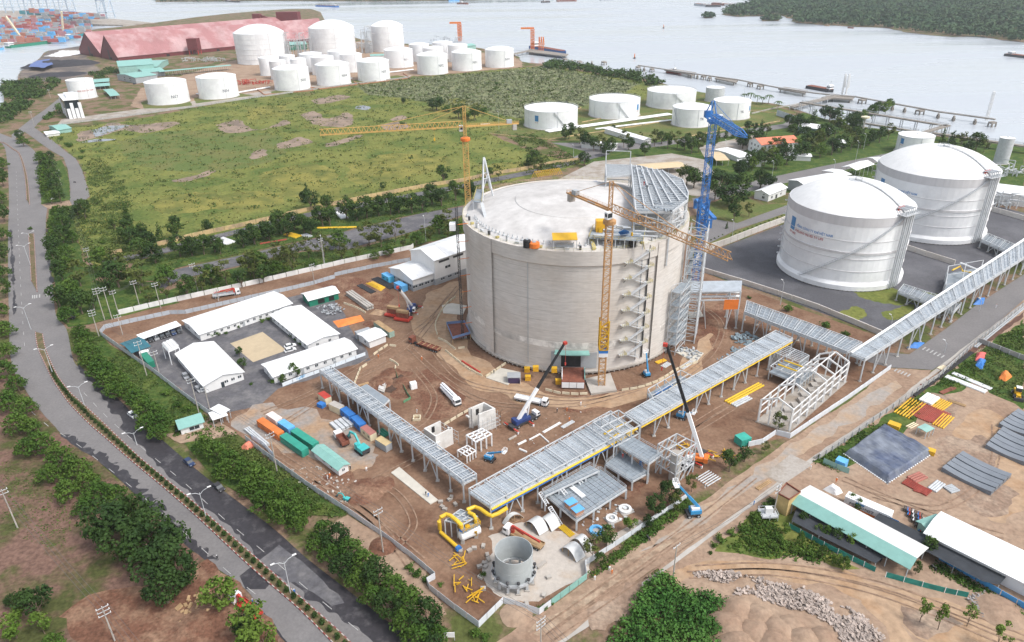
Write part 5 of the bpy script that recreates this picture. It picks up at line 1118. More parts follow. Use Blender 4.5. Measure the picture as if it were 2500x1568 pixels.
for k,(p,q)in enumerate((((1290,300),(1420,264)),((1195,328),(1340,342)),((1340,342),(1610,300)),((1420,300),(1470,290)),((1690,262),(1940,280)),((1660,338),(1905,297)),((1412,268),(1630,292)))):
    wallrun('bund_kerb',('ochre kerb wall along the field edge of the tank lawn','ochre kerb wall along the crane side of the tank lawn','ochre kerb wall beside the white pipe track','ochre kerb wall between the first two wide tanks','ochre kerb wall on the river side of the lawn','ochre kerb wall along the inner road trees','ochre kerb wall between the front and back tanks')[k],[p,q],.8,.5,M_ochre,seg=20)
for k,(p,q)in enumerate((((1340,325),(1640,282)),((1455,318),(1640,296)))):
    a,b=G(*p),G(*q);t=thing('pipe_track',('wide bundle of white pipes between the lawns','narrow white pipe pair beside the wide bundle')[k],'pipes',a);d=(b-a).normalized();s=Vector((-d.y,d.x,0))
    for i in range(5-3*k):part('pipe',MB().tube([a+s*i*1.5+Vector((0,0,.9)),b+s*i*1.5+Vector((0,0,.9))],.5,8),M_white,t)
for k,(p,q)in enumerate((((480,232),(580,222)),((575,230),(660,215)),((780,205),(860,193)),((940,180),(1010,172)))):
    a,b=G(*p),G(*q);t=thing('pipe_track',('white pipe run behind the tank marked N06','white pipe run between the red pipework and the front tanks','white pipe run across the brick red bunds','white pipe run near the dark yard tanks')[k],'pipes',a);d=(b-a).normalized();s=Vector((-d.y,d.x,0))
    for i in range(2):part('pipe',MB().tube([a+s*i*2+Vector((0,0,1)),b+s*i*2+Vector((0,0,1))],.7,6),M_white,t)
# red bund kerbs round the front tanks
for k,P_ in enumerate(([(622,216),(645,233),(766,222),(760,214)],[(752,214),(780,219),(872,208),(865,200)],[(865,202),(880,207),(1003,192),(985,181)])):
    wallrun('bund_kerb',('brick red bund kerb round the tank marked N05','brick red bund kerb round the tank marked N04','brick red bund kerb round the tank marked N03')[k],P_,1.2,.8,mat('brick_kerb',(.36,.17,.10),.9),seg=15)
# ================================================================ PLANTS
NR=np.random.RandomState(5)
M_leaf=[leafmat('leaf_dark',(0.0294,0.0620,0.0147),(0.0518,0.0922,0.0175)),leafmat('leaf_mid',(0.0397,0.0865,0.0134),(0.0734,0.1270,0.0202)),leafmat('leaf_deep',(0.0190,0.0433,0.0108),(0.0346,0.0677,0.0147)),leafmat('leaf_light',(0.0691,0.1270,0.0168),(0.1080,0.1646,0.0270)),leafmat('leaf_olive',(0.0605,0.0799,0.0175),(0.0907,0.1082,0.0270))]
M_bark=mat('bark',(.16,.12,.09),.9,var=.3,scale=3)
def clumps(C,RAD,n,size,seed,flat=.55,shell=.55):
    """n leaf sprays spread through ellipsoids at C with radii RAD (arrays)"""
    r=np.random.RandomState(seed);C=np.array(C,float);RAD=np.array(RAD,float)
    vol=RAD.prod(1)**.67;k=r.choice(len(C),n,p=vol/vol.sum())
    d=r.normal(size=(n,3));d/=np.linalg.norm(d,axis=1)[:,None];rr=(shell+(1-shell)*r.rand(n))[:,None]*(1+.12*r.normal(size=(n,1)))
    p=C[k]+d*RAD[k]*rr
    nrm=d*np.array([1,1,1.])+r.normal(size=(n,3))*flat;nrm[:,2]+=.35;nrm/=np.linalg.norm(nrm,axis=1)[:,None]
    a=np.cross(nrm,r.normal(size=(n,3)));a/=np.linalg.norm(a,axis=1)[:,None];b=np.cross(nrm,a)
    s=size*(.6+.8*r.rand(n))[:,None];t=s*(.45+.5*r.rand(n))[:,None]
    v=np.stack([p-a*s,p-b*t*.9,p+a*s,p+b*t],1).reshape(-1,3)
    return v,n
def quadmesh(name,v,m):
    n=len(v)//4;me=bpy.data.meshes.new(name);me.vertices.add(len(v));me.vertices.foreach_set('co',v.astype(np.float32).ravel())
    me.loops.add(4*n);me.loops.foreach_set('vertex_index',np.arange(4*n,dtype=np.int32));me.polygons.add(n);me.polygons.foreach_set('loop_start',np.arange(0,4*n,4,dtype=np.int32));me.polygons.foreach_set('loop_total',np.full(n,4,dtype=np.int32))
    me.update(calc_edges=True);me.materials.append(m);return me
def trunkmesh(h,r,lobes,seed):
    q=random.Random(seed);mb=MB()
    mb.tube([(0,0,-.1),(.1,0,h*.35),(q.uniform(-.2,.2),q.uniform(-.2,.2),h*.8)],[r,r*.75,r*.4],7)
    for c in lobes[:6]:
        mb.tube([(0.05,0,h*.38),(c[0]*.5,c[1]*.5,h*.38+(c[2]-h*.38)*.45),(c[0]*.85,c[1]*.85,c[2])],[r*.5,r*.3,r*.1],5)
    return mb
def tree_proto(kind,seed):
    """crown and trunk meshes of one tree about 8 m tall"""
    q=np.random.RandomState(seed);L,Rr=[],[]
    if kind=='spread':        # broad layered crown
        for lv,(z,rad,k)in enumerate(((3.0,3.6,9),(4.6,3.2,8),(6.0,2.1,6),(7.2,1.0,3))):
            for i in range(k):
                a=2*math.pi*i/k+q.rand();rr=rad*(.55+.5*q.rand());L.append((rr*math.cos(a),rr*math.sin(a),z+q.normal()*.3));Rr.append((1.5,1.5,.75))
        n,sz,m,tr=1150,.34,M_leaf[1],.28
    elif kind=='dense':
        for i in range(24):
            d=q.normal(size=3);d/=np.linalg.norm(d);L.append((d[0]*2.6,d[1]*2.6,4.6+d[2]*2.2));Rr.append((1.35,1.35,1.15))
        n,sz,m,tr=1250,.30,M_leaf[2],.3
    elif kind=='round':
        for i in range(20):
            d=q.normal(size=3);d/=np.linalg.norm(d);L.append((d[0]*2.2,d[1]*2.2,5.+d[2]*2.2));Rr.append((1.2,1.2,1.))
        n,sz,m,tr=900,.30,M_leaf[0],.22
    elif kind=='airy':
        for i in range(15):
            d=q.normal(size=3);d/=np.linalg.norm(d);L.append((d[0]*1.9,d[1]*1.9,5.2+d[2]*2.3));Rr.append((.9,.9,.7))
        n,sz,m,tr=480,.28,M_leaf[4],.14
    elif kind=='light':
        for i in range(16):
            d=q.normal(size=3);d/=np.linalg.norm(d);L.append((d[0]*2.1,d[1]*2.1,4.4+d[2]*2.3));Rr.append((1.1,1.1,.9))
        n,sz,m,tr=700,.30,M_leaf[3],.16
    elif kind=='cone':
        for i in range(9):L.append((q.normal()*.15,q.normal()*.15,.8+i*.8));Rr.append((1.9*(1-i/10),1.9*(1-i/10),.8))
        n,sz,m,tr=520,.26,M_leaf[0],.15
    elif kind=='sapling':
        for i in range(9):L.append((q.normal()*.6,q.normal()*.6,4+i*.45));Rr.append((.8,.8,.6))
        n,sz,m,tr=330,.26,M_leaf[3],.13
    elif kind=='bush':
        for i in range(11):
            a=q.rand()*6.28;rr=1.7*q.rand();L.append((rr*math.cos(a),rr*math.sin(a),.9+q.rand()*.9));Rr.append((1.,1.,.8))
        n,sz,m,tr=340,.28,M_leaf[1],.1
    v,n=clumps(L,Rr,n,sz,seed)
    v[:,2]=np.maximum(v[:,2],.05)
    return quadmesh('crown',v,m),trunkmesh(4.6 if kind not in('bush','cone')else 1.2,tr,L[::3]if kind not in('bush','cone')else[],seed)
PROTO={}
for k_ in('spread','dense','round','airy','light','cone','sapling','bush'):
    PROTO[k_]=[]
    for sd_ in range(3):
        cm,tm=tree_proto(k_,17+sd_*7+len(k_)*31);tmm=tm.mesh('trunk');tmm.materials.append(M_bark);PROTO[k_].append((cm,tmm))
def ordinal(i):
    w=('first','second','third','fourth','fifth','sixth','seventh','eighth','ninth','tenth','eleventh','twelfth')
    return w[i]if i<12 else '%d%s'%(i+1,'th' if 10<(i+1)%100<14 else{1:'st',2:'nd',3:'rd'}.get((i+1)%10,'th'))
TN={'spread':'roadside_tree','dense':'dense_tree','round':'round_tree','airy':'young_tree','light':'light_green_tree','cone':'conical_tree','sapling':'sapling','bush':'bush'}
def plant(kind,pos,scale,label,group=None,hs=None,rz=None):
    i=rnd.randrange(3);cm,tm=PROTO[kind][i]
    t=thing(TN[kind],label,'bush' if kind=='bush' else 'tree',(pos.x,pos.y,0),group,rnd.uniform(0,6.28)if rz is None else rz)
    t.scale=(scale*rnd.uniform(.92,1.08),scale*rnd.uniform(.92,1.08),hs or scale*rnd.uniform(.9,1.1))
    for nm,me in(('crown',cm),('trunk',tm)):
        if kind=='bush' and nm=='trunk':continue
        o=bpy.data.objects.new(nm,me);COL.objects.link(o);o.parent=t
    return t
def at_crown(px,py,z):p=G(px,py,z);return Vector((p.x,p.y,0))
def grow(kind,L,what,group,z=4.5,px2m=None,start=0,scale=1.):
    """L: (px, py, crown px width) of crown centres"""
    for i,(x,y,*w_)in enumerate(L):
        k=kind if isinstance(kind,str)else kind[i%len(kind)]
        p=at_crown(x,y,z);dep=(p+Vector((0,0,z-CAMH))).dot(_f)
        dia=(w_[0]if w_ else 40)*dep/FPX;base={'spread':9.2,'dense':7.6,'round':6.6,'airy':5.4,'light':6.2,'cone':3.9,'sapling':2.9,'bush':4.8}[k]
        s=dia/base*scale;hz=s if k in('bush',)else min(max(s,.55),1.7)
        plant(k,p,s,what%ordinal(i+start)if '%s' in what else what,group,hs=hz)
c6=lambda L,x0,y0,w=30,s=.29106:[(x0+a[0]*s,y0+a[1]*s,(a[2]*s if len(a)>2 else w))for a in L]
# roadside trees west of the road
grow(('spread','round'),[(2,400,40),(4,440,42),(0,480,40),(6,525,44),(2,570,46),(6,620,44),(2,660,46),(8,705,46),(2,750,46)],'%s tree down the row at the western road edge','trees along the western road edge',scale=.9)
grow(('spread',),[(8,800,56),(16,850,56),(12,900,66),(38,930,60),(22,975,76),(58,985,66),(40,1030,76),(74,1035,66),(98,1082,84),(60,1085,66),(140,1112,84),(118,1150,72),(178,1140,90),(160,1190,80),(212,1172,80),(240,1200,90),(205,1225,70),(280,1205,80),(300,1238,76)],'%s spreading tree down the row beside the southern carriageway','trees beside the southern carriageway',scale=.9)
grow(('dense',),[(262,1290,120),(318,1268,110),(370,1290,110),(300,1335,120),(362,1340,120),(415,1310,90),(420,1370,130),(372,1405,120),(440,1400,90),(400,1440,100)],'%s dark broad leaved tree of the big clump by the road','dark trees of the roadside clump')
grow(('dense','light','light','spread'),[(85,1470,90),(26,1525,70),(95,1515,60),(120,1552,60),(25,1450,44),(40,1475,40)],'%s tree of the little thicket beneath the power lines','trees beneath the power lines')
grow(('light','dense','light'),[(533,1457,90),(590,1515,60),(612,1540,120),(640,1560,80)],'%s tree around the red crane truck','trees around the red crane truck')
# trees between the road and the fence
grow(('spread',),[(192,800,46),(205,822,54),(196,845,50),(222,850,50),(214,872,56),(240,876,56),(232,898,60),(262,896,58),(255,922,64),(288,922,62),(272,948,60),(305,946,62),(330,968,70),(352,992,70),(378,1002,70),(352,1026,66),(396,1022,66),(385,1048,60)],'%s tree from the north in the row between road and office fence','trees between the road and the office fence',scale=.9)
grow(('spread',),[(496,1082,74),(530,1100,76),(560,1122,80),(540,1140,64),(596,1142,80),(632,1164,84),(606,1180,70),(664,1196,84),(640,1216,80),(700,1214,84),(684,1246,90),(726,1246,76),(722,1266,60)],'%s tree below the gate in the row beside the container fence','trees beside the container fence',scale=.9)
grow(('spread','spread','dense'),[(788,1290,80),(776,1318,70),(818,1312,84),(806,1346,80),(852,1338,90),(838,1376,80),(886,1372,96),(872,1408,80),(922,1402,100),(908,1444,84),(960,1430,104),(948,1476,90),(1000,1466,104),(988,1514,96),(1036,1504,104),(1020,1548,96),(1066,1540,80),(1050,1580,90)],'%s tree towards the bottom corner in the row along the shaded lane','trees along the wet lane',scale=.9)
# strip between the road and the loop road
grow(('spread','round'),[(98,385,38),(112,400,40),(104,420,42),(124,415,40),(108,442,44),(132,440,42),(112,462,44),(138,465,44),(122,482,44),(146,480,38),(104,402,30),(120,385,28)],'%s tree from the north in the strip beside the loop road','trees beside the loop road',scale=.9)
grow(('spread','round'),[(140,520,48),(165,530,44),(130,545,48),(156,555,50),(128,575,48),(152,582,50),(172,575,42),(130,605,50),(158,612,50),(136,636,50),(162,640,48),(148,665,52),(150,700,46),(140,730,60),(170,720,70),(195,745,60),(160,765,60),(225,735,50),(55,345,34),(48,332,26)],'%s tree from the track mouth south along the road','trees south of the track mouth',scale=.9)
# the far road, both sides
grow(('round','dense'),c6([(1080,940,170),(1180,920,100),(1100,1010,150),(1240,1020,160),(1180,1110,170),(1290,1110,150),(1500,1060,150),(1600,1050,150),(1700,1040,130),(1790,1020,130),(1840,1040,110),(2030,980,140),(2130,960,110),(2250,920,130),(2350,870,130),(2400,890,120)],0,300),'%s round tree from the west end of the far road, field side','round trees on the field side of the far road',scale=1.15)
grow(('round','dense'),c6([(60,950,120),(170,910,130),(290,860,140),(400,840,130),(480,860,110),(540,870,120),(640,810,130),(700,800,120),(840,750,140),(930,760,120),(1010,740,150),(1110,720,140),(1210,710,130),(1280,700,120),(1390,700,120),(1480,680,110),(1560,630,130),(1640,640,130),(1760,600,130),(1890,560,110)],600,300),'%s dark round tree along the stacked yellow and white steel','dark round trees by the stacked steel',scale=1.25)
grow(('spread','airy','round','airy'),c6([(860,1180,220),(960,1210,180),(980,1310,250),(1180,1300,230),(1400,1290,190),(1390,1420,130),(1560,1400,160),(1690,1360,150),(1760,1280,190),(1890,1290,140),(2020,1310,120),(2090,1210,170),(2190,1180,170),(2330,1200,150),(2200,1270,120),(660,1300,190),(580,1410,200),(1160,1360,130),(900,1370,160),(1240,1440,100)],0,300),'%s tree behind the whitewashed wall, from the pole cluster','trees behind the whitewashed wall',scale=1.15)
grow(('spread','airy','airy'),c6([(90,1170,170),(60,1240,160),(270,1140,170),(260,1220,150),(400,1130,130),(390,1200,140),(550,1160,100),(520,1070,110),(650,1060,160),(780,1000,170),(800,1090,100),(930,1080,90),(1080,1080,80),(1030,970,150),(1130,980,150),(1200,1050,100),(1250,930,140),(1320,1000,100),(1430,960,110),(1480,880,50),(1550,950,90),(1620,870,170),(1690,860,130),(1690,920,100),(1790,890,120)],600,300),'%s tree behind the wall near the white workshop','trees behind the wall near the workshop',scale=1.2)
grow(('dense','round','cone','spread','round','round','round','airy'),c6([(540,670,190),(680,690,130),(510,610,90),(710,730,120),(1660,460,140),(1150,510,60),(2050,410,80),(2120,420,80)],600,300),'%s tree standing in the field beside the cream wall','trees beside the cream wall')
grow(('cone','round','round','dense'),c6([(1340,930,90),(1190,900,110),(1480,910,170),(1740,850,110),(1060,770,90),(950,830,80),(700,740,140),(640,720,100)],0,300),'%s dark bush or tree at the weedy west corner of the field','trees at the west corner of the field')
grow('bush',c6([(510,130,60),(690,240,60),(680,290,60),(590,190,70),(560,180,60),(250,880,50),(860,1000,60),(890,1110,70)],0,300)+[(983,302,16),(985,248,14),(1180,275,30),(1210,215,12),(1080,215,12),(972,218,14),(1212,205,14),(625,245,9),(655,255,8),(680,255,8)],'%s dark bush dotted over the wild field','bushes dotted over the field',z=1.2)
grow(('dense','round','bush'),[(1066,265,50),(1120,285,34),(1140,285,36),(985,248,14),(1160,290,30),(1090,268,30)],'%s dark shrub before the reed bed','dark shrubs before the reed bed',z=1.8)
# the service area
grow(('dense','round','airy','spread'),c6([(20,1430,110),(140,1360,120),(230,1340,120),(330,1370,120),(420,1330,120),(540,1290,120),(600,1260,110),(700,1270,110),(800,1250,110),(880,1230,110),(960,1210,100),(1040,1190,100),(1110,1170,100),(1200,1150,90),(1270,1130,80)],1800,0),'%s tree from the blue crane in the hedge of the inner road','trees along the inner road',scale=1.3)
grow(('round','dense','light','spread'),[(1806+i*13.5+(i%3)*3,413-i*5.6-(i%2)*7,30)for i in range(28)],'%s shrubby tree in the back line of the inner road hedge','back line of the inner road hedge')
grow(('dense',),c6([(120,1180,240),(50,1200,130),(1000,1060,130),(960,1010,110)],1800,0),'%s big dark tree near the clay roofed villa','big dark trees near the villa')
grow(('round','dense','cone','airy'),c6([(740,1130,120),(780,980,110),(850,950,110),(830,1070,90),(500,1040,90),(540,1060,110),(620,1180,90),(680,1190,90),(480,1130,100),(440,1020,80),(640,990,70),(300,1260,90),(350,1240,90),(560,1150,110),(590,1180,100),(900,1150,90),(1000,1150,90),(740,960,90),(1800,1190,80),(1880,1200,90),(2010,1210,120),(1940,1230,80),(1720,1170,60),(2080,1230,60),(90,1060,60),(150,1050,50),(200,1090,60),(250,1100,60)],1800,0),'%s garden tree scattered between the villa and the river trestle','garden trees by the river',scale=1.3)
grow(('dense','dense','round','dense','round','airy'),c6([(1950,520,240),(2020,640,270),(2110,540,170),(2260,500,150),(2040,760,120),(2165,730,80),(2330,500,120),(1880,470,130),(1880,590,130),(1800,470,80)],1200,300),'%s tree on the lawn behind the blue crane','trees on the lawn behind the crane',scale=1.12)
grow(('round','airy','dense'),c6([(360,330,130),(390,390,120),(780,310,100),(650,90,110),(740,130,110),(800,160,110),(860,190,90),(915,190,80),(960,230,100),(1010,200,90),(1110,160,90),(1150,180,90),(1290,230,80),(1370,150,80),(1430,130,90),(1480,170,90),(1560,170,90),(1620,180,100),(1680,210,100),(1740,200,100),(1640,470,140),(1700,490,150),(1600,460,120),(1740,110,70),(1650,120,60),(1860,190,80),(1020,20,40),(620,100,70),(1500,120,60),(300,330,60),(1780,150,80),(1250,100,40)],1200,300),'%s tree around the pipe court and terminal yard','trees around the pipe court',scale=1.2)
grow('cone',[(1754,332,15),(1773,330,15),(1790,330,14),(1775,548,9),(1738,521,6)],'%s clipped conical tree beside the forecourt','clipped conical trees',z=2.5)
grow('bush',[(1716+i*9.7,592-i*4.15,6)for i in range(6)]+[(1786+i*10.2,572-i*3.9,6)for i in range(13)],'%s clipped bush on the grass along the bund wall','clipped bushes along the bund wall',z=.8)
grow('bush',[(1925,755,34),(1962,787,16),(2017,797,36),(2062,815,28),(1830,725,14)],'%s fresh green bush between the gravel bund and the pipe rack','bushes by the bund',z=1)
def palm(px,py,top,label):
    b=G(px,py);h=HT(b,top);t=thing('palm_tree',label,'tree',b,'palms on the river bank');part('trunk',MB().tube([b,b+Vector((.4,0,h*.6)),b+Vector((.2,.2,h))],[.3,.22,.16],6),M_bark,t);m=MB()
    for i in range(13):
        a=i*2*math.pi/13+rnd.random()*.3;pp=None;L_=h*.62
        for k in range(6):
            f=k/5;c=b+Vector((.2+math.cos(a)*L_*f,.2+math.sin(a)*L_*f,h+L_*(.45*f-.85*f*f)));s=Vector((-math.sin(a),math.cos(a),0))*L_*.13*(1-.5*f)
            if pp:m.add([pp[0]-pp[1],pp[0]+pp[1],c+s,c-s],[(0,1,2,3)])
            pp=(c,s)
    part('fronds',m,M_leaf[0],t)
for i,(x,y,tp_)in enumerate(((1875,254,233),(1860,256,238),(1847,254,234),(1898,268,248),(1830,251,228),(1815,248,230),(2036,335,312))):palm(x,y,tp_,'%s palm from the bend on the river bank'%ordinal(i))
# lower right
grow(('round','dense','airy','light','round','airy'),[(1602,1228,54),(1637,1196,62),(1692,1172,40),(1541,1268,40),(1482,1300,52),(1447,1335,56),(1468,1350,34),(1585,1255,34),(1650,1215,34)],'%s tree from the rubble road along the fence by the arched shells','trees along the fence by the arched shells')
grow(('airy','round','dense'),[(1905,1026,40),(1785,1122,52),(1822,1098,44),(1870,1078,24)],'%s small tree beside the green box near the steel frame','small trees by the steel frame')
grow(('round','light','spread'),[(1962,1262,26),(1998,1290,26),(2021,1298,34),(2048,1308,38),(2082,1318,38),(1957,1312,28),(2266,1334,44),(2082,1218,28),(2098,1230,30),(2240,1385,26),(1920,1288,26),(2064,1374,34),(2010,1345,22),(2046,1362,28)],'%s small tree or shrub against the long shed netting','greenery against the long shed',z=2.5)
grow('sapling',[(2257,1486,28),(2302,1504,32),(2373,1496,26),(2446,1552,34)],'%s staked sapling on bare earth beside the sand track','saplings beside the sand track',z=4.5)
grow('bush',[(1760,1318,34),(1745,1330,26),(1785,1300,30),(1735,1346,16),(1815,1290,40),(1845,1265,44),(1870,1240,40),(1880,1222,30),(1800,1330,22),(1842,1325,34),(1860,1318,30),(1870,1352,14),(1890,1335,34),(1900,1310,36),(1916,1330,40),(1945,1345,40),(1980,1352,40),(1518,1520,26),(1498,1538,22),(1545,1490,22),(1488,1556,18)],'%s low bush on the earth mound beside the yellow house','low bushes on the earth mound',z=.8)
grow('bush',[(1180,1400,26),(1018,1400,36),(1040,1415,30),(1000,1385,30),(1075,1425,20),(1330,1478,26),(1318,1485,24),(1345,1470,20),(1160,1545,40),(1185,1555,34)],'%s leafy bush at the foot of the white fence corner','bushes at the fence corner',z=.8)
grow('bush',[(440,1035,30),(455,1000,34),(430,990,30),(470,1020,26),(405,960,30),(750,1225,34),(770,1240,30),(720,1190,30),(700,1180,30),(745,1270,24)],'%s leafy bush in the verge inside the road trees','bushes in the verge',z=.8)
grow(('round',),[(583,860,20),(592,890,26),(690,928,24),(712,905,28),(725,910,24)],'%s round garden tree among the office huts','garden trees among the huts',z=2)
grow('bush',[(497,822,16),(515,818,22),(530,815,22),(552,812,14),(580,797,18),(640,783,18),(655,778,16),(676,783,22),(712,818,18),(722,828,18),(735,838,16),(665,930,20),(612,936,14),(575,922,12),(530,935,12)],'%s potted green bush against the office hut walls','bushes against the office huts',z=.8)
# ---- masses nobody could count
def mass(name,P,n,size,hgt,m,seed,bush=1.6,over=None,kind='stuff',zoff=.0,hvar=.5):
    """thick low growth over a polygon: n clumps of leaf sprays"""
    r=np.random.RandomState(seed);P=Gs(P)if not isinstance(P[0],Vector)else P
    xs=[p.x for p in P];ys=[p.y for p in P];pts=[]
    while len(pts)<n:
        x,y=r.uniform(min(xs),max(xs)),r.uniform(min(ys),max(ys))
        if inside(P,x,y)and noise.noise(Vector((x*.06,y*.06,seed)))>-.25+(over or 0):pts.append((x,y,hgt*(1-hvar*r.rand())))
    pts=np.array(pts);C=np.c_[pts[:,:2],pts[:,2]*.5+zoff];RAD=np.c_[np.full(n,bush)*(.6+.8*r.rand(n)),np.full(n,bush)*(.6+.8*r.rand(n)),pts[:,2]*.55]
    k=size[1];v,q=clumps(C,RAD,n*k,size[0],seed);v[:,2]=np.maximum(v[:,2],.02)
    me=quadmesh(name,v,m);o=bpy.data.objects.new(name,me);COL.objects.link(o);o['kind']=kind;return o
mass('thicket',[(1500,1560),(1552,1480),(1590,1430),(1625,1396),(1655,1392),(1695,1418),(1750,1460),(1762,1480),(1745,1515),(1755,1580),(1640,1640),(1480,1610)],420,(.36,26),3.4,leafmat('leaf_fresh',(.034,.10,.018),(.075,.165,.032)),3,1.7)
M_tuft=[leafmat('tuft_olive',(.13,.135,.036),(.19,.18,.055),.06),leafmat('tuft_green',(.055,.09,.02),(.09,.12,.03),.08),leafmat('tuft_reed',(.16,.185,.10),(.24,.25,.15),.1),leafmat('tuft_yellow',(.24,.215,.06),(.20,.20,.05),.08)]
mass('undergrowth',FIELD,3600,(.7,4),1.1,M_tuft[1],21,2.4,.12)
mass('grass',FIELD,6000,(.55,3),.55,M_tuft[0],22,2.2)
mass('reeds',REED,2600,(1.0,6),2.4,M_tuft[2],23,2.2)
mass('reeds',REED,700,(1.0,6),2.6,M_tuft[1],24,2.4)
mass('undergrowth',[(180,560),(172,500),(210,490),(300,470),(330,560),(420,600),(330,640),(250,655),(214,640)],800,(.5,7),1.1,M_tuft[1],25,2.2)
mass('undergrowth',[(210,400),(240,380),(300,440),(330,520),(230,500),(215,460)],450,(.5,7),1.1,M_tuft[1],26,2.2)
mass('undergrowth',[(1290,372),(1240,330),(1300,330),(1400,385),(1420,398),(1340,420),(1260,425)],500,(.6,8),1.5,M_tuft[1],27,2.2)
mass('mangrove',[(3,205),(40,197),(90,200),(140,196),(155,205),(130,222),(95,240),(60,250),(10,245)],130,(1.2,34),8,M_leaf[0],31,5)
mass('mangrove',[(2,262),(50,250),(80,252),(60,275),(30,292),(0,305)],90,(1.1,30),6,M_leaf[0],32,4)
mass('mangrove',[(1328,158),(1352,150),(1430,163),(1560,185),(1624,204),(1600,212),(1540,200),(1430,178),(1330,168)],170,(1.3,34),8,M_leaf[0],33,4.5)
mass('scrub',[(100,300),(170,235),(185,230),(150,275),(110,300)],60,(.8,22),3.5,M_leaf[1],34,3)
mass('scrub',[(215,180),(280,165),(290,175),(240,195)],70,(1.,20),4,M_leaf[0],35,4)
mass('undergrowth',[(400,1062),(500,1005),(560,1058),(480,1075)],40,(.35,20),.8,M_leaf[1],36,1.2)
mass('undergrowth',[(174,800),(240,818),(340,890),(495,1003),(480,1040),(400,1045),(330,1000),(260,935),(205,890),(180,850)],420,(.32,14),.9,M_tuft[1],37,1.6)
mass('undergrowth',[(560,1058),(670,1134),(760,1200),(847,1256),(760,1260),(700,1225),(600,1150),(500,1090)],420,(.32,14),.9,M_tuft[1],38,1.6)
mass('undergrowth',[(1985,1130),(2190,1000),(2330,905),(2500,790),(2500,830),(2340,945),(2180,1055),(2040,1150)],420,(.32,12),.8,M_leaf[1],39,1.5)
mass('undergrowth',[(2400,850),(2500,790),(2560,850),(2500,985),(2420,960),(2340,900)],500,(.32,10),.7,M_tuft[1],40,1.6)
mass('undergrowth',[(1780,1340),(1830,1270),(1900,1225),(1960,1300),(2060,1376),(1960,1366),(1840,1350)],300,(.32,14),.8,M_leaf[1],41,1.5)
mass('undergrowth',[(0,1130),(120,1160),(220,1260),(250,1340),(160,1350),(40,1300),(0,1250)],260,(.3,10),.4,M_tuft[1],42,1.6,.1)
mass('undergrowth',[(1434,1414),(1578,1286),(1677,1222),(1690,1230),(1590,1308),(1485,1384)],200,(.3,14),.8,M_leaf[1],43,1.2)
mass('undergrowth',[(1240,335),(1200,332),(1290,300),(1420,268),(1410,300),(1340,340)],160,(.4,6),.4,M_tuft[1],44,2)
mass('undergrowth',[(330,640),(600,570),(900,505),(1140,460),(1140,500),(960,535),(815,570),(600,618),(425,656)],500,(.45,8),.8,M_tuft[1],45,2)
mass('undergrowth',[(395,716),(560,658),(740,616),(860,612),(1000,572),(1130,530),(1130,566),(1005,600),(842,637),(600,690),(440,730),(300,760)],600,(.42,8),.8,M_tuft[1],46,1.8)
mass('undergrowth',[(2290,1376),(2380,1424),(2500,1494),(2500,1510),(2370,1440),(2280,1390)],120,(.3,14),.8,M_leaf[1],47,1.2)
# ================================================================ VEHICLES (built facing +x at the origin, then set down)
V3=Vector
def put(t,p,q=None,rz=0.,s=1.):
    if q is not None:d=q-p;rz=math.atan2(d.y,d.x);p=(p+q)/2
    t.location=(p.x,p.y,p.z);t.rotation_euler=(0,0,rz);t.scale=(s,s,s);return t
def wheels(t,xs,y,r=.5,w=.35):
    for x in xs:
        for s in(-1,1):o=part('wheel',MB().tube([(x,s*y-w/2,r),(x,s*y+w/2,r)],r,12),M_black,t);part('rim',MB().tube([(x,s*y-w/2-.02,r),(x,s*y+w/2+.02,r)],r*.5,8),M_grey,o)
def cabin(t,x,m,w=2.4,h=2.0,l=2.0,z=.7):
    mb=MB().add([(x-l/2,-w/2,z),(x+l/2,-w/2,z),(x+l/2,w/2,z),(x-l/2,w/2,z),(x-l/2,-w/2,z+h),(x+l/2-.25,-w/2,z+h),(x+l/2-.25,w/2,z+h),(x-l/2,w/2,z+h)],BOXF);c=part('cab',mb,m,t)
    part('windscreen',MB().add([(x+l/2-.1,-w*.42,z+h*.45),(x+l/2-.1,w*.42,z+h*.45),(x+l/2-.2,w*.42,z+h*.92),(x+l/2-.2,-w*.42,z+h*.92),(x+l/2+.04,-w*.42,z+h*.45),(x+l/2+.04,w*.42,z+h*.45),(x+l/2-.14,w*.42,z+h*.92),(x+l/2-.14,-w*.42,z+h*.92)],BOXF),M_glass,c)
    for s in(-1,1):part('side_window',MB().box((x+.2,s*w*.5,z+h*.5),(1.,.06,h*.38)),M_glass,c);part('headlight',MB().box((x+l/2,s*w*.36,z+.15),(.08,.35,.22)),M_galv,t)
    part('bumper',MB().box((x+l/2,0,z-.25),(.25,w,.4)),M_dark,t);return c
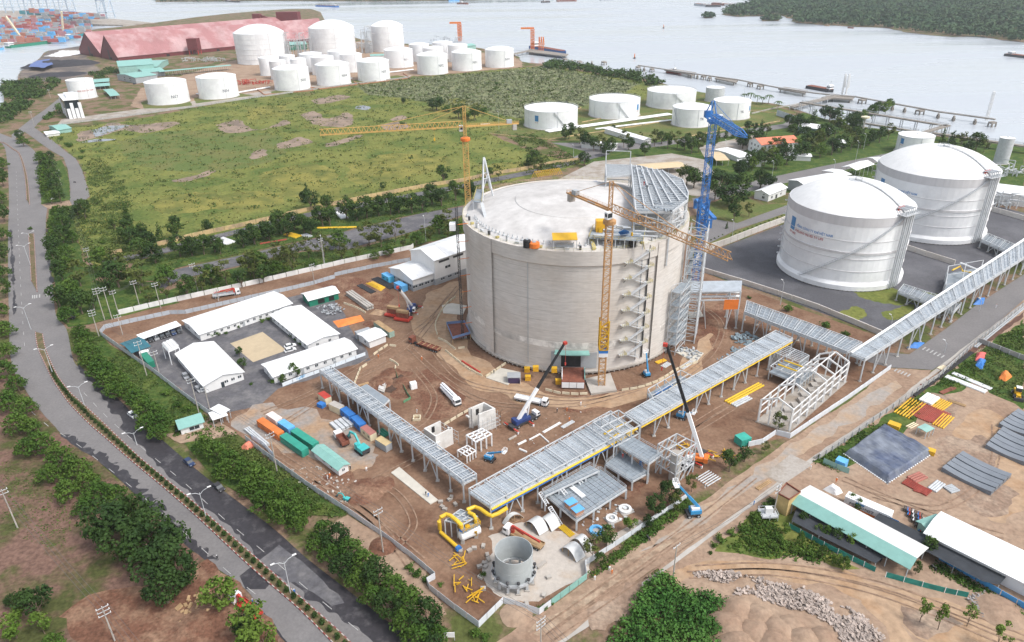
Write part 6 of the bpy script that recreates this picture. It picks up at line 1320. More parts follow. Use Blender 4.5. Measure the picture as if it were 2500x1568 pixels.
def truck(label,rear,front,cabm=None,body='flat',L=9.,m=None,name='truck'):
    t=thing(name,label,'truck');cabin(t,L/2-1.,cabm or M_white);part('chassis',MB().box((-.6,0,.65),(L-1.4,1.1,.3)),M_dark,t);wheels(t,[L/2-1.1,-L/2+1.2,-L/2+2.5]+([L/2-2.6]if L>9.5 else[]),1.)
    bl=L-2.6;bx=-1.2;m=m or M_grey
    if body in('flat','crane'):
        part('bed',MB().box((bx,0,1.),(bl,2.4,.2)),m,t)
        for s in(-1,1):part('side_board',MB().box((bx,s*1.2,1.2),(bl,.08,.5)),m,t)
        part('tail_board',MB().box((bx-bl/2,0,1.2),(.08,2.4,.5)),m,t)
    if body=='crane':
        cr=part('crane_column',MB().box((L/2-2.6,0,1.),(.7,.8,2.4)),M_red,t);part('crane_boom',MB().beam((L/2-2.6,0,3.4),(-L/2+.8,.2,2.6),.4,.5),M_red,t);part('crane_boom_tip',MB().beam((L/2-2.8,0,3.),(0,0,2.2),.3),M_red,t)
    if body=='dump':
        part('tipper',MB().obox((bx-bl/2,-1.25,1.),(bl,0,0),(0,2.5,0),(0,0,.2)),m,t)
        for s in(-1,1):part('tipper_side',MB().box((bx,s*1.2,1.2),(bl,.12,1.3)),m,t)
        for x in(bx-bl/2,bx+bl/2):part('tipper_end',MB().box((x,0,1.2),(.12,2.4,1.3)),m,t)
    if body=='pump':
        part('body',MB().box((bx,0,1.),(bl,2.3,.7)),M_white,t)
        for k,(y,z,w)in enumerate(((-.5,2.,.5),(.1,2.4,.55),(.65,2.,.45))):part('boom_arm',MB().beam((L/2-2.2,y,z+.6),(-L/2-.6,y,z),w,w),M_white,t)
        part('hopper',MB().box((-L/2-.2,0,.8),(1.,1.6,.9)),M_red,t);part('turret',MB().lathe((L/2-2.6,0,1.6),[(.6,0),(.5,1.4),(.01,1.4)],10),M_white,t);part('stripe',MB().box((bx,1.16,1.2),(bl*.9,.04,.2)),M_red,t)
    return put(t,G(*rear),G(*front))
def at_mid(p,q):return(G(*p)+G(*q))/2
truck('white concrete pump truck with its boom folded along its back',(1080,950),(1121,995),body='pump',L=12.5,name='pump_truck')
truck('white lorry with pipes and a blue load on its bed behind the crane boom',(1258,975),(1337,992),body='flat',L=12,m=M_white)
_t=bpy.data.objects[-1]
truck('dump truck with a white cab and brown tipper beside the teal excavator',(848,1096),(822,1063),body='dump',L=7.5,m=M_rust,name='dump_truck')
truck('lorry with a red folded crane parked behind the grey fence',(520,729),(588,718),body='crane',L=12,m=M_galv,name='crane_lorry')
truck('white cab lorry with an orange crane beside the round vessel',(1326,1344),(1232,1298),body='crane',L=12,m=M_wood,name='crane_lorry')
bpy.data.objects
def trailer(label,rear,front):
    t=thing('trailer_truck',label,'truck');L=15.;cabin(t,L/2-1.2,M_rust,h=2.4);part('chassis',MB().box((L/2-2.5,0,.6),(5,1.2,.3)),M_black,t);part('trailer_bed',MB().box((-2.2,0,1.1),(10.5,2.5,.3)),M_rust,t);wheels(t,[L/2-1.3,L/2-4,L/2-5.2,-6.6,-5.4,-4.2],1.)
    for i in range(5):part('bolster',MB().box((-7+i*2.4,0,1.42),(.3,2.5,.25)),M_wood,t)
    for s in(-1,1):part('side_rail',MB().box((-2.2,s*1.25,1.42),(10.5,.1,.3)),M_rust,t)
    return put(t,G(*rear),G(*front))
trailer('rusty brown tractor with an empty flat trailer near the hoist',(1077,862),(998,835))
M_navy=mat('crane_navy',(.025,.05,.17),.5)
def mobile_crane(label,base,rear,tip,ztip,m=M_navy,L=12.,mid=.42,lower=M_white,upper=M_black):
    t=thing('mobile_crane',label,'crane');b,r=G(*base),G(*rear);d=(b-r).normalized()
    part('carrier',MB().box((0,0,.7),(L,2.6,.7)),M_dark,t);wheels(t,[-L*.4,-L*.28,L*.2,L*.34],1.15,.62,.5);cabin(t,L/2-.9,M_white,2.5,1.6,1.7,1.0)
    for x in(-L*.46,L*.08):
        part('outrigger',MB().box((x,0,.75),(.4,7.,.35)),M_red,t)
        for s in(-1,1):part('outrigger_foot',MB().box((x,s*3.4,0),(.5,.5,.9)),M_white,t)
    rz=math.atan2(d.y,d.x);put(t,b,rz=rz)
    T=G(tip[0],tip[1],ztip);loc=lambda p:Matrix.Rotation(-rz,4,'Z')@(p-V3((b.x,b.y,0)));T=loc(T);h=V3((T.x,T.y,0)).normalized();s=V3((-h.y,h.x,0))
    # parts below are written in the crane's own frame
    def lp(nm,mb,mm,stuff=False):
        me=mb.mesh(nm);me.materials.append(mm);o=bpy.data.objects.new(nm,me);COL.objects.link(o);o.parent=t
        if stuff:o['kind']='stuff'
    lp('slewing_deck',MB().obox(-h*3.4-s*1.3+V3((0,0,1.5)),h*5.2,s*2.6,(0,0,1.1)),m);lp('counterweight',MB().obox(-h*4.2-s*1.5+V3((0,0,1.4)),h*1.2,s*3.,(0,0,1.5)),m)
    lp('operator_cab',MB().obox(h*.2+s*1.32+V3((0,0,1.6)),h*1.9,s*1.,(0,0,1.7)),M_white);lp('cab_window',MB().obox(h*2.11+s*1.4+V3((0,0,2.2)),h*.05,s*.85,(0,0,.9)),M_glass)
    P=-h*2.4+V3((0,0,2.4));M_=P.lerp(T,mid);M2=P.lerp(T,(1+mid)/2)
    lp('boom_base',MB().beam(P,M_,.85,1.05),lower);lp('boom_section',MB().beam(P.lerp(M_,.97),M2,.7,.85),upper);lp('boom_section',MB().beam(M_.lerp(M2,.98),T,.55,.7),upper)
    lp('luffing_cylinder',MB().beam(h*1.2+V3((0,0,2.)),P.lerp(T,mid*.62),.35),M_white);lp('boom_head',MB().obox(T-s*.5,h*1.2,s*1.,(0,0,.9)),M_red)
    lp('hook_line',MB().beam(T+h*.9,T+h*.9-V3((0,0,7)),.07).obox(T+h*.7-s*.2-V3((0,0,8)),h*.4,s*.4,(0,0,1.)),M_red,True)
    return t
mobile_crane('dark blue mobile crane with a black and white boom raised before the tank door',(1280,1033),(1246,1050),(1376,842),24)
mobile_crane('mobile crane with a long white and black boom leaning over the long rack',(1692,1128),(1710,1112),(1629,846),38,m=M_orange)
mobile_crane('small crane with a thick white boom lifting beside rusty crates',(1003,765),(1016,748),(972,703),19,mid=.85)
def excavator(label,p,q,m=None,s=1.):
    m=m or mat('excavator_teal',(.06,.42,.42),.5);t=thing('excavator',label,'excavator')
    for y in(-1.1,1.1):part('track',MB().poly([(-1.9,0),(1.9,0)],0,1).box((0,y,.0),(3.6,.6,.85))if False else MB().tube([(-1.5,y-.3,.45),(-1.5,y+.3,.45)],.45,10).box((0,y,0),(3.,.6,.9)).tube([(1.5,y-.3,.45),(1.5,y+.3,.45)],.45,10),M_black,t,stuff=True)
    part('house',MB().box((-.8,0,1.0),(3.,2.6,1.3)),m,t);part('counterweight',MB().box((-2.1,0,1.0),(.7,2.5,1.1)),M_dark,t);c=part('cab',MB().box((.9,.75,1.),(1.4,1.1,1.9)),m,t);part('window',MB().box((1.61,.75,1.9),(.05,.9,.8)),M_glass,c)
    part('boom',MB().beam((.9,-.2,1.7),(3.2,-.2,4.6),.5,.6),m,t);part('boom',MB().beam((3.1,-.2,4.5),(5.6,-.2,4.),.45,.55),m,t);part('dipper',MB().beam((5.5,-.2,4.2),(6.9,-.2,1.8),.35,.45),m,t);part('bucket',MB().obox((6.6,-.8,1.),(.9,0,0),(0,1.2,0),(.2,0,.9)),M_dark,t)
    return put(t,G(*p),rz=math.atan2((G(*q)-G(*p)).y,(G(*q)-G(*p)).x),s=s)
excavator('teal excavator reaching towards the dump truck',(884,1104),(838,1068),s=1.1)
excavator('tiny teal excavator digging near the white fence',(846,1222),(826,1216),s=.45)
t=thing('wheel_loader','yellow wheel loader standing on bare earth at the right edge','loader');part('body',MB().box((-1.,0,.9),(3.,1.8,1.2)),M_yellow,t);part('front_frame',MB().box((1.4,0,.8),(1.6,1.2,.8)),M_yellow,t);c=part('cab',MB().box((-.2,0,2.1),(1.5,1.5,1.4)),M_glass,t);part('cab_roof',MB().box((-.2,0,3.5),(1.7,1.7,.15)),M_white,c);wheels(t,[-1.7,1.5],1.1,.75,.6);part('bucket',MB().obox((3.,-1.4,.1),(.9,0,.1),(0,2.8,0),(-.1,0,1.1)),M_dark,t);part('lift_arm',MB().beam((1.2,.6,1.6),(3.1,.6,.7),.2).beam((1.2,-.6,1.6),(3.1,-.6,.7),.2),M_yellow,t,stuff=True);put(t,G(2482,968),rz=-2.)
def boom_lift(label,p,q,tipz,s=1.,m=None):
    m=m or mat('lift_blue',(.04,.26,.52),.5);t=thing('boom_lift',label,'boom lift');part('base',MB().box((0,0,.5),(2.8,2.,.5)),M_dark,t);wheels(t,[-1.,1.],1.,.5,.35);part('turret',MB().box((-.5,0,1.0),(2.4,1.9,.9)),m,t);part('hood',MB().box((-.4,.1,1.9),(1.8,1.2,.5)),M_white,t);a=G(*p);b=G(q[0],q[1],tipz);L=V3((b.x-a.x,b.y-a.y,0)).length
    e=V3((max(.6,L),0,tipz));e/=s;k=V3((-1.2,0,2.2));mm=k.lerp(e,.45);part('lower_boom',MB().beam(k,mm,.5,.6),m,t);part('upper_boom',MB().beam(mm,e,.36,.42),m,t);part('basket',railing(MB().obox(e+V3((0,-.9,-.1)),(1.,0,0),(0,1.8,0),(0,0,.12)),[e+V3((0,-.9,0)),e+V3((1,-.9,0)),e+V3((1,.9,0)),e+V3((0,.9,0))],1.1,.9,.08,True),M_white,t,stuff=True)
    return put(t,a,rz=math.atan2(b.y-a.y,b.x-a.x),s=s)
boom_lift('blue boom lift reaching up beside fence trees on the dirt road',(1690,1258),(1656,1184),11.,1.25)
boom_lift('blue boom lift with a white hood near the small post frame',(1197,1125),(1228,1103),5)
boom_lift('blue boom lift standing against the foot of the concrete tank',(1577,918),(1578,862),9)
boom_lift('low blue lift parked beneath the long bright rack',(1664,1022),(1690,1008),3.4)
def car_proto(label,m):
    t=thing('parked_car',label,'car');pr=[(-2.2,.35),(2.2,.35),(2.25,.8),(1.1,.95),(-1.9,1.0),(-2.25,.85)];n=len(pr);part('body',MB().add([(x,-.88,z)for x,z in pr]+[(x,.88,z)for x,z in pr],[tuple(range(n)),tuple(range(2*n-1,n-1,-1))]+[(i,i+n,(i+1)%n+n,(i+1)%n)for i in range(n)]),m,t)
    pg=[(-1.95,1.0),(1.1,.96),(.4,1.5),(-1.5,1.55)];part('windows',MB().add([(x,-.8,z)for x,z in pg]+[(x,.8,z)for x,z in pg],[(0,1,2,3),(7,6,5,4)]+[(i,i+4,(i+1)%4+4,(i+1)%4)for i in range(4)]),M_glass,t);part('roof',MB().box((-.55,0,1.53),(1.8,1.5,.07)),m,t);wheels(t,[-1.35,1.4],.8,.34,.22)
    for s in(-1,1):part('headlight',MB().box((2.24,s*.6,.68),(.06,.36,.14)),M_galv,t)
    return t
CARM=dict(white=M_white,black=M_dark,silver=mat('silver_paint',(.45,.46,.48),.35,metal=.4,var=.05),navy=mat('navy_paint',(.03,.05,.12),.35,var=.05))
for i,(x,y,x2,y2,c,l)in enumerate(((325,1017,335,1025,'white','white saloon car driving on the shaded lane'),(463,1133,473,1141,'navy','dark blue pickup parked on the shaded lane under trees'),(535,1194,545,1202,'black','black car on the shaded lane behind a small white cart'),(454,922,460,932,'silver','silver car beside the broad white hall'),(486,954,494,962,'silver','silver car by the hall gable near the pole'),(709,848,720,845,'white','white car at the corner of the sand court'),(709,858,720,855,'white','white car tucked beside the awning hut'),(329,206,333,205,'black','dark car on the far tank farm yard'),(124,488,130,487,'white','white and blue car at the track mouth'),(171,779,180,778,'black','dark car under the big tree at the junction'))):
    p,q=G(x,y),G(x2,y2);put(car_proto(l,CARM[c]),p,rz=math.atan2((q-p).y,(q-p).x))
for i in range(7):p,q=G(354+i*14,837-i*4.3),G(360+i*14,845-i*4.3);put(car_proto('%s car from the teal shed under the long white car port'%ordinal(i),CARM[('silver','black','silver','black','black','navy','black')[i]]),p,rz=math.atan2((q-p).y,(q-p).x))
# ================================================================ CONTAINERS AND BOXES
def cont(label,a,b,m,w=2.44,h=2.6,cat='container',name='shipping_container',z=0.,ribs=True,roof=None,wins=0):
    A,B=G(a[0],a[1],h+z),G(b[0],b[1],h+z);A.z=B.z=z;d=(B-A).normalized();s=V3((-d.y,d.x,0));L=(B-A).length;t=thing(name,label,cat,(A+B)/2)
    part('body',MB().obox(A-s*w/2,d*L,s*w,(0,0,h)),m,t);part('roof',MB().obox(A-s*(w/2+.03)-d*.03+V3((0,0,h)),d*(L+.06),s*(w+.06),(0,0,.08)),roof or m,t)
    for k in(0,1):part('door',MB().obox(B-s*(w/2-.1)+s*k*(w/2)+d*.01+V3((0,0,.15)),d*.05,s*(w/2-.15),(0,0,h-.3)),m,t)
    if ribs:
        g=MB()
        for i in range(int(L/.6)):
            for o in(-1,1):g.beam(A+d*(i+.5)*.6+s*o*(w/2+.02)+V3((0,0,.2)),A+d*(i+.5)*.6+s*o*(w/2+.02)+V3((0,0,h-.15)),.14,.08)
        part('corrugation',g,m,t,stuff=True)
    for i in range(wins):o=part('window',MB().obox(A+d*L*(i+.5)/wins-s*(w/2+.05)+V3((0,0,1.2)),d*1.,s*.06,(0,0,.8)),M_glass,t)
    return t
z1=lambda x,y:(600+x*.1495,960+y*.1495);M_cream=mat('cream_paint',(.66,.58,.42),.6);M_lblue=mat('light_blue_paint',(.12,.38,.68),.5)
for l,a,b,m,kw in(('orange container at the fence end of the container row',(228,420),(570,652),mat('container_orange',(.58,.17,.04),.6,var=.15),{}),('pale pink white container behind the orange one',(380,322),(540,428),mat('pinkish_white',(.72,.62,.58),.6),{}),('light blue container between the white and green ones',(570,447),(750,567),M_lblue,{}),('green container at the back of the row',(782,590),(1140,825),mat('container_green',(.03,.27,.20),.6,var=.12),{}),('green container at the front beside the orange one',(607,670),(965,920),MATS['container_green'],{}),
    ('cream cabin with a red roof at the start of the slender rack',(1225,-15),(1345,75),M_cream,dict(roof=M_red)),('long cream cabin with a soiled roof under the slender rack',(1395,150),(1565,230),M_cream,dict(roof=M_conc)),('first bright blue cabin with white doors under the slender rack',(1590,238),(1740,360),M_blue,dict(wins=2)),('second bright blue cabin next to the steel sheets',(1770,375),(1910,510),M_blue,dict(wins=2)),('cream cabin with a reddish roof beside the second blue cabin',(1920,537),(2080,665),M_cream,dict(roof=mat('dull_red',(.36,.15,.13),.7),wins=2)),('grey cabin with a sand coloured roof beside the excavator',(2160,725),(2335,835),M_grey,dict(roof=mat('sand_roof',(.52,.40,.22),.7)))):
    cont(l,z1(*a),z1(*b),m,**kw)
cont('small blue skip box beside the red roofed cabin',z1(1190,150),z1(1275,185),M_blue,h=1.4,w=1.9,cat='skip',name='skip')
cont('long pale green container with planks on top near the small hut',(918,784),(956,810),mat('pale_green_paint',(.30,.42,.36),.7),roof=M_wood)
cont('sky blue generator cabin beside the workshop wing',(938,666),(955,676),mat('sky_blue',(.08,.42,.66),.5),h=3,w=3.2,roof=M_lblue,wins=2);cont('blue generator box closest to the workshop corner',(968,688),(988,698),M_lblue,h=3,w=3.2)
cont('teal skip box by young trees near the steel frame',(1803,1070),(1826,1062),mat('skip_teal',(.04,.35,.28),.6),h=2.6,w=3.4);cont('green portable cabin in the fence corner by the pole',(350,862),(368,884),M_green,h=2.6);cont('white cabin wedged between the teal shed and green cabin',(340,860),(362,856),M_white,h=2.4,w=2.2)
cont('light blue tank house beside the black tarpaulin stack',(2044,1118),(2068,1128),M_lblue,h=2.6,w=2.6);cont('orange skip full of scrap behind the tarpaulin stack',(2170,1030),(2198,1040),M_yellow,h=1.4);cont('yellow skip at the far corner of the tarpaulin stack',(2266,1096),(2284,1102),M_yellow,h=1.5,w=2.)
wc=cont('long white and orange container with dark lettering beside the long shed',(2068,1206),(2178,1254),M_white,h=3.4,w=2.8)
_A,_B=G(2068,1206,3.4),G(2178,1254,3.4);_d=(_B-_A);_d.z=0;_d.normalize();_s=V3((_d.y,-_d.x,0));_A.z=0
part('lower_band',MB().obox(_A+_s*1.5,_d*((_B-_A).length),_s*.05,(0,0,1.3)),M_orange,wc)
for f,tx in((1.4,'PILECONST'),(10.2,'PILECONST')):part('lettering',text_on_plane(tx,1.25,_A+_s*1.52+_d*f+V3((0,0,1.6)),_d,(0,0,1)),M_text,wc);part('emblem',MB().obox(_A+_s*1.52+_d*(f+1.6)+V3((0,0,2.7)),_d*2.2,_s*.04,(0,0,.5)),M_brand,wc)
gable('site_cabin','long teal roofed cabin at the end of the container row','cabin',z1(1510,1240),z1(1665,1155),z1(1095,935),2.7,3.4,rm=M_teal,seams=2,wins=[('v0',.3,1.5,.9,.8),('v0',.6,1.5,.9,.8),('u0',.5,1.5,.8,.8)])
# ================================================================ THE ROUND VESSEL, SHELLS, GAS PIPES
c,r,h,a=solve_tank(1207.7,1301.4,1378.6,1451);vs=thing('round_vessel','open topped round grey steel vessel on short legs','vessel',c);M_steelp=mat('primed_steel',(.40,.43,.44),.55,var=.08,scale=.6)
zl=h*.28
part('shell',MB().lathe(c,[(r,zl),(r,h*.6),(r+.03,h*.6),(r+.03,h*.62),(r,h*.62),(r,h),(r-.12,h),(r-.12,zl),(r,zl)],64),M_steelp,vs)
part('base_ring',MB().lathe(c,[(r+.5,zl-.5),(r+.5,zl),(r-.4,zl),(r-.4,zl-.5),(r+.5,zl-.5)],48),M_galv,vs);part('walkway_rail',railing(MB(),[c+V3((math.cos(i*.35)*(r+.9),math.sin(i*.35)*(r+.9),zl))for i in range(18)],1.,1.5,.09,True),M_galv,vs,stuff=True)
for i in range(12):
    q=a+i*math.pi/6+.2;e=V3((math.cos(q),math.sin(q),0));part('leg',MB().beam(c+e*(r+.1),c+e*(r+.1)+V3((0,0,zl)),.6),M_galv,vs);part('footing',MB().box(tuple(c+e*(r+.1)),(1.2,1.2,.4)),M_conc,vs);part('jack',MB().lathe(c+e*(r+.6)+V3((0,0,zl)),[(.2,0),(.2,1.),(.4,1.1),(.4,1.5),(.01,1.7)],8),M_dark,vs)
struct('pit_floor',MB().poly([c+V3((math.cos(i*.3)*(r-.3),math.sin(i*.3)*(r-.3),0))for i in range(21)],.22,.26),M_conc)
def arch(label,p,q,w,rise,L=None):
    P,Q,W=G(*p),G(*q),G(*w)-G(*p);W.z=0;C_=Q-P;n=10;t=thing('arched_shell',label,'steel shell',(P+Q)/2,'arched steel shells');mb=MB();pts=[]
    for i in range(n+1):f=i/n;pts.append(P.lerp(Q,f)+V3((0,0,.25+rise*4*f*(1-f))))
    for i in range(n):mb.add([pts[i],pts[i]+W,pts[i+1]+W,pts[i+1]]+[x+V3((0,0,.12))for x in(pts[i],pts[i]+W,pts[i+1]+W,pts[i+1])],BOXF)
    part('shell',mb,mat('shell_steel',(.56,.57,.57),.45,var=.05),t)
    for f in(.15,.5,.85):
        for o in(0,1):b=P.lerp(Q,f)+W*(.02+.96*o);part('prop',MB().beam(b,b+V3((0,0,.2+rise*4*f*(1-f))),.18),M_wood,t)
    for o in(0.,1.):part('rim_timber',MB().beam(P+W*o,Q+W*o,.2),M_wood,t)
z2=lambda x,y:(1130+x*.1495,1250+y*.1495)
arch('arched grey shell beside its twin, nearer the crane lorry',z2(1000,200),z2(1250,405),z2(1155,105),2.2);arch('arched grey shell closest to the steel stair',z2(1230,150),z2(1450,340),z2(1375,50),2.2);arch('narrow arched shell behind the white cab lorry',z2(690,235),z2(1000,110),z2(640,195),2.4);arch('arched grey shell half under the fence trees',z2(1585,620),z2(1855,840),z2(1735,520),2.2);arch('arched grey shell behind the one under the trees',z2(1765,480),z2(2000,680),z2(1880,400),2.2)
gp=thing('gas_pipework','thick yellow gas pipe looping down from the end of the main rack','pipework',G(1120,1270));k=lambda x,y,z:G(1020+x*.1734,1240+y*.1734,z)
part('pipe',MB().tube([k(1260,0,7),k(1130,80,6.2),k(1040,115,6),k(990,95,6),k(880,15,6),k(800,-15,6),k(700,25,6),k(695,50,5)],.55,10),M_ypipe,gp);part('pipe',MB().tube([k(715,65,6),k(790,100,6),k(815,150,5.4),k(815,205,4)],.5,10),M_ypipe,gp);part('pipe',MB().tube([k(315,300,1.6),k(300,190,5),k(325,130,6),k(400,90,6.3),k(460,110,6.3),k(560,190,6),k(610,240,5.4),k(620,300,3.8)],.55,10),M_ypipe,gp);part('pipe',MB().tube([k(320,340,1),k(570,565,1)],.5,10),M_ypipe,gp);part('end_flange',MB().tube([k(560,560,1),k(585,585,1)],.85,10),M_blue,gp);part('flange',MB().tube([k(620,300,4.2),k(620,320,3.8)],.75,10),M_blue,gp)
st=frame_box('low grey steel frame carrying the yellow gas loops',[k(380,190,5),k(640,240,5),k(840,130,5),k(600,30,5)],0,(5.2,),w=.3,grid=(3,3),decks=(4.6,))
ve=thing('gas_separator','white horizontal vessel under a yellow railed deck by the gas pipes','vessel',k(720,340,0));A_,B_=k(600,400,2.2),k(860,290,2.2);part('barrel',MB().tube([A_+(A_-B_)*.06,A_,B_,B_+(B_-A_)*.06],[.7,1.35,1.35,.7],14),M_whited,ve)
for f in(.12,.85):q=A_.lerp(B_,f);part('saddle',MB().box((q.x,q.y,0),(1.,2.2,1.6)),M_conc,ve)
DP=[k(560,290,3.8),k(640,360,3.8),k(885,240,3.8),k(830,170,3.8)];part('deck',MB().poly(DP,3.7,3.8),M_grate,ve);part('railing',railing(MB(),[V3((p.x,p.y,3.8))for p in DP],1.2,1.,.1,True),M_yellow,ve,stuff=True);part('hatch',MB().lathe(k(700,265,3.8),[(.7,0),(.7,.3),(.01,.35)],12),M_yellow,ve);part('ladder',MB().beam(k(815,330,3.6),k(815,420,0),.7,.12),M_yellow,ve)
# ================================================================ CONCRETE BOXES, STEEL FRAME BUILDING, DOOR RAMP
M_wconc=mat('white_concrete',(.66,.65,.63),.85,var=.06,scale=.5,c2=(.56,.545,.52),scale2=.2)
def cbox(label,P,h,opening,hole):
    t=thing('concrete_box',label,'concrete structure',sum(P,V3())/4);P=[V3((p.x,p.y,0))for p in P];cen=sum(P,V3())/4
    for i in range(4):
        a_,b_=P[i],P[(i+1)%4];n_=(cen-(a_+b_)/2).normalized()*.5;hh=h
        if i==opening:a2=b_;part('wall',MB().obox(a_+n_,(b_-a_)*.22,n_,(0,0,hh)),M_wconc,t);continue
        part('wall',MB().obox(a_+n_*.0,b_-a_,n_,(0,0,hh-.01*i)),M_wconc,t)
        if i==hole:m_=a_.lerp(b_,.5);part('doorway',MB().obox(m_-(b_-a_).normalized()*.5+n_*-.1+V3((0,0,h*.55)),(b_-a_).normalized()*1.1,n_*1.3,(0,0,2.2)),M_black,t)
    part('ledge',MB().obox(P[0]+(P[0]-cen)*.12+V3((0,0,h*.62)),(P[1]-P[0])*.25,(P[1]-P[0]).cross(V3((0,0,1))).normalized()*.6,(0,0,.5)),M_wconc,t)
    g=MB();Q=[p+(p-cen).normalized()*1.6 for p in P]
    for i in(1,2):
        for j in range(6):
            q=Q[i].lerp(Q[(i+1)%4],j/5);g.beam(q,q+V3((0,0,h*.8)),.1)
            if j<5:
                for z in(1.5,3.,4.5):g.beam(q+V3((0,0,z)),Q[i].lerp(Q[(i+1)%4],(j+1)/5)+V3((0,0,z)),.1)
    s=thing('scaffolding','grey scaffold poles around the '+label.split(' ',1)[1],'scaffold',sum(P,V3())/4);part('poles',g,M_galv,s,stuff=True)
z3=lambda x,y:(960+x*.1495,900+y*.1495)
cbox('lower open concrete box wrapped in scaffolding by the slender rack',Gs([z3(690,1110),z3(970,970),z3(760,850),z3(500,975)],6.2),6.2,1,2);cbox('taller open concrete box with an inner doorway near the mobile crane',Gs([z3(1225,650),z3(1400,750),z3(1670,650),z3(1480,545)],7.6),7.6,0,3)
sf=thing('frame_building','bare white steel portal frame of a building beside the low wall','frame building',G(1950,990));A_,B_,C_=G(1850,1030),G(1926,1055),G(1990,915);u,v=B_-A_,C_-A_;part('floor_slab',MB().obox(A_-u*.05-v*.02,u*1.1,v*1.05,(0,0,.35)),M_pave,sf);zc,zr=8.6,11.
for i in range(8):
    a_=A_+v*i/7;b_=a_+u;m_=(a_+b_)/2;Z=V3((0,0,1))
    for q in(a_,b_):part('column',MB().beam(q,q+Z*zc,.55),M_whited,sf)
    if i not in(1,3):part('rafter',MB().beam(a_+Z*zc,m_+Z*zr,.35,.5),M_whited,sf);part('rafter',MB().beam(m_+Z*zr,b_+Z*zc,.35,.5),M_whited,sf)
    if i in(0,7):[part('column',MB().beam(a_.lerp(b_,f),a_.lerp(b_,f)+Z*(zc+1.1),.35),M_whited,sf)for f in(.33,.66)]
for f in(0,1):
    for z in(3.2,6.,8.4):part('girt',MB().beam(A_+u*f+V3((0,0,z)),A_+u*f+v+V3((0,0,z)),.28),M_whited,sf)
part('ridge_beam',MB().beam(A_+u*.5+v*.55+V3((0,0,zr)),A_+u*.5+v+V3((0,0,zr)),.3),M_whited,sf)
for i in range(9):q=A_+u*(.2+.5*rnd.random())+v*(.08+.1*i);part('plinth',MB().box((q.x,q.y,.35),(2.2,2.8,.5+.6*rnd.random())),M_conc,sf)
dr=thing('door_platform','brown timber loading platform with white sheets before the tank door','platform',tp(.02,TR+6,0));e=(tp(.02,1,0)-tp(.02,0,0));s=V3((-e.y,e.x,0));o=tp(.02,TR+.3,2.9)
part('deck',MB().obox(o-s*4,e*10,s*8,(0,0,.25)),M_rust,dr)
for i in range(3):part('white_sheet',MB().obox(o+e*10.05-s*(3.9-i*2.65)-V3((0,0,2.2)),e*.08,s*2.5,(0,0,2.2)),M_white,dr)
for y in(-4,4):part('side_wall',MB().obox(o+s*y+e*1.5+V3((0,0,.26)),e*7,s*.3,(0,0,1.)),M_teal if y>0 else M_white,dr);[part('post',MB().beam(o+s*y+e*x,o+s*y+e*x-V3((0,0,2.9)),.35),M_rust,dr)for x in(2,6,9.8)]
for i,(x,y,z)in enumerate(((1287,908,0),(1289,928,0),(1363,937,0),(1308,905,3.2),(1353,908,3.2),(1354,888,3.2))):q=G(x,y,z);t=thing('yellow_crate',('yellow crate on the ground left of the tank door platform','yellow crate below the first one near the black kiosk','open yellow frame crate at the foot of the white sheets','yellow crate on the platform by the teal side wall','yellow crate on the platform by the white side wall','yellow crate deep inside the platform by the doorway')[i],'crate',q);part('body',MB().box(tuple(q),(2.,1.6,1.7)),MATS['cabin_yellow'],t);part('lid',MB().box((q.x,q.y,q.z+1.7),(2.1,1.7,.12)),M_yellow,t)
kb=thing('black_kiosk','dark purple kiosk with a grey flat roof on the pale slab','kiosk',G(1256,930));q=G(1255,932);part('body',MB().box(tuple(q),(4.2,3.,2.4)),mat('dark_purple',(.05,.035,.09),.6),kb);part('roof',MB().box((q.x,q.y+.4,2.41),(4.8,3.8,.2)),M_grey,kb);part('banner',MB().box((q.x+2.2,q.y-1,.2),(.1,2.,1.6)),M_white,kb)
for k,P_ in enumerate(([(1187,924),(1222,900),(1268,910),(1240,942)],[(1079,747),(1104,742),(1140,748),(1130,770),(1082,766)],[(1650,862),(1664,848),(1718,864),(1698,888)],[(1680,766),(1710,760),(1718,774),(1682,780)],[(955,1156),(975,1142),(1070,1223),(1051,1233)])):solo('concrete_pad',MB().poly(Gs(P_),0,.35),mat('new_concrete',(.52,.49,.43),.85,var=.1,scale=.4),('pale concrete pad with a kiosk left of the tank door','pale concrete pad between barriers left of the tank','pale concrete pad right of the tank door littered with steel','small concrete pad beneath the tall steel bridge','long narrow concrete strip between the containers and the slender rack')[k],'pad')
# ================================================================ ROAD FURNITURE
M_soil=mat('median_soil',(.15,.105,.06),.95,var=.4,scale=1.5,c2=(.09,.085,.035),scale2=.3)
M_kred=mat('kerb_red',(.26,.07,.065),.8,var=.2);M_kwht=mat('kerb_white',(.42,.37,.35),.8,var=.15)
def seg_of(P,y0,y1):return[p for p in P if y0<=PX(p)[1]<=y1]
KN=[0]
def median(y0,y1,keep):
    A,B=seg_of(MEDL,y0,y1),seg_of(MEDR,y0,y1);ms=struct('median_strip',sheet_mb(A+B[::-1],.42),M_soil);st=[MB(),MB()]
    for side in(A,B):
        pts=along(side,1.0)
        for i,(p,d)in enumerate(pts):
            q=p+d*.97;n_=V3((-d.y,d.x,0))*.11;mm=(M_kred,M_kwht)[i%2];tgt=MB()if PX(p)[1]>keep and KN[0]<300 else st[i%2]
            tgt.obox(V3((p.x,p.y,.15))-n_,q-p,n_*2,(0,0,.34))
            if tgt not in st:KN[0]+=1;part('kerbstone',tgt,mm,ms)
    for s_,mm in zip(st,(M_kred,M_kwht)):
        if s_.v:part('kerbstones',s_,mm,ms,stuff=True)
    return A,B
median(346,501,9999);median(571,715,9999);A,B=median(811,1640,1190)
C_=[(p+min(B,key=lambda q:(q-p).length))/2 for p in A];k=0;bm=None
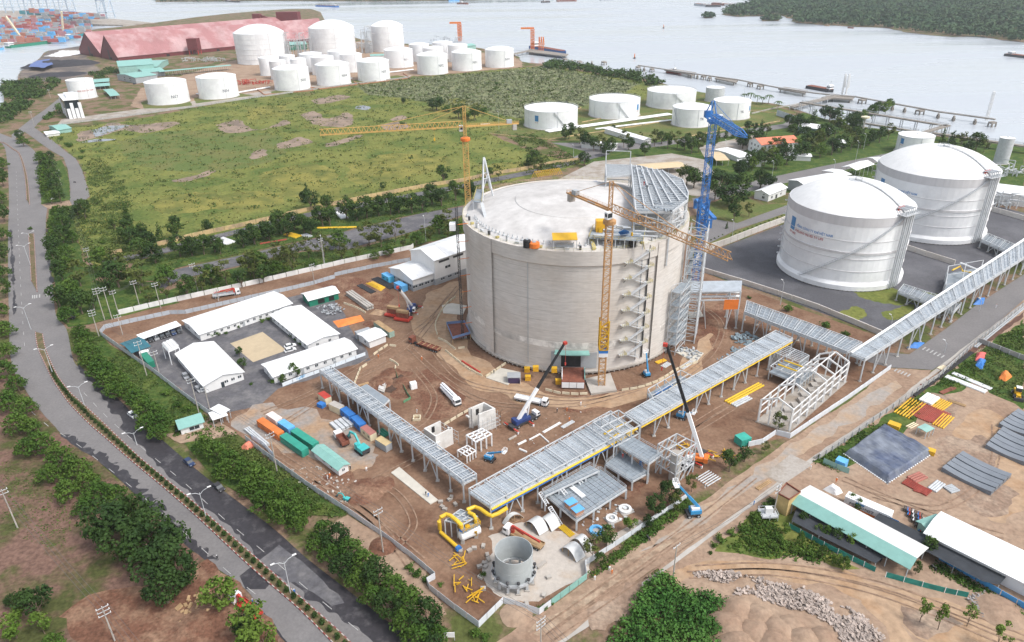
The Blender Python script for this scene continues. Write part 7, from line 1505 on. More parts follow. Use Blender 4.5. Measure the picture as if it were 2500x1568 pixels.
_v,_n=clumps([(0,0,.5),(0,0,1.),(0,0,1.4)],[(.75,.75,.6),(.7,.7,.6),(.45,.45,.5)],110,.24,9);bm=quadmesh('shrub',_v,M_leaf[2])
for p,d in along(C_,2.9):
    if not 900<PX(p)[1]<1600:continue
    o=bpy.data.objects.new('median_shrub',bm);COL.objects.link(o);o.location=(p.x,p.y,.4);o.rotation_euler=(0,0,k);tagp(o,'%s dark clipped shrub from the hut end of the road median'%ordinal(k),'shrub','clipped shrubs in the road median');k+=1
M_mark=mat('road_marking',(.38,.375,.37),.8,var=.3,scale=2)
def dashes(pts,L_,gap,w_=.16):
    for p,d in along(smoothline(Gs(pts),6),L_+gap):
        n_=V3((-d.y,d.x,0))*w_/2;struct('lane_marking',MB().add([V3((q.x,q.y,.24))for q in(p-n_,p+d*L_-n_,p+d*L_+n_,p+n_)],[(0,1,2,3)]),M_mark)
dashes([(205,960),(262,1020),(330,1080),(450,1180),(540,1262),(640,1345),(760,1448),(880,1545)],3.5,6)
dashes([(50,980),(110,1035),(180,1080),(290,1165),(420,1275),(560,1400),(660,1480)],3.5,7);dashes([(40,420),(45,560),(52,720),(60,840)],3.5,8)
for(x,y,dx,dy)in((80,722,0,8),(85,722,0,8),(90,721,0,8),(97,720,0,8),(115,718,0,8))+tuple((2183+i*8,908+i*3.2,7,-6)for i in range(5))+tuple((2252+i*9,855+i*4,8,-6)for i in range(6)):
    a,b=G(x,y),G(x+dx,y+dy);d=b-a;n_=V3((-d.y,d.x,0)).normalized()*.25;struct('lane_marking',MB().add([V3((q.x,q.y,.24))for q in(a-n_,b-n_,b+n_,a+n_)],[(0,1,2,3)]),M_mark)
def lamp(label,b,top,arm=2.6,double=True,rz=.6):
    p=G(*b);h=min(HT(p,top),14);t=thing('street_lamp',label,'street lamp',p);part('pole',MB().tube([p,p+V3((0,0,h))],[.14,.07],6),M_galv,t)
    for s in((-1,1)if double else(1,)):
        e=p+V3((math.cos(rz)*s*arm,math.sin(rz)*s*arm,h+.7));part('arm',MB().tube([p+V3((0,0,h-.6)),p+V3((math.cos(rz)*s*arm*.4,math.sin(rz)*s*arm*.4,h+.3)),e],.07,5),M_galv,t);part('lamp_head',MB().box(tuple(e),(1.,.4,.16),rz),M_whited,t)
for b,tp_,l in(((710,1451),1372,'twin armed street lamp on the median lowest in view'),((506,1273),1203,'twin armed street lamp on the median beside the dark clump'),((335,1088),1056,'twin armed street lamp on the median across from the white car'),((207,992),943,'twin armed street lamp on the median bend'),((130,915),852,'twin armed street lamp at the hut end of the median'),((76,805),750,'twin armed street lamp in the junction gap'),((75,650),600,'twin armed street lamp on the short northern median'),((72,580),570,'twin armed street lamp at the top of the northern median')):lamp(l,b,tp_)
for i,(b,tp_)in enumerate((((1040,590),532),((793,645),575),((600,598),570),((1400,384),356),((1472,380),362),((1218,315),248),((2030,445),365),((2088,395),345),((1882,448),386),((2108,365),330),((1908,380),352),((1814,252),158),((1905,745),690),((2176,790),775),((2305,862),838),((2390,760),735),((1770,380),345),((1786,590),542))):lamp('%s single lamp standard from the field end of the yard roads'%ordinal(i),b,tp_,double=False,arm=1.4,rz=2)
def upole(label,b,t_,arms=2,rz=.7,m=None):
    p=G(*b);h=min(HT(p,t_[1]),15);t=thing('utility_pole',label,'utility pole',p);part('pole',MB().tube([p,p+V3((0,0,h))],[.2,.12],6),m or M_conc,t)
    for k in range(arms):
        e=V3((math.cos(rz),math.sin(rz),0))*1.3;z=h-.3-1.1*k;part('crossarm',MB().beam(p+V3((0,0,z))-e,p+V3((0,0,z))+e,.14),M_galv,t)
        g=MB();[g.lathe(p+V3((0,0,z+.06))+e*f,[(.09,0),(.09,.35),(.01,.4)],5)for f in(-.9,0,.9)];part('insulators',g,M_white,t,stuff=True)
    return p+V3((0,0,h))
UP=[upole(*a)for a in(('concrete pole with twin crossarms lowest at the earthwork',(281,1566),(253,1482),3),('concrete pole on the grassy patch at the left edge',(44,1291),(0,1196)),('pole with crossarms beside the container row',(677,1153),(655,1058)),('pole straddling the white fence above the shaded lane',(936,1352),(916,1244)),('pole among trees beside the green portable cabin',(359,919),(335,834)),('thin pole in the office yard next to the cabin',(388,909),(372,858)),('pole between the hall gable and the fence',(486,1010),(466,925)),('pole by the gate banners',(512,1000),(503,945)),('lone pole where the sand track meets the dirt road',(1642,1418),(1652,1332),1),('double transformer pole at the bottom corner fence',(1320,1600),(1314,1512),3),('pole with transformer deck beside the yellow house',(1887,1264),(1900,1183),3),('pole behind the whitewashed wall near the red crane lorry',(484,714),(467,644)),('pole inside the corrugated fence next to the lorry',(534,736),(527,706)),('pole standing on the earth strip by the car port',(300,818),(287,768)),('pole near the gate of the grey fence corner',(242,822),(228,757),3),('pole by the white canteen on the earth bank',(768,695),(763,645)),('tallest pole of the cluster in the trees',(256,782),(232,690),3),('pole beside the tallest in the tree cluster',(274,780),(250,700)),('third thin pole of the cluster before the white shed',(290,768),(275,710)),('pole left of the small white shed roof',(343,755),(323,686)),('pole right of the small white shed roof',(393,754),(374,691)),('pole at the bend of the loop road',(85,310),(78,272)),('pole on the loop road beside the glass office',(124,240),(118,218)),('pole in weeds at the west corner of the field',(224,656),(206,606)),('pole above the dense strip beside the loop road',(150,452),(142,416)),('pole within the green verge below the workshop trees',(792,652),(786,576)))]
wr=MB()
def wires(a,b,n=3,sag=1.2,off=.9):
    d=(b-a);s=V3((-d.y,d.x,0)).normalized()
    for i in range(n):
        o=s*(i-(n-1)/2)*off;wr.tube([a.lerp(b,f)+o-V3((0,0,sag*4*f*(1-f)+.2))for f in(0,.17,.33,.5,.67,.83,1)],.035,3,False)
for i,j in((1,0),(2,3),(3,9),(6,2),(4,6),(14,4),(16,14),(17,18),(18,19),(19,20),(22,21),(24,23),(21,24),(23,16)):wires(UP[i],UP[j],3)
wires(UP[0],UP[0]+(UP[0]-UP[1])*.6,4);wires(UP[1],UP[1]+(UP[1]-UP[0])*.5,4);wires(UP[9],UP[9]+V3((55,-70,0)),4);wires(UP[10],UP[8],2)
o=part('power_lines',wr,mat('cable',(.10,.10,.10),.7));tagp(o,'thin sagging power lines strung between the utility poles','power lines',kind='stuff')
tb=thing('transformer_deck','railed transformer deck at the pole beside the yellow house','transformer',G(1880,1262));q=G(1882,1264);part('tank',MB().box((q.x-1,q.y,1.8),(1.8,1.2,1.8)),M_whited,tb);part('deck',MB().box((q.x-1,q.y,1.5),(4.5,3.4,.3)),M_galv,tb);part('railing',railing(MB(),[V3((q.x-1+i*2.2,q.y+j*1.7,0))for i,j in((-1,-1),(1,-1),(1,1),(-1,1))],2.6,2,.1,True),M_galv,tb,stuff=True)
sb=thing('notice_board','white notice board at the lane edge beside the last trees','sign',G(1098,1562));q=G(1098,1565);part('board',MB().box((q.x,q.y,1.2),(2.4,.12,1.5)),M_white,sb);[part('post',MB().beam((q.x+x,q.y+.08,0),(q.x+x,q.y+.08,2.8),.12),M_galv,sb)for x in(-1.1,1.1)]
# tyre tracks worn into the site
M_trk=mat('tyre_track',(.20,.13,.09),.95,var=.35,scale=.8,c2=(.27,.18,.125),scale2=.15,thr=(.42,.55))
for P_ in([(640,1010),(760,960),(900,880),(1040,790),(1120,700)],[(700,1030),(860,930),(1000,850),(1100,720)],[(1000,850),(1090,930),(1200,985),(1400,990),(1560,950)],[(1060,860),(1130,930),(1260,960),(1420,975),(1600,935)],[(900,1180),(1000,1130),(1110,1070),(1240,1000)],[(870,1180),(960,1200),(1010,1280),(950,1350)],[(1010,900),(1060,970),(1020,1040),(940,1030)],[(1700,740),(1760,790),(1740,860),(1660,930)],[(1560,1130),(1700,1050),(1800,990)],[(1620,1090),(1740,1010),(1830,960)],[(760,1180),(900,1260),(1000,1380)],[(680,1110),(860,1230),(1030,1370)],[(2130,1210),(2300,1240),(2420,1150),(2430,1040)],[(2060,1170),(2250,1250),(2450,1310)],[(1700,1390),(1900,1385),(2150,1430),(2500,1560)],[(1680,1405),(1900,1400),(2150,1450),(2480,1580)],[(1300,1560),(1500,1420),(1700,1275),(1840,1165)],[(1340,1560),(1530,1430),(1730,1285)]):
    for o in(-1.,1.):
        L_=smoothline(Gs(P_),8);a_,b_=[],[]
        for i,p in enumerate(L_):
            d=(L_[min(i+1,len(L_)-1)]-L_[max(i-1,0)]).normalized();n_=V3((-d.y,d.x,0));w_=.22+.14*noise.noise(p*.3);a_.append(p+n_*(o+w_));b_.append(p+n_*(o-w_))
        n=len(a_);struct('tyre_track',MB().add([V3((q.x,q.y,.232))for q in a_+b_],[(i+n,i+n+1,i+1,i)for i in range(n-1)]),M_trk)
# ================================================================ BARRIERS, BLOCKS, HEAPS
def jersey(pts,what,L_=2.6):
    for i,(p,d)in enumerate(along(smoothline(Gs(pts),4),L_+.5)):
        n_=V3((-d.y,d.x,0));t=MB();a=p+d*L_
        t.add([p-n_*.3,a-n_*.3,a+n_*.3,p+n_*.3,p-n_*.12+V3((0,0,.9)),a-n_*.12+V3((0,0,.9)),a+n_*.12+V3((0,0,.9)),p+n_*.12+V3((0,0,.9))],BOXF);b=solo('concrete_barrier',t,mat('barrier_concrete',(.56,.49,.36),.85,var=.15),what%ordinal(i),'barrier',group='pale concrete barriers on the site')
jersey([(1088,858),(1115,880),(1140,900),(1168,915)],'%s pale barrier beside the red pipe, from the hoist end');jersey([(1186,922),(1236,888)],'%s pale barrier along the upper edge of the kiosk slab');jersey([(1332,953),(1360,960),(1400,964),(1436,963)],'%s pale barrier between the yellow crates and the crane slab');jersey([(1518,955),(1560,948),(1610,930),(1650,905),(1690,890)],'%s pale barrier along the track right of the crane slab')
jersey([(864,942),(878,906),(885,898)],'%s pale barrier on the near rim of the pit');jersey([(952,880),(966,888),(966,897)],'%s pale barrier at the top of the pit');jersey([(1083,1040),(1112,1022),(1136,1008)],'%s pale barrier between the two concrete boxes');jersey([(912,868),(945,846),(965,848)],'%s pale barrier near the gate of the office yard');jersey([(1070,828),(1088,836),(1110,852),(1130,850)],'%s pale barrier round the hoist enclosure');jersey([(840,742),(868,752),(892,765)],'%s pale barrier below the white beam stack');jersey([(1068,818),(1064,790),(1085,750),(1110,728)],'%s pale barrier on the curve left of the hoist')
for i,(x,y)in enumerate(((1158,1341),(1146,1347),(1180,1336),(1193,1369),(1183,1378),(1171,1386),(1186,1386),(1190,1358),(1080,1240),(1076,1228),(1098,1222),(1102,1217),(1112,1234),(1086,1246),(1340,1412),(1328,1456),(1286,1477),(1173,1412),(1180,1440),(1322,1382),(1125,1348))):
    solo('concrete_block',MB().box(tuple(G(x,y)),(1.3 if i!=19 else 3.,.9,.8),i*.7),M_conc,'%s loose white concrete block scattered around the round vessel'%ordinal(i),'block',group='loose concrete blocks')
def heap(name,label,P_,n,smin,smax,m,hmax,keep=0,seed=1,z0=0.):
    r=random.Random(seed);P=Gs(P_);t=thing(name,label,'heap',sum(P,V3())/len(P));st=MB();xs=[p.x for p in P];ys=[p.y for p in P];c=sum(P,V3())/len(P);R_=max((p-c).length for p in P);done=0
    while done<n:
        x,y=r.uniform(min(xs),max(xs)),r.uniform(min(ys),max(ys))
        if not inside(P,x,y)or(n>2000 and noise.noise(V3((x*.16,y*.16,5.5)))<-.3+.25*r.random()):continue
        z=z0+hmax*max(0,noise.noise(V3((x*.12,y*.12,seed)))+.35)*r.random();a=r.uniform(0,3.14);s=r.uniform(smin,smax)
        u_=V3((math.cos(a),math.sin(a),r.uniform(-.5,.5)))*s;v_=V3((-math.sin(a),math.cos(a),r.uniform(-.4,.4)))*s*r.uniform(.3,.9);w_=u_.cross(v_).normalized()*s*.28;mb=MB()if done<keep else st;mb.obox((x,y,z),u_,v_,w_)
        if done<keep:part('slab',mb,m,t)
        done+=1
    if st.v:part('chips',st,m,t,stuff=True)
RB=[(1690,1402),(1730,1400),(1790,1405),(1850,1415),(1900,1430),(1960,1440),(2010,1460),(2080,1490),(2110,1510),(2160,1568),(2060,1580),(2040,1530),(1980,1500),(1930,1490),(1880,1470),(1830,1450),(1780,1465),(1740,1440)]
M_rub=mat('broken_concrete',(.36,.30,.265),.9,var=.45,scale=.8)
heap('rubble_heap','heap of broken concrete slabs beside the sand track',RB,3200,.2,.85,M_rub,1.3,300,4)
heap('rubble_heap','low scatter of stones at the end of the blue wall',[(2360,1460),(2400,1445),(2480,1490),(2500,1530),(2400,1510)],300,.2,.7,mat('grey_rubble',(.26,.245,.24),.9,var=.25),1.,0,5)
heap('litter_scatter','white scraps of litter strewn over the grassy patch at the left',[(0,1200),(150,1240),(260,1400),(400,1480),(200,1440),(20,1330)],60,.1,.3,M_white,.1,0,6);heap('stone_heap','grey wrapped bundles heaped beside the canteen',[(775,752),(830,745),(845,762),(800,775)],80,.5,1.3,M_grey,1.6,0,7);heap('slate_stack','blue grey wrapped blocks heaped beside the pipe rack',[(1785,822),(1830,818),(1858,832),(1830,845),(1790,836)],90,.9,1.4,mat('slate_wrap',(.20,.26,.30),.7),1.4,60,8);heap('slate_scatter','flat blue grey blocks laid out on the dirt under the rack',[(1752,880),(1800,845),(1840,840),(1830,860),(1770,890)],60,.7,1.3,MATS['slate_wrap'],.2,40,9);heap('steel_scatter','loose steel pieces littering the pad right of the tank door',[(1650,862),(1664,848),(1718,864),(1698,888)],70,.3,1.4,M_grey,.4,0,10,.35);heap('timber_scatter','scattered planks and scrap beside the earthwork',[(420,1480),(520,1430),(600,1480),(560,1540),(440,1530)],60,.3,1.6,M_wood,.4,0,11);heap('scrap_scatter','scattered scrap near the small workers by the cabin',[(690,1150),(780,1140),(880,1180),(850,1230),(760,1210)],90,.25,.9,M_conc,.3,0,12);heap('parts_scatter','loose parts and lids lying under the large grating deck',[(1410,1290),(1480,1230),(1560,1240),(1500,1300)],50,.3,1.2,M_galv,.3,0,13);heap('debris_scatter','small pale debris scattered across the middle of the site',[(1240,1080),(1330,1020),(1480,960),(1420,1040),(1300,1100)],45,.15,.5,M_conc,.2,0,14);heap('debris_scatter','scraps scattered by the trench at the paved road',[(2200,1010),(2260,930),(2330,900),(2250,970)],50,.2,.7,M_rust,.2,0,15)
def mound(x,y,r_,h_,m):
    p=G(x,y);mb=MB();n=18;prof=[(1,0),(.8,.25),(.55,.65),(.3,.9),(.01,1)]
    mb.lathe((p.x,p.y,.1),[(r_*a,h_*b)for a,b in prof],n);mb.v=[(vx+.5*noise.noise(V3((vx*.4,vy*.4,2))),vy+.5*noise.noise(V3((vx*.4,vy*.4,9))),vz*(1+.35*noise.noise(V3((vx*.25,vy*.25,4)))))for vx,vy,vz in mb.v];mb.smooth=True;struct('earth_mound',mb,m)
for x,y,r_,h_ in((1800,1490,4.5,2.),(1850,1505,4,1.6),(1780,1530,5,2.2),(1840,1545,4.5,2),(1900,1540,4.5,1.8),(1890,1575,5,2),(1960,1560,4,1.6),(1800,1575,5,2.),(1930,1530,3.5,1.4),(2010,1555,3,1.2)):mound(x,y,r_,h_,M_dirt2)
for x,y,r_,h_ in((930,935,5,1.4),(955,912,4,1.3),(985,935,4.5,1.5),(890,1200,6,1.3),(930,1185,4,.9),(935,1335,4,1.2),(540,1500,5,1.3),(480,1530,6,1.2),(2440,1490,6,1.3),(1260,1500,4,1.),(2040,1225,2.5,1.2),(905,790,3.2,1.1)):mound(x,y,r_,h_,M_reddirt if x<1000 else M_dirt2)
for x,y,r_,h_ in((95,163,24,5),(130,160,30,7),(170,158,30,7),(205,156,22,5),(120,184,24,3),(160,182,26,3)):mound(x,y,r_,h_,mat('coal',(.035,.033,.04),.9,var=.3,scale=.2))
sheet('pile_cover',[(72,172),(90,158),(125,153),(133,166),(110,176)],mat('cover_blue',(.10,.15,.34),.7,var=.15),2,z=5.4)
sheet('salt_flat',[(112,138),(150,124),(195,124),(200,132),(150,140)],M_whited,3,z=.24)
# ================================================================ STACKS OF MATERIAL
def bundle(label,a,b,wid,n,m,r_=.25,z=.3,rows=1,name='pipe_bundle',cat='pipes',box=False,h=None):
    A_,B_=G(*a),G(*b);d=(B_-A_).normalized();s=V3((-d.y,d.x,0));t=thing(name,label,cat,(A_+B_)/2)
    for k in range(rows):
        for i in range(n):
            o=s*(wid*((i+.5)/n-.5))+V3((0,0,z+k*2.05*(h or r_)));part('bar' if box else 'pipe',(MB().beam(A_+o,B_+o,wid/n*.8,h or r_)if box else MB().tube([A_+o,B_+o],r_,8)),m,t)
    for f in(.15,.5,.85):q=A_.lerp(B_,f);part('sleeper',MB().beam(q-s*wid*.55+V3((0,0,.1)),q+s*wid*.55+V3((0,0,.1)),.2),M_wood,t)
y5=lambda x,y:(2000+x*.2076,900+y*.2076);M_red2=mat('oxide_red',(.28,.05,.035),.7,var=.15);M_panel=mat('curved_panel_grey',(.17,.19,.22),.55,var=.1,scale=.3)
for a in(('yellow rack frames stacked at the edge of the green verge',y5(960,560),y5(1160,390),5.5,6,M_yellow,.28),('oxide red pipe rods laid beside the yellow frames',y5(1160,590),y5(1330,450),7.,14,M_red2,.2),('second bed of oxide red rods next to the first',y5(1300,640),y5(1470,510),4.5,9,M_red2,.2),('orange yellow pipe rack next to the white crates',y5(1370,480),y5(1490,390),4.2,6,M_yellow,.26),('yellow pipes in front of the white dotted barrels',y5(1390,690),y5(1520,560),3.8,5,M_yellow,.26),('long white beams on timber sleepers by the verge',y5(1490,100),y5(1960,285),2.6,3,M_white,.4),('second set of white beams just beyond the first',y5(1570,60),y5(2020,250),2.2,4,M_white,.25),('oxide red channel sections beside the tarpaulin',y5(1000,1330),y5(1290,1480),3.4,5,M_red2,.35),('short red box sections stacked behind the channels',y5(1080,1320),y5(1220,1260),3.2,4,mat('dull_red_paint',(.34,.13,.10),.7),.4),('grey channel sections on the bare earth',y5(1320,1440),y5(1430,1350),2.6,4,M_galv,.35),('grey coils and posts beside the arched panels',y5(1500,1440),y5(1600,1410),3.,5,M_grey,.35),('long red pipe lying by the barriers at the tank',(1128,883),(1172,911),.9,1,M_red,.35),('yellow pipes lying beside the bare steel frame',(1775,985),(1858,940),3.,3,M_ypipe,.35),('grey and white pipes in front of the yellow ones',(1790,992),(1830,972),2.6,3,M_galv,.35),('black tubes laid beside the yellow sheeting',(878,697),(912,716),3,5,M_dark,.3),('black tubes nearest the blue generators',(915,680),(960,705),4,6,M_dark,.25),('brown planks stacked on the verge by the rods',y5(1520,380),y5(1720,450),1.6,3,M_wood,.2),('timber poles stacked by the red and blue nets',y5(1420,20),y5(1500,-10),3,5,M_cream,.25),('yellow scaffold tubes beside the arched shells',z2(1600,240),z2(1790,400),2.,5,M_ypipe,.15),('black pipes in the trench along the boundary wall',(2230,968),(2372,862),1.4,3,M_black,.3),('black pipes in the trench farther along the paved road',(2380,850),(2500,752),1.4,2,M_grey,.3),('white pipes lying on the large grating deck',(1394,1215),(1424,1240),1.6,4,M_white,.18,3.95),('bent white pipes in the middle of the deck',(1385,1205),(1404,1190),2.4,5,M_white,.16,3.95),('yellow pipes resting on the lower deck',(1520,1122),(1586,1137),1.,2,M_ypipe,.3,3.9)):bundle(*a)
bundle('white ribbed concrete beams stacked in a long row behind the barriers',(853,720),(905,757),3.6,3,M_conc,.5,.5,2,'beam_stack','beams',True,.6);bundle('dark steel truss lying beside the orange container',z1(20,600),z1(350,880),2.,3,M_galv,.3,.4,1,'truss','truss',True,1.2);bundle('silver steel sheets stacked before the second blue cabin',z1(1500,470),z1(1640,600),6,4,M_galv,.2,.3,2,'sheet_stack','sheets',True,.3)
bundle('white crates in a row between the yellow racks',y5(1240,420),y5(1340,340),4.5,3,M_white,.5,.6,1,'crate_row','crates',True,1.)
for i,(a,b,w_)in enumerate(((y5(1430,1210),y5(2010,1500),y5(1680,1010)),(y5(1945,940),y5(2408,1150),y5(2150,720)),(y5(2100,690),y5(2450,830),y5(2330,510)))):
    P,Q,W=G(*a),G(*b),G(*w_)-G(*a);t=thing('panel_stack',('lowest of the stacks of long curved grey panels','middle stack of curved grey panels with an orange strip','topmost stack of curved dark panels at the right edge')[i],'panels',P)
    for k in range(5):
        f0,f1=k/5,(k+.86)/5;mb=MB();n=8;hh=1.6+.12*(k%2)
        for j in range(n):
            g0,g1=j/n,(j+1)/n;z0,z1_=hh-1.1*4*g0*(1-g0)*.5,hh-1.1*4*g1*(1-g1)*.5
            a0,a1,b0,b1=P.lerp(Q,g0)+W*f0,P.lerp(Q,g0)+W*f1,P.lerp(Q,g1)+W*f0,P.lerp(Q,g1)+W*f1;mb.add([V3((p.x,p.y,.1))for p in(a0,b0,b1,a1)]+[V3((a0.x,a0.y,z0)),V3((b0.x,b0.y,z1_)),V3((b1.x,b1.y,z1_)),V3((a1.x,a1.y,z0))],BOXF)
        part('panel',mb,M_panel,t)
tz=MB();TP=Gs([y5(750,670),y5(1050,780),y5(1340,1000),y5(800,1360),y5(290,1010)]);cc=sum(TP,V3())/5
ta=MB();n=40;a0,b0,c0,d0=TP[4],TP[3],TP[2],TP[0]
for j in range(n+1):
    for i in range(n+1):
        p=a0.lerp(b0,i/n).lerp(d0.lerp(c0,i/n),j/n);e=min(i,n-i,j,n-j)/n;z=min(1,e*16)*(1.9+.7*noise.noise(p*.09)+.3*noise.noise(p*.4)+.22*noise.noise(V3((p.x*1.1+p.y*.5,p.y*.12,0))))+.25;ta.v.append((p.x,p.y,z))
for j in range(n):
    for i in range(n):ta.f.append((j*(n+1)+i,j*(n+1)+i+1,(j+1)*(n+1)+i+1,(j+1)*(n+1)+i))
ts=thing('tarpaulin_stack','big stack covered with a grey blue tarpaulin by the wall','tarpaulin',cc);part('tarpaulin',ta,mat('tarp_grey',(.15,.17,.21),.55,var=.25,scale=.35,c2=(.07,.09,.15),scale2=.08),ts);g=MB()
for a_,b_ in((a0,b0),(b0,c0)):[g.box(tuple(a_.lerp(b_,i/22)),(.5,.4,.35),i)for i in range(23)]
part('sandbags',g,M_white,ts,stuff=True)
def drape(label,pts,h,m,seed=3):
    P=Gs(pts);n=8;mb=MB()
    for j in range(n+1):
        for i in range(n+1):p=P[0].lerp(P[1],i/n).lerp(P[3].lerp(P[2],i/n),j/n);e=min(i,n-i,j,n-j)/n;mb.v.append((p.x,p.y,.12+h*min(1,e*3.4)*(.7+.6*abs(noise.noise(V3((p.x*.5,p.y*.5,seed)))))));
    for j in range(n):
        for i in range(n):mb.f.append((j*(n+1)+i,j*(n+1)+i+1,(j+1)*(n+1)+i+1,(j+1)*(n+1)+i))
    solo('covered_pile',mb,m,label,'tarpaulin')
M_or=mat('orange_tarp',(.72,.22,.05),.6,var=.15);drape('orange tarpaulin heap on the grass at the right edge',[y5(2100,130),y5(2190,160),y5(2270,100),y5(2150,40)],2.6,M_or);drape('orange sheeting over a long pile behind the office huts',[(812,785),(826,801),(890,784),(880,770)],1.,M_or);drape('yellow sheeting over pipes beside black tubes',[(892,692),(930,712),(942,702),(908,687)],1.3,M_yellow);drape('crumpled blue netting heap with red netting behind',[(2378,895),(2398,905),(2408,880),(2390,872)],1.6,M_blue);drape('crumpled red netting heap on the grass',[(2378,882),(2402,882),(2408,862),(2384,862)],1.8,mat('pink_net',(.62,.13,.12),.8));drape('orange banner sheet over the fence by the truss',[(586,1098),(604,1104),(622,1090),(612,1078)],2.2,mat('salmon_tarp',(.62,.20,.13),.6));drape('pale sand heap at the end of the white beams',[(900,768),(930,772),(945,762),(918,755)],1.2,M_path);drape('white tents between the wall and the long shed',[(2008,1196),(2040,1212),(2058,1204),(2030,1184)],2.4,M_white);drape('blue sheeting beside the paved road under the rack',[(2212,850),(2240,852),(2258,838),(2232,836)],1.2,M_blue);drape('blue sheeting heap farther along the paved road',[(2375,745),(2400,745),(2405,728),(2385,728)],1.4,M_blue);drape('crumpled blue sheet on the lower grating deck',[(1555,1150),(1566,1154),(1570,1144),(1560,1142)],4.,M_blue)
bh=thing('deck_hut','small timber hut with a blue roof at the corner of the large deck','hut',G(1412,1255));q=G(1410,1255,3.9);part('body',MB().box(tuple(q),(2.6,2.,1.8),.6),mat('brick_wood',(.42,.22,.14),.8),bh);part('roof',MB().box((q.x,q.y,q.z+1.8),(3.,2.4,.15),.6),M_lblue,bh);dup(bh,bh.location+V3((-1.6,2.8,0)),0,'second timber hut with a blue roof just behind the first','blue roofed deck huts');bh['group']='blue roofed deck huts'
yf=thing('yellow_frame_scatter','yellow steel frames lying beside the round vessel','frames',G(1130,1420));g=MB()
for cx,cy in((1120,1372),(1130,1430),(1160,1462)):
    for i in range(11):a,b=G(cx+rnd.uniform(-24,24),cy+rnd.uniform(-22,22)),G(cx+rnd.uniform(-24,24),cy+rnd.uniform(-22,22));g.beam(a+V3((0,0,.3+rnd.random()*1.2)),b+V3((0,0,.3+rnd.random()*.6)),.2)
part('bars',g,M_yellow,yf,stuff=True);yf2=dup(yf,yf.location+(G(1725,1112)-G(1130,1420)),.8,'yellow steel frames heaped beside the leaning crane base')
rc=thing('crate_stack','two stacks of rusty timber crates on red trailers by the small crane','crates',G(970,775))
for i,(x,y)in enumerate(((962,772),(985,782))):
    q=G(x,y);part('trailer',MB().box((q.x,q.y,.6),(7,4.2,.8),-.35),M_red,rc)
    for j in range(3):[part('crate',MB().box((q.x+dx,q.y+dy,1.42+j*1.1),(2.6,1.7,1.04),-.35),M_rust if j<2 else M_wood,rc)for dx,dy in((-1.3,.5),(1.2,-.4))]
gn=wallrun('safety_net','green safety net snaking beside the excavated pit',[(965,905),(972,930),(985,945),(995,965),(1003,975),(985,985)],1.1,.05,mat('safety_green',(.10,.26,.14),.8),cat='net')
# ================================================================ PEOPLE AND MOTORBIKES
def person_mesh():
    J=[(0,0,.95),(0,0,1.2),(0,0,1.42),(.02,0,1.5),(.03,0,1.62),(0,.11,.9),(.04,.13,.5),(0,.14,.06),(.12,.14,.04),(0,-.11,.9),(-.03,-.13,.5),(-.08,-.14,.06),(.05,-.14,.04),(0,.2,1.4),(.02,.27,1.12),(.16,.25,.92),(0,-.2,1.4),(.03,-.27,1.12),(.14,-.24,.9)]
    E=[(0,1),(1,2),(2,3),(3,4),(0,5),(5,6),(6,7),(7,8),(0,9),(9,10),(10,11),(11,12),(2,13),(13,14),(14,15),(2,16),(16,17),(17,18)];Rr=[.15,.15,.16,.06,.11,.1,.075,.05,.045,.1,.075,.05,.045,.07,.05,.035,.07,.05,.035]
    me=bpy.data.meshes.new('body');me.from_pydata(J,E,[]);o=bpy.data.objects.new('body',me);COL.objects.link(o);md=o.modifiers.new('skin','SKIN')
    for v,r_ in zip(me.skin_vertices[0].data,Rr):v.radius=(r_,r_)
    me.skin_vertices[0].data[0].use_root=True;o.modifiers.new('sub','SUBSURF').levels=1;dg=bpy.context.evaluated_depsgraph_get();out=bpy.data.meshes.new_from_object(o.evaluated_get(dg));bpy.data.objects.remove(o);return out
PB={};_pb=person_mesh();HM=MB().lathe((.03,0,1.66),[(.13,0),(.125,.06),(.07,.12),(.01,.14)],8).mesh('helmet');HW=MB().lathe((.03,0,1.66),[(.131,0),(.125,.06),(.07,.12),(.01,.14)],8).mesh('helmet');HM.materials.append(M_white);HW.materials.append(M_orange)
for nm,m in(('orange',M_orange),('white',M_white),('dark',M_dark),('blue',M_blue),('red',M_red)):PB[nm]=_pb.copy();PB[nm].materials.clear();PB[nm].materials.append(m)
def person(label,x,y,c,z=0.25,hel=True):
    p=G(x,y,z);t=thing('person',label,'person',p,None,rnd.uniform(0,6));
    for nm,me in(('body',PB[c]),)+((('helmet',HM if c!='white' else HW),)if hel else()):o=bpy.data.objects.new(nm,me);COL.objects.link(o);o.parent=t
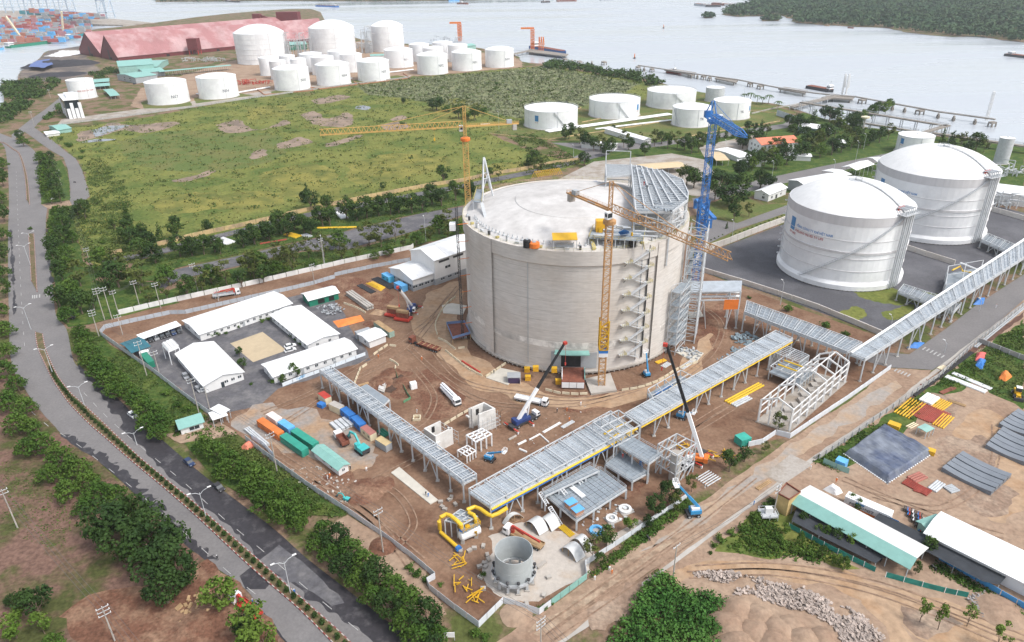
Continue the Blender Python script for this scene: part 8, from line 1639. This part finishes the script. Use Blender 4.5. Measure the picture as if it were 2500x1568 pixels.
for x,y,c,l,*z in((1418,990,'white','person in white bending on the track before the crane slab'),(1360,1008,'dark','person in dark clothes walking near the black boom'),(1384,1004,'orange','person in orange walking before the crane slab'),(1390,1028,'orange','second person in orange closer to the open frame'),(1018,1008,'white','person in white standing beside the open pit box'),(1030,880,'orange','person in orange standing near the rusty trailer'),(924,874,'orange','person in orange by the office yard barriers'),(1206,913,'dark','person in dark clothes at the kiosk slab edge'),(1488,1393,'white','person in a white helmet walking on the dirt road below the fence'),(1494,1402,'orange','person in salmon overalls walking beside the fence corner'),(1452,1417,'white','person in white crouching by the teal fence end'),(1721,1192,'white','person in white at the gap in the fence by the boom lift'),(2041,1178,'orange','person in orange riding across the dirt lot'),(1979,1146,'white','person in white near the low teal fence'),(1520,1118,'red','person in red on the lower grating deck',3.9),(1528,1118,'dark','person in dark trousers on the lower grating deck',3.9),(2431,752,'white','person in white riding on the paved road'),(532,1368,'dark','person standing on the road near the barrier line'),(618,1475,'blue','person in blue beside the red crane truck'),(806,1166,'orange','person in a yellow helmet by the trench near the cabin'),(800,1170,'white','person in pale clothes digging by the fence trench'),(856,1148,'dark','person at the corner of the teal roofed cabin'),(895,1150,'white','person bending over the red soil'),(1040,1210,'dark','person working on the long concrete strip'),(1046,1214,'blue','second person working on the long concrete strip'),(720,1451,'blue','person in blue on the median by the street lamp'),(1840,1233,'blue','person in blue beside the trench at the yellow house'),(1572,453,'red','person in red on the steel roof platform',58.9),(1580,462,'dark','person in dark clothes on the steel roof platform',58.9),(1168,556,'white','person in white at the rim of the concrete roof',48.4),(1590,560,'dark','person on the roof behind the orange cabin',48.8)):person(l,x,y,c,z[0]if z else.25)
def bike(label,p,rz,m,group=None):
    t=thing('motorbike',label,'motorbike',(p.x,p.y,.25),group,rz)
    for nm,me in BK:o=bpy.data.objects.new(nm,me if nm=='wheel' else me[m]);COL.objects.link(o);o.parent=t
_w=[MB().tube([(x,-.06,.3),(x,.06,.3)],.3,10).mesh('wheel')for x in(-.62,.62)];[w_.materials.append(M_black)for w_ in _w]
_bm=[];
for m in(M_dark,M_red,M_blue,M_white):
    me=MB().beam((-.7,0,.72),(.2,0,.62),.26,.16).beam((.2,0,.5),(.6,0,.95),.2,.2).beam((.5,-.32,1.02),(.5,.32,1.02),.06).obox((-.4,-.13,.3),(.8,0,0),(0,.26,0),(0,0,.3)).mesh('frame');me.materials.append(m);_bm.append(me)
BK=(('wheel',_w[0]),('wheel',_w[1]),('frame',_bm))
for j in range(5):
    for i in range(11):
        x,y=2206+i*4.2+j*9,1246+j*13-i*.4+i*2.2
        bike('%s motorbike in the %s rank parked beside the pale green hut'%(ordinal(i),ordinal(j)),G(x,y),.9+.2*rnd.random(),(0,0,2,1,0,3)[(i+j*2)%6],'motorbikes parked by the green hut')
for i,(x,y,l)in enumerate(((366,1048,'dark motorbike standing at the lane edge near the guard hut'),(434,1056,'motorbike parked on the gate drive'),(1583,1318,'dark motorbike heading along the dirt road'),(183,447,'lone motorbike on the loop road'),(2150,1372,'motorbike by the end of the green net fence'),(2278,1390,'motorbike under the shrub at the shed corner'))):bike(l,G(x,y),i,0)

truck('red crane truck reaching over the road at the earthwork',(628,1508),(578,1470),body='crane',L=10,m=M_red,name='crane_truck')
for a in(('white tubes stacked beneath the round trees by the far road',(826,520),(842,535),4,4,M_white,.7),('yellow tubes beside the white ones near the far road trees',(700,572),(730,580),5,4,M_ypipe,.5),('long yellow and white pipe laid along the far road kerb',(775,558),(870,556),2,2,M_ypipe,.4),('red tubes at the far road lay-by',(635,597),(700,586),1.5,2,M_red2,.4),('white tube heap at the west end of the far road trees',(535,585),(565,596),6,5,M_white,.6),('grey tubes among the far road trees',(742,574),(756,580),4,4,M_galv,.5),('yellow drum tubes behind the last round trees',(1008,486),(1022,490),4,3,M_ypipe,.8)):bundle(*a)
solo('white_crate',MB().box(tuple(G(1010,948)),(2.2,2.,2.4),.4),M_white,'single white crate on the open dirt beside the green net','crate')
P_=Gs([(925,952),(932,920),(958,908),(985,918),(978,945),(955,962)]);sheet('pit',P_,mat('pit_earth',(.075,.045,.032),.95,var=.3),.6,step=1,z=.236)
wp_=thing('pump_pit','pale concrete pit slab set in the excavation by the slender rack','pit slab',G(955,940));A_,B_,C_=G(903+.3*0+20,956),G(938,962),G(912+22,922);part('slab',MB().obox(A_,B_-A_,C_-A_,(0,0,.7)),M_conc,wp_);[part('cover',MB().obox(A_.lerp(C_,.1+i*.3)+V3((0,0,.71)),(B_-A_)*.8,(C_-A_)*.2,(0,0,.2)),M_dome,wp_)for i in range(3)]
mr=thing('open_manhole','square concrete manhole box beside the person in white','manhole',G(1018,1022));q=G(1018,1024)
for dx,dy,w1,w2 in((-1.1,0,.3,2.5),(1.1,0,.3,2.5),(0,-1.1,1.9,.3),(0,1.1,1.9,.3)):part('wall',MB().box((q.x+dx,q.y+dy,0),(w1,w2,1.)),M_cream,mr)
for i,(x,y,r2)in enumerate(((1456,1299,1.9),(1526,1247,1.8),(1493,1270,1.6))):q=G(x,y);t=thing('flange_ring',('blue wrapped round flange lying by the shells','white round flange farthest along the fence','white round flange between the other two')[i],'flange',q);part('ring',MB().lathe(q,[(r2,.3),(r2,.9),(r2*.6,1.),(r2*.6,.3),(r2,.3)],20),M_lblue if i==0 else M_whited,t);part('pallet',MB().box((q.x,q.y,0),(r2*2.1,r2*2.1,.29),.5),M_conc,t)
wt2=thing('tank_stand','white lattice stand with water tanks beside the broad hall','tank stand',G(415,880));P_=Gs([(405,876),(420,892),(445,880),(430,864)]);[part('leg',MB().beam(p,p+V3((0,0,5.5)),.2),M_white,wt2)for p in P_];part('deck',MB().poly(P_,5.5,5.7),M_white,wt2);[part('tank',MB().tube([P_[0].lerp(P_[3],f)+V3((0,0,6.4)),P_[1].lerp(P_[2],f)+V3((0,0,6.4))],.65,10),M_whited,wt2)for f in(.2,.5,.8)];part('railing',railing(MB(),[p+V3((0,0,5.7))for p in P_],1.,1.2,.07,True),M_white,wt2,stuff=True)

for a in(('white beams lying before the open frame of the main rack',(1326,1058),(1368,1034),1.2,2,M_whited,.2),('white beam pair farther along the same dirt',(1372,1046),(1400,1030),1.5,3,M_galv,.2),('bent white pipe leg laid on the dirt near the rack end',(1292,1076),(1318,1062),.6,1,M_whited,.3),('second white pipe leg crossing the first',(1318,1062),(1340,1082),.6,1,M_whited,.25),('short white pipe with a dark end by the small post frame',(1264,1088),(1284,1078),.8,1,M_whited,.4),('white pipe elbow pieces below the dark ended pipe',(1268,1098),(1286,1106),.8,1,M_whited,.35),('pale concrete beam by the mobile crane outrigger',(1242,1076),(1260,1066),1.1,1,M_conc,.4),('grey steel sections beside the pad right of the tank door',(1618,898),(1634,888),2.4,4,M_galv,.2),('grey steel sections next to the barriers on the right',(1662,902),(1690,884),2.4,4,M_galv,.2),('yellow steel frame pieces near the foot of the blue lift',(1602,888),(1624,880),2.,3,M_yellow,.25),('green hose drums under the slender rack',(928,1052),(945,1066),2.4,3,M_green,.5),('brown timber poles by the excavated pit',(868,946),(900,936),1.2,3,M_wood,.2),('rusty sheet piles in the field behind the long hut',(900,690),(925,702),2.,4,M_rust,.3),('grey channel sections against the workshop wall',(1056,686),(1100,676),2.4,4,M_galv,.25),('timber sleepers near the trench at the dirt lot corner',(1848,1196),(1880,1176),1.5,3,M_wood,.2),('long white pipe run lying beside the low white wall',(1712,1180),(1745,1160),5,6,M_galv,.2),('oxide red channels on the sand beyond the tarpaulin',(2230,1196),(2262,1206),2.,3,M_red2,.3),('brown steel sections between the nets and beams',(2296,962),(2330,948),1.5,4,M_rust,.25),('pale timber planks near the yellow stall',(2216,1046),(2236,1036),2.,3,M_cream,.2)):bundle(*a)
# ================================================================ THE RIVER: FAR WOODS, PORT, JETTIES, SHIPS, HAZE
ISL=[(1765,36),(1800,41),(1862,40),(1900,37),(1932,46),(1940,56),(2012,61),(2090,66),(2165,68),(2210,78),(2270,86),(2325,90),(2400,90),(2445,98),(2500,104),(2700,124),(2620,-16),(1960,-14),(1850,8),(1780,25)]
_p=[V3((q.x,q.y,0))for q in Gs(ISL,-1.6)];struct('far_island',sheet_mb(_p,-1.6,6,20),M_scrub)
M_far=leafmat('far_canopy',(.026,.064,.026),(.05,.088,.032),.012)
mass('far_forest',_p,6500,(3.2,12),15,M_far,51,9,-.6)
for k,P_ in enumerate(([(1858,48),(1880,44),(1902,46),(1900,51),(1862,52)],[(1718,42),(1738,40),(1740,44),(1720,45)])):q=Gs(P_,-1.5);struct('islet',sheet_mb(q,-1.5,2,8),M_scrub);mass('mangrove',q,40,(2.6,16),11,M_far,52+k,7,-.6)
q=Gs([(380,5),(620,2),(900,4),(1120,2),(1350,-2),(1350,-14),(380,-12)],-1.6);struct('far_shore',sheet_mb(q,-1.6),M_scrub);mass('far_forest',q,1500,(5,10),20,M_far,55,14,-.6)
PQ=[(-250,22),(60,28),(190,42),(290,48),(378,57),(300,62),(205,60),(213,72),(200,82),(110,97),(0,108),(-250,130)]
_q=Gs(PQ);mb=MB().poly(_q[::1],-3,.9)if False else sheet_mb(_q,.9);n=len(_q);mb.v+=[(x,y,-3)for x,y,z in mb.v];mb.f+=[(i,(i+1)%n,(i+1)%n+n,i+n)for i in range(n)];struct('port_quay',mb,M_pave)
PC=[mat('box_red',(.33,.09,.09),.7),mat('box_orange',(.42,.17,.12),.7),M_grey,M_grey,mat('box_pink',(.40,.20,.23),.7),M_lblue];ST=[MB()for _ in PC];rr=random.Random(4)
def boxrow(px,py,z,n,dx):p=G(px,py,z);[ST[rr.randrange(6)].box((p.x+i*dx,p.y+rr.uniform(-2,2),z),(12,rr.uniform(3,8),2.6*rr.randint(1,4)))for i in range(n)]
for y in range(46,106,3):
    for x in range(-20,int(215-max(0,y-70)*2.2),30):boxrow(x+rr.randint(0,14),y,.9,2,13)
for z in(8,14,20):[boxrow(x,30+(x-70)*.11,z,3,13)for x in range(80,225,12)]
for s_,m in zip(ST,PC):part('stacked_containers',s_,m).__setitem__('kind','stuff')
def hull(label,a,b,w,h,m,house=None,name='barge',hz=0.6,hm=None,deck=None,cat='boat'):
    A_,B_=G(*a,-2),G(*b,-2);d=(B_-A_);L=d.length;d.normalize();s=V3((-d.y,d.x,0));t=thing(name,label,cat,(A_+B_)/2);P_=[A_-s*w/2+d*.02*L,A_+d*0,A_+s*w/2+d*.02*L,B_+s*w/2-d*.1*L,B_,B_-s*w/2-d*.1*L];part('hull',MB().poly(P_,-2.3,-2+h),m,t);part('deck',MB().poly([p.lerp((A_+B_)/2,.06)for p in P_],-2+h+.01,-2+h+.3),deck or M_rust,t)
    if house is not None:
        f,hh=house;q=A_.lerp(B_,f);o=part('wheelhouse',MB().obox(q-d*L*.06-s*w*.35+V3((0,0,h-2+.31)),d*L*.12,s*w*.7,(0,0,hh)),hm or M_white,t);part('windows',MB().obox(q-d*L*.062-s*w*.36+V3((0,0,h-2+hh*.6)),d*L*.124,s*w*.72,(0,0,hh*.2)),M_glass,o);part('mast',MB().beam(q+V3((0,0,h+hh-2)),q+V3((0,0,h+hh*1.8-2)),.4),M_galv,t)
    return t
hull('container ship with a turquoise hull under the port cranes',(60,36),(248,47),32,12,mat('turquoise',(.03,.30,.36),.6),None,'container_ship',cat='ship')
for a in(('blue river ferry sailing in the middle of the far channel',(773,16),(828,18),12,4,M_blue,(.8,5),'ferry'),('dark barge at the top edge beyond the warehouse',(552,4),(586,6),10,4,M_dark,(.2,6)),('tug with a pale wheelhouse in the far channel',(1117,10),(1144,11),9,4,M_rust,(.4,6),'tug'),('pale blue boat behind the tug',(1095,4),(1122,3),9,4,M_lblue,(.5,5)),('dark barge midway along the far channel',(1322,7),(1343,6),10,4,M_dark,(.3,6)),('long rusty barge in the far channel',(1358,4),(1408,3),12,4,M_rust,(.1,7)),('low barge at the very top of the water',(1465,1),(1500,0),12,4,M_grey,None),('moored barge laden with boxes, first of the cluster by the island',(1698,13),(1722,16),12,5,M_grey,(.8,5)),('second barge of the cluster by the island',(1722,17),(1760,17),12,5,M_dark,(.2,6)),('third barge of the cluster by the island',(1740,11),(1778,15),12,5,M_rust,(.6,5)),('fourth barge of the cluster, nearest the island',(1768,15),(1795,15),12,5,M_grey,(.5,5)),('dark cargo barge entering at the right edge',(2455,136),(2540,146),11,3,M_dark,(.16,5)),('tiny wooden boat close to the island shore',(2014,63),(2024,64),4,2,M_wood,(.5,2),'rowing_boat'),('second tiny wooden boat along the island shore',(2070,69),(2084,70),4,2,M_rust,(.5,2),'rowing_boat'),
    ('long green barge moored at the container port',(18,118),(126,105),16,5,M_green,(.06,6)),('blue barge behind the green one at the port',(128,103),(165,97),14,5,M_blue,(.5,5)),('turquoise barge beside the warehouse end',(165,96),(206,86),12,5,MATS['turquoise'],(.1,5)),('blue barge cut by the left edge',(-30,126),(8,121),12,4,M_lblue,(.5,5)),('blue and red tanker moored at the red loading tower',(1298,119),(1382,134),13,5,mat('hull_blue',(.03,.10,.28),.6),(.1,8),'tanker'),('red workboat under the long jetty',(1628,177),(1664,180),8,3,M_red,(.5,5),'workboat'),('dark coaster moored by the white loading arms',(1972,215),(2034,226),9,3,M_dark,(.86,6),'coaster')):hull(*a)
for i,(x,y,l)in enumerate(((85,38,'first blue grey port crane at the container ship'),(122,38,'second blue grey port crane amid the container ship'),(170,40,'third blue grey port crane at the bow'),(262,46,'port crane standing alone at the end of the quay'),(34,32,'blue port crane at the left end of the quay'))):
    b=G(x,y);t=thing('port_crane',l,'crane',b,'ship to shore cranes');m=mat('port_crane_blue',(.42,.50,.58),.6)
    for dx in(-11,11):
        for dy in(-14,14):part('leg',MB().beam((b.x+dx+dy*.25,b.y+dy,.9),(b.x+dx*.9,b.y+dy,62),2.2),m,t)
        part('sill_beam',MB().beam((b.x+dx,b.y-14,16),(b.x+dx,b.y+14,16),2),m,t);part('brace',MB().beam((b.x+dx,b.y-14,16),(b.x+dx,b.y+14,45),1.2),m,t)
    for z in(16,45):part('portal_beam',MB().beam((b.x-11,b.y-14,z),(b.x+11,b.y-14,z),2.2),m,t)
    part('boom',MB().beam((b.x,b.y-30,60),(b.x,b.y+70,60),4),m,t)
for a,b_,l in(((57,100),(14,40),'pale leaning crane boom over the left containers'),((155,84),(150,28),'upright pale crane boom in front of the container ship')):p=G(*a);t=thing('harbour_crane',l,'crane',p);h=HT(p,b_[1]);q=G(b_[0],b_[1],h);part('boom',MB().beam(p,q,3),M_cream,t);part('base',MB().box(tuple(p),(8,8,7)),M_blue,t)
M_oldc=mat('weathered_concrete',(.235,.21,.185),.9,var=.25,scale=.2)
# jetties
JL=Gs([(1558,160),(1592,165),(1636,172),(1690,180),(1800,195),(1902,215),(1990,228),(2040,233),(2091,237),(2178,253),(2295,274),(2430,292)],2.5)
jt=thing('long_jetty','long narrow jetty with white pipes running parallel to the bank','jetty',JL[5])
for a,b in zip(JL,JL[1:]):part('walkway',MB().beam(a,b,2.4,.8),M_oldc,jt);part('pipe',MB().beam(a+V3((0,2,.6)),b+V3((0,2,.6)),.7),M_white,jt)
def pier(label,P_,name='mooring_dolphin',z=2.2):q=Gs(P_,z);t=thing(name,label,'pier',sum(q,V3())/len(q));part('deck',MB().poly(q,z-1.4,z),M_oldc,t);[part('pile',MB().beam((p.x,p.y,-3),(p.x,p.y,z-1.4),.9),M_oldc,t)for p in[p.lerp(sum(q,V3())/len(q),.15)for p in q]]
for i,(x,y,w)in enumerate(((1558,162,6),(1592,167,6),(1688,181,9),(1718,185,7),(1733,188,5),(1832,202,7),(1857,208,9),(2106,242,11),(2152,250,14),(2247,268,12),(2424,297,11),(2180,258,3),(2210,263,3),(2292,277,3),(2330,283,3),(2382,291,3),(1573,165,2),(1703,183,2),(1380,143,6),(1415,149,7),(1475,150,7),(1397,146,2),(1445,150,2))):pier('%s concrete mooring pier counted from the river end of the jetties'%ordinal(i),[(x-w,y),(x,y+2.5),(x+w,y+1),(x,y-1.5)])
pier('timber faced jetty platform above the red workboat',[(1622,170),(1690,182),(1700,177),(1640,168)],'jetty_platform');pier('jetty platform in the middle of the long jetty',[(1745,191),(1795,201),(1802,196),(1755,187)],'jetty_platform');pier('broad jetty platform where the coaster lies',[(1900,216),(1965,227),(1972,221),(1915,212)],'jetty_platform');pier('main jetty head carrying the white loading arms',[(2005,238),(2080,242),(2088,235),(2030,228)],'jetty_platform');pier('jetty head with the red loading tower',[(1285,126),(1380,137),(1388,132),(1300,120)],'jetty_platform')
for l,a,b,z,w in(('road trestle from the bank to the jetty head',(1935,262),(2045,234),2.3,6),('trestle from the tank farm to the red loading tower',(1248,134),(1300,122),2.3,7),('long conveyor trestle on legs in the river',(1955,250),(2312,308),7,4),('lower conveyor trestle on legs beside the bank',(2053,292),(2240,322),4,3),('pipe trestle along the bank to the right edge',(2275,325),(2520,360),5,5),('inclined conveyor gallery near the rear tanks',(2255,324),(2315,306),7,4)):
    A_,B_=G(*a,z),G(*b,z);t=thing('trestle',l,'trestle',(A_+B_)/2);part('deck',MB().beam(A_,B_,w,1.),M_oldc,t);d=(B_-A_);s=V3((-d.y,d.x,0)).normalized()*w*.45;n=max(3,int(d.length/12));[part('leg',MB().beam((q.x,q.y,-3),q,.6),M_galv,t)for i in range(n+1)for q in(A_.lerp(B_,i/n)+s,A_.lerp(B_,i/n)-s)];part('railing',railing(MB(),[A_+s+V3((0,0,.5)),B_+s+V3((0,0,.5))],1.4,6,.2),M_galv,t,stuff=True)
def tower(name,label,b,top,m,w,cat='tower',extra=None):p=G(*b);h=HT(p,top);t=thing(name,label,cat,p);part('frame',lattice(MB(),p,p+V3((0,0,h)),w,w,12,up=(0,1,0),chord=w*.2,brace=w*.1),m,t,stuff=True);part('cap',MB().box((p.x-(extra or 0)/2,p.y,h),(w+(extra or 0),w*.6,w*.5)),m,t)
tower('loading_tower','red loading tower with a short arm on the far jetty',(1300,122),71,M_orange,5,extra=16);tower('loading_tower','red tower beyond the green jetty house',(1123,100),58,M_orange,6,extra=14);tower('signal_mast','white lattice mast rising from the last jetty pier',(2408,294),226,M_whited,1.6)
for i,(x,y,tp_,m)in enumerate(((1316,123,90,M_orange),(1321,124,90,M_orange),(1326,124,90,M_orange),(2055,234,181,M_whited),(2064,235,181,M_whited))):p=G(x,y,2);h=HT(p,tp_);t=thing('marine_loader','%s loading arm from the tank farm end, standing on a jetty head'%ordinal(i),'loading arm',p);part('riser',MB().beam(p,p+V3((0,0,h-2)),1.3),m,t);part('arm',MB().beam(p+V3((1.8,0,h*.35)),p+V3((.6,0,h-2)),.9),m,t)
for i,(x,y)in enumerate(((1549,143),(1620,69))):p=G(x,y,-2);t=thing('buoy',('navigation buoy off the jetty tip','navigation buoy out in the open water')[i],'buoy',p);part('float',MB().lathe(p,[(2,0),(2,1.2),(.6,1.6)],10),M_dark,t);part('marker',MB().lathe(p,[(.8,1.5),(.5,6),(.9,6),(.01,7)],8),M_orange,t)
p=G(2104,330);t=thing('water_tower','slim mast with a round lamp head among the river trees','tower',p);h=HT(p,291);part('shaft',MB().tube([p,p+V3((0,0,h))],[1.,.7],8),M_conc,t);part('head',MB().lathe(p+V3((0,0,h)),[(1,0),(3.4,1),(3.4,2),(1,2.6),(.01,2.7)],12),M_cream,t)
# pipework beside the far tanks and domes
for l,x,y,w_,h_ in(('tangle of pipe steelwork between the first two domed tanks',742,140,30,36),('pipe steelwork tower left of the third domed tank',897,130,16,40),('pipe steelwork tower at the side of the first domed tank',700,150,14,42),('low pipe manifold behind the middle domed tank',890,118,40,9),('low red pipe manifold in front of the slim tanks',620,205,40,5),('low pipe manifold near the truck canopy',500,150,70,6),('pipe manifold on the jetty behind the east cluster',1090,102,60,9),('white process pipe modules at the right edge',2460,500,34,9),('pipe modules behind the farther domed tank',2440,425,30,7)):
    b=G(x,y);g=MB();r_=random.Random(x)
    for i in range(46):p=b+V3((r_.uniform(-w_/2,w_/2),r_.uniform(-8,8),0));z=r_.uniform(.2,1)*h_;e=p+V3((r_.choice((6,-6,0)),r_.choice((5,-5,0)),0));g.beam(p,p+V3((0,0,z)),.45);g.beam(p+V3((0,0,z)),e+V3((0,0,z)),.45)
    solo('pipe_manifold',g,M_red if 'red' in l else M_galv,l,'pipework').__setitem__('kind','stuff')
# the air
hz_=MB().add([(-6000,-420,-4),(6000,-420,-4),(6000,7000,-4),(-6000,7000,-4),(-6000,-420,150),(6000,-420,150),(6000,7000,150),(-6000,7000,150)],BOXF);M_hz=bpy.data.materials.new('haze');M_hz.use_nodes=True;_t=M_hz.node_tree;_t.nodes.remove(_t.nodes['Principled BSDF']);_v=_t.nodes.new('ShaderNodeVolumePrincipled');_v.inputs['Color'].default_value=(.9,.95,1,1);_v.inputs['Density'].default_value=0.000065;_v.inputs['Anisotropy'].default_value=.3;_t.links.new(_v.outputs[0],_t.nodes['Material Output'].inputs['Volume']);part('haze',hz_,M_hz)['kind']='stuff'
SC.cycles.volume_bounces=1;SC.cycles.volume_step_rate=10
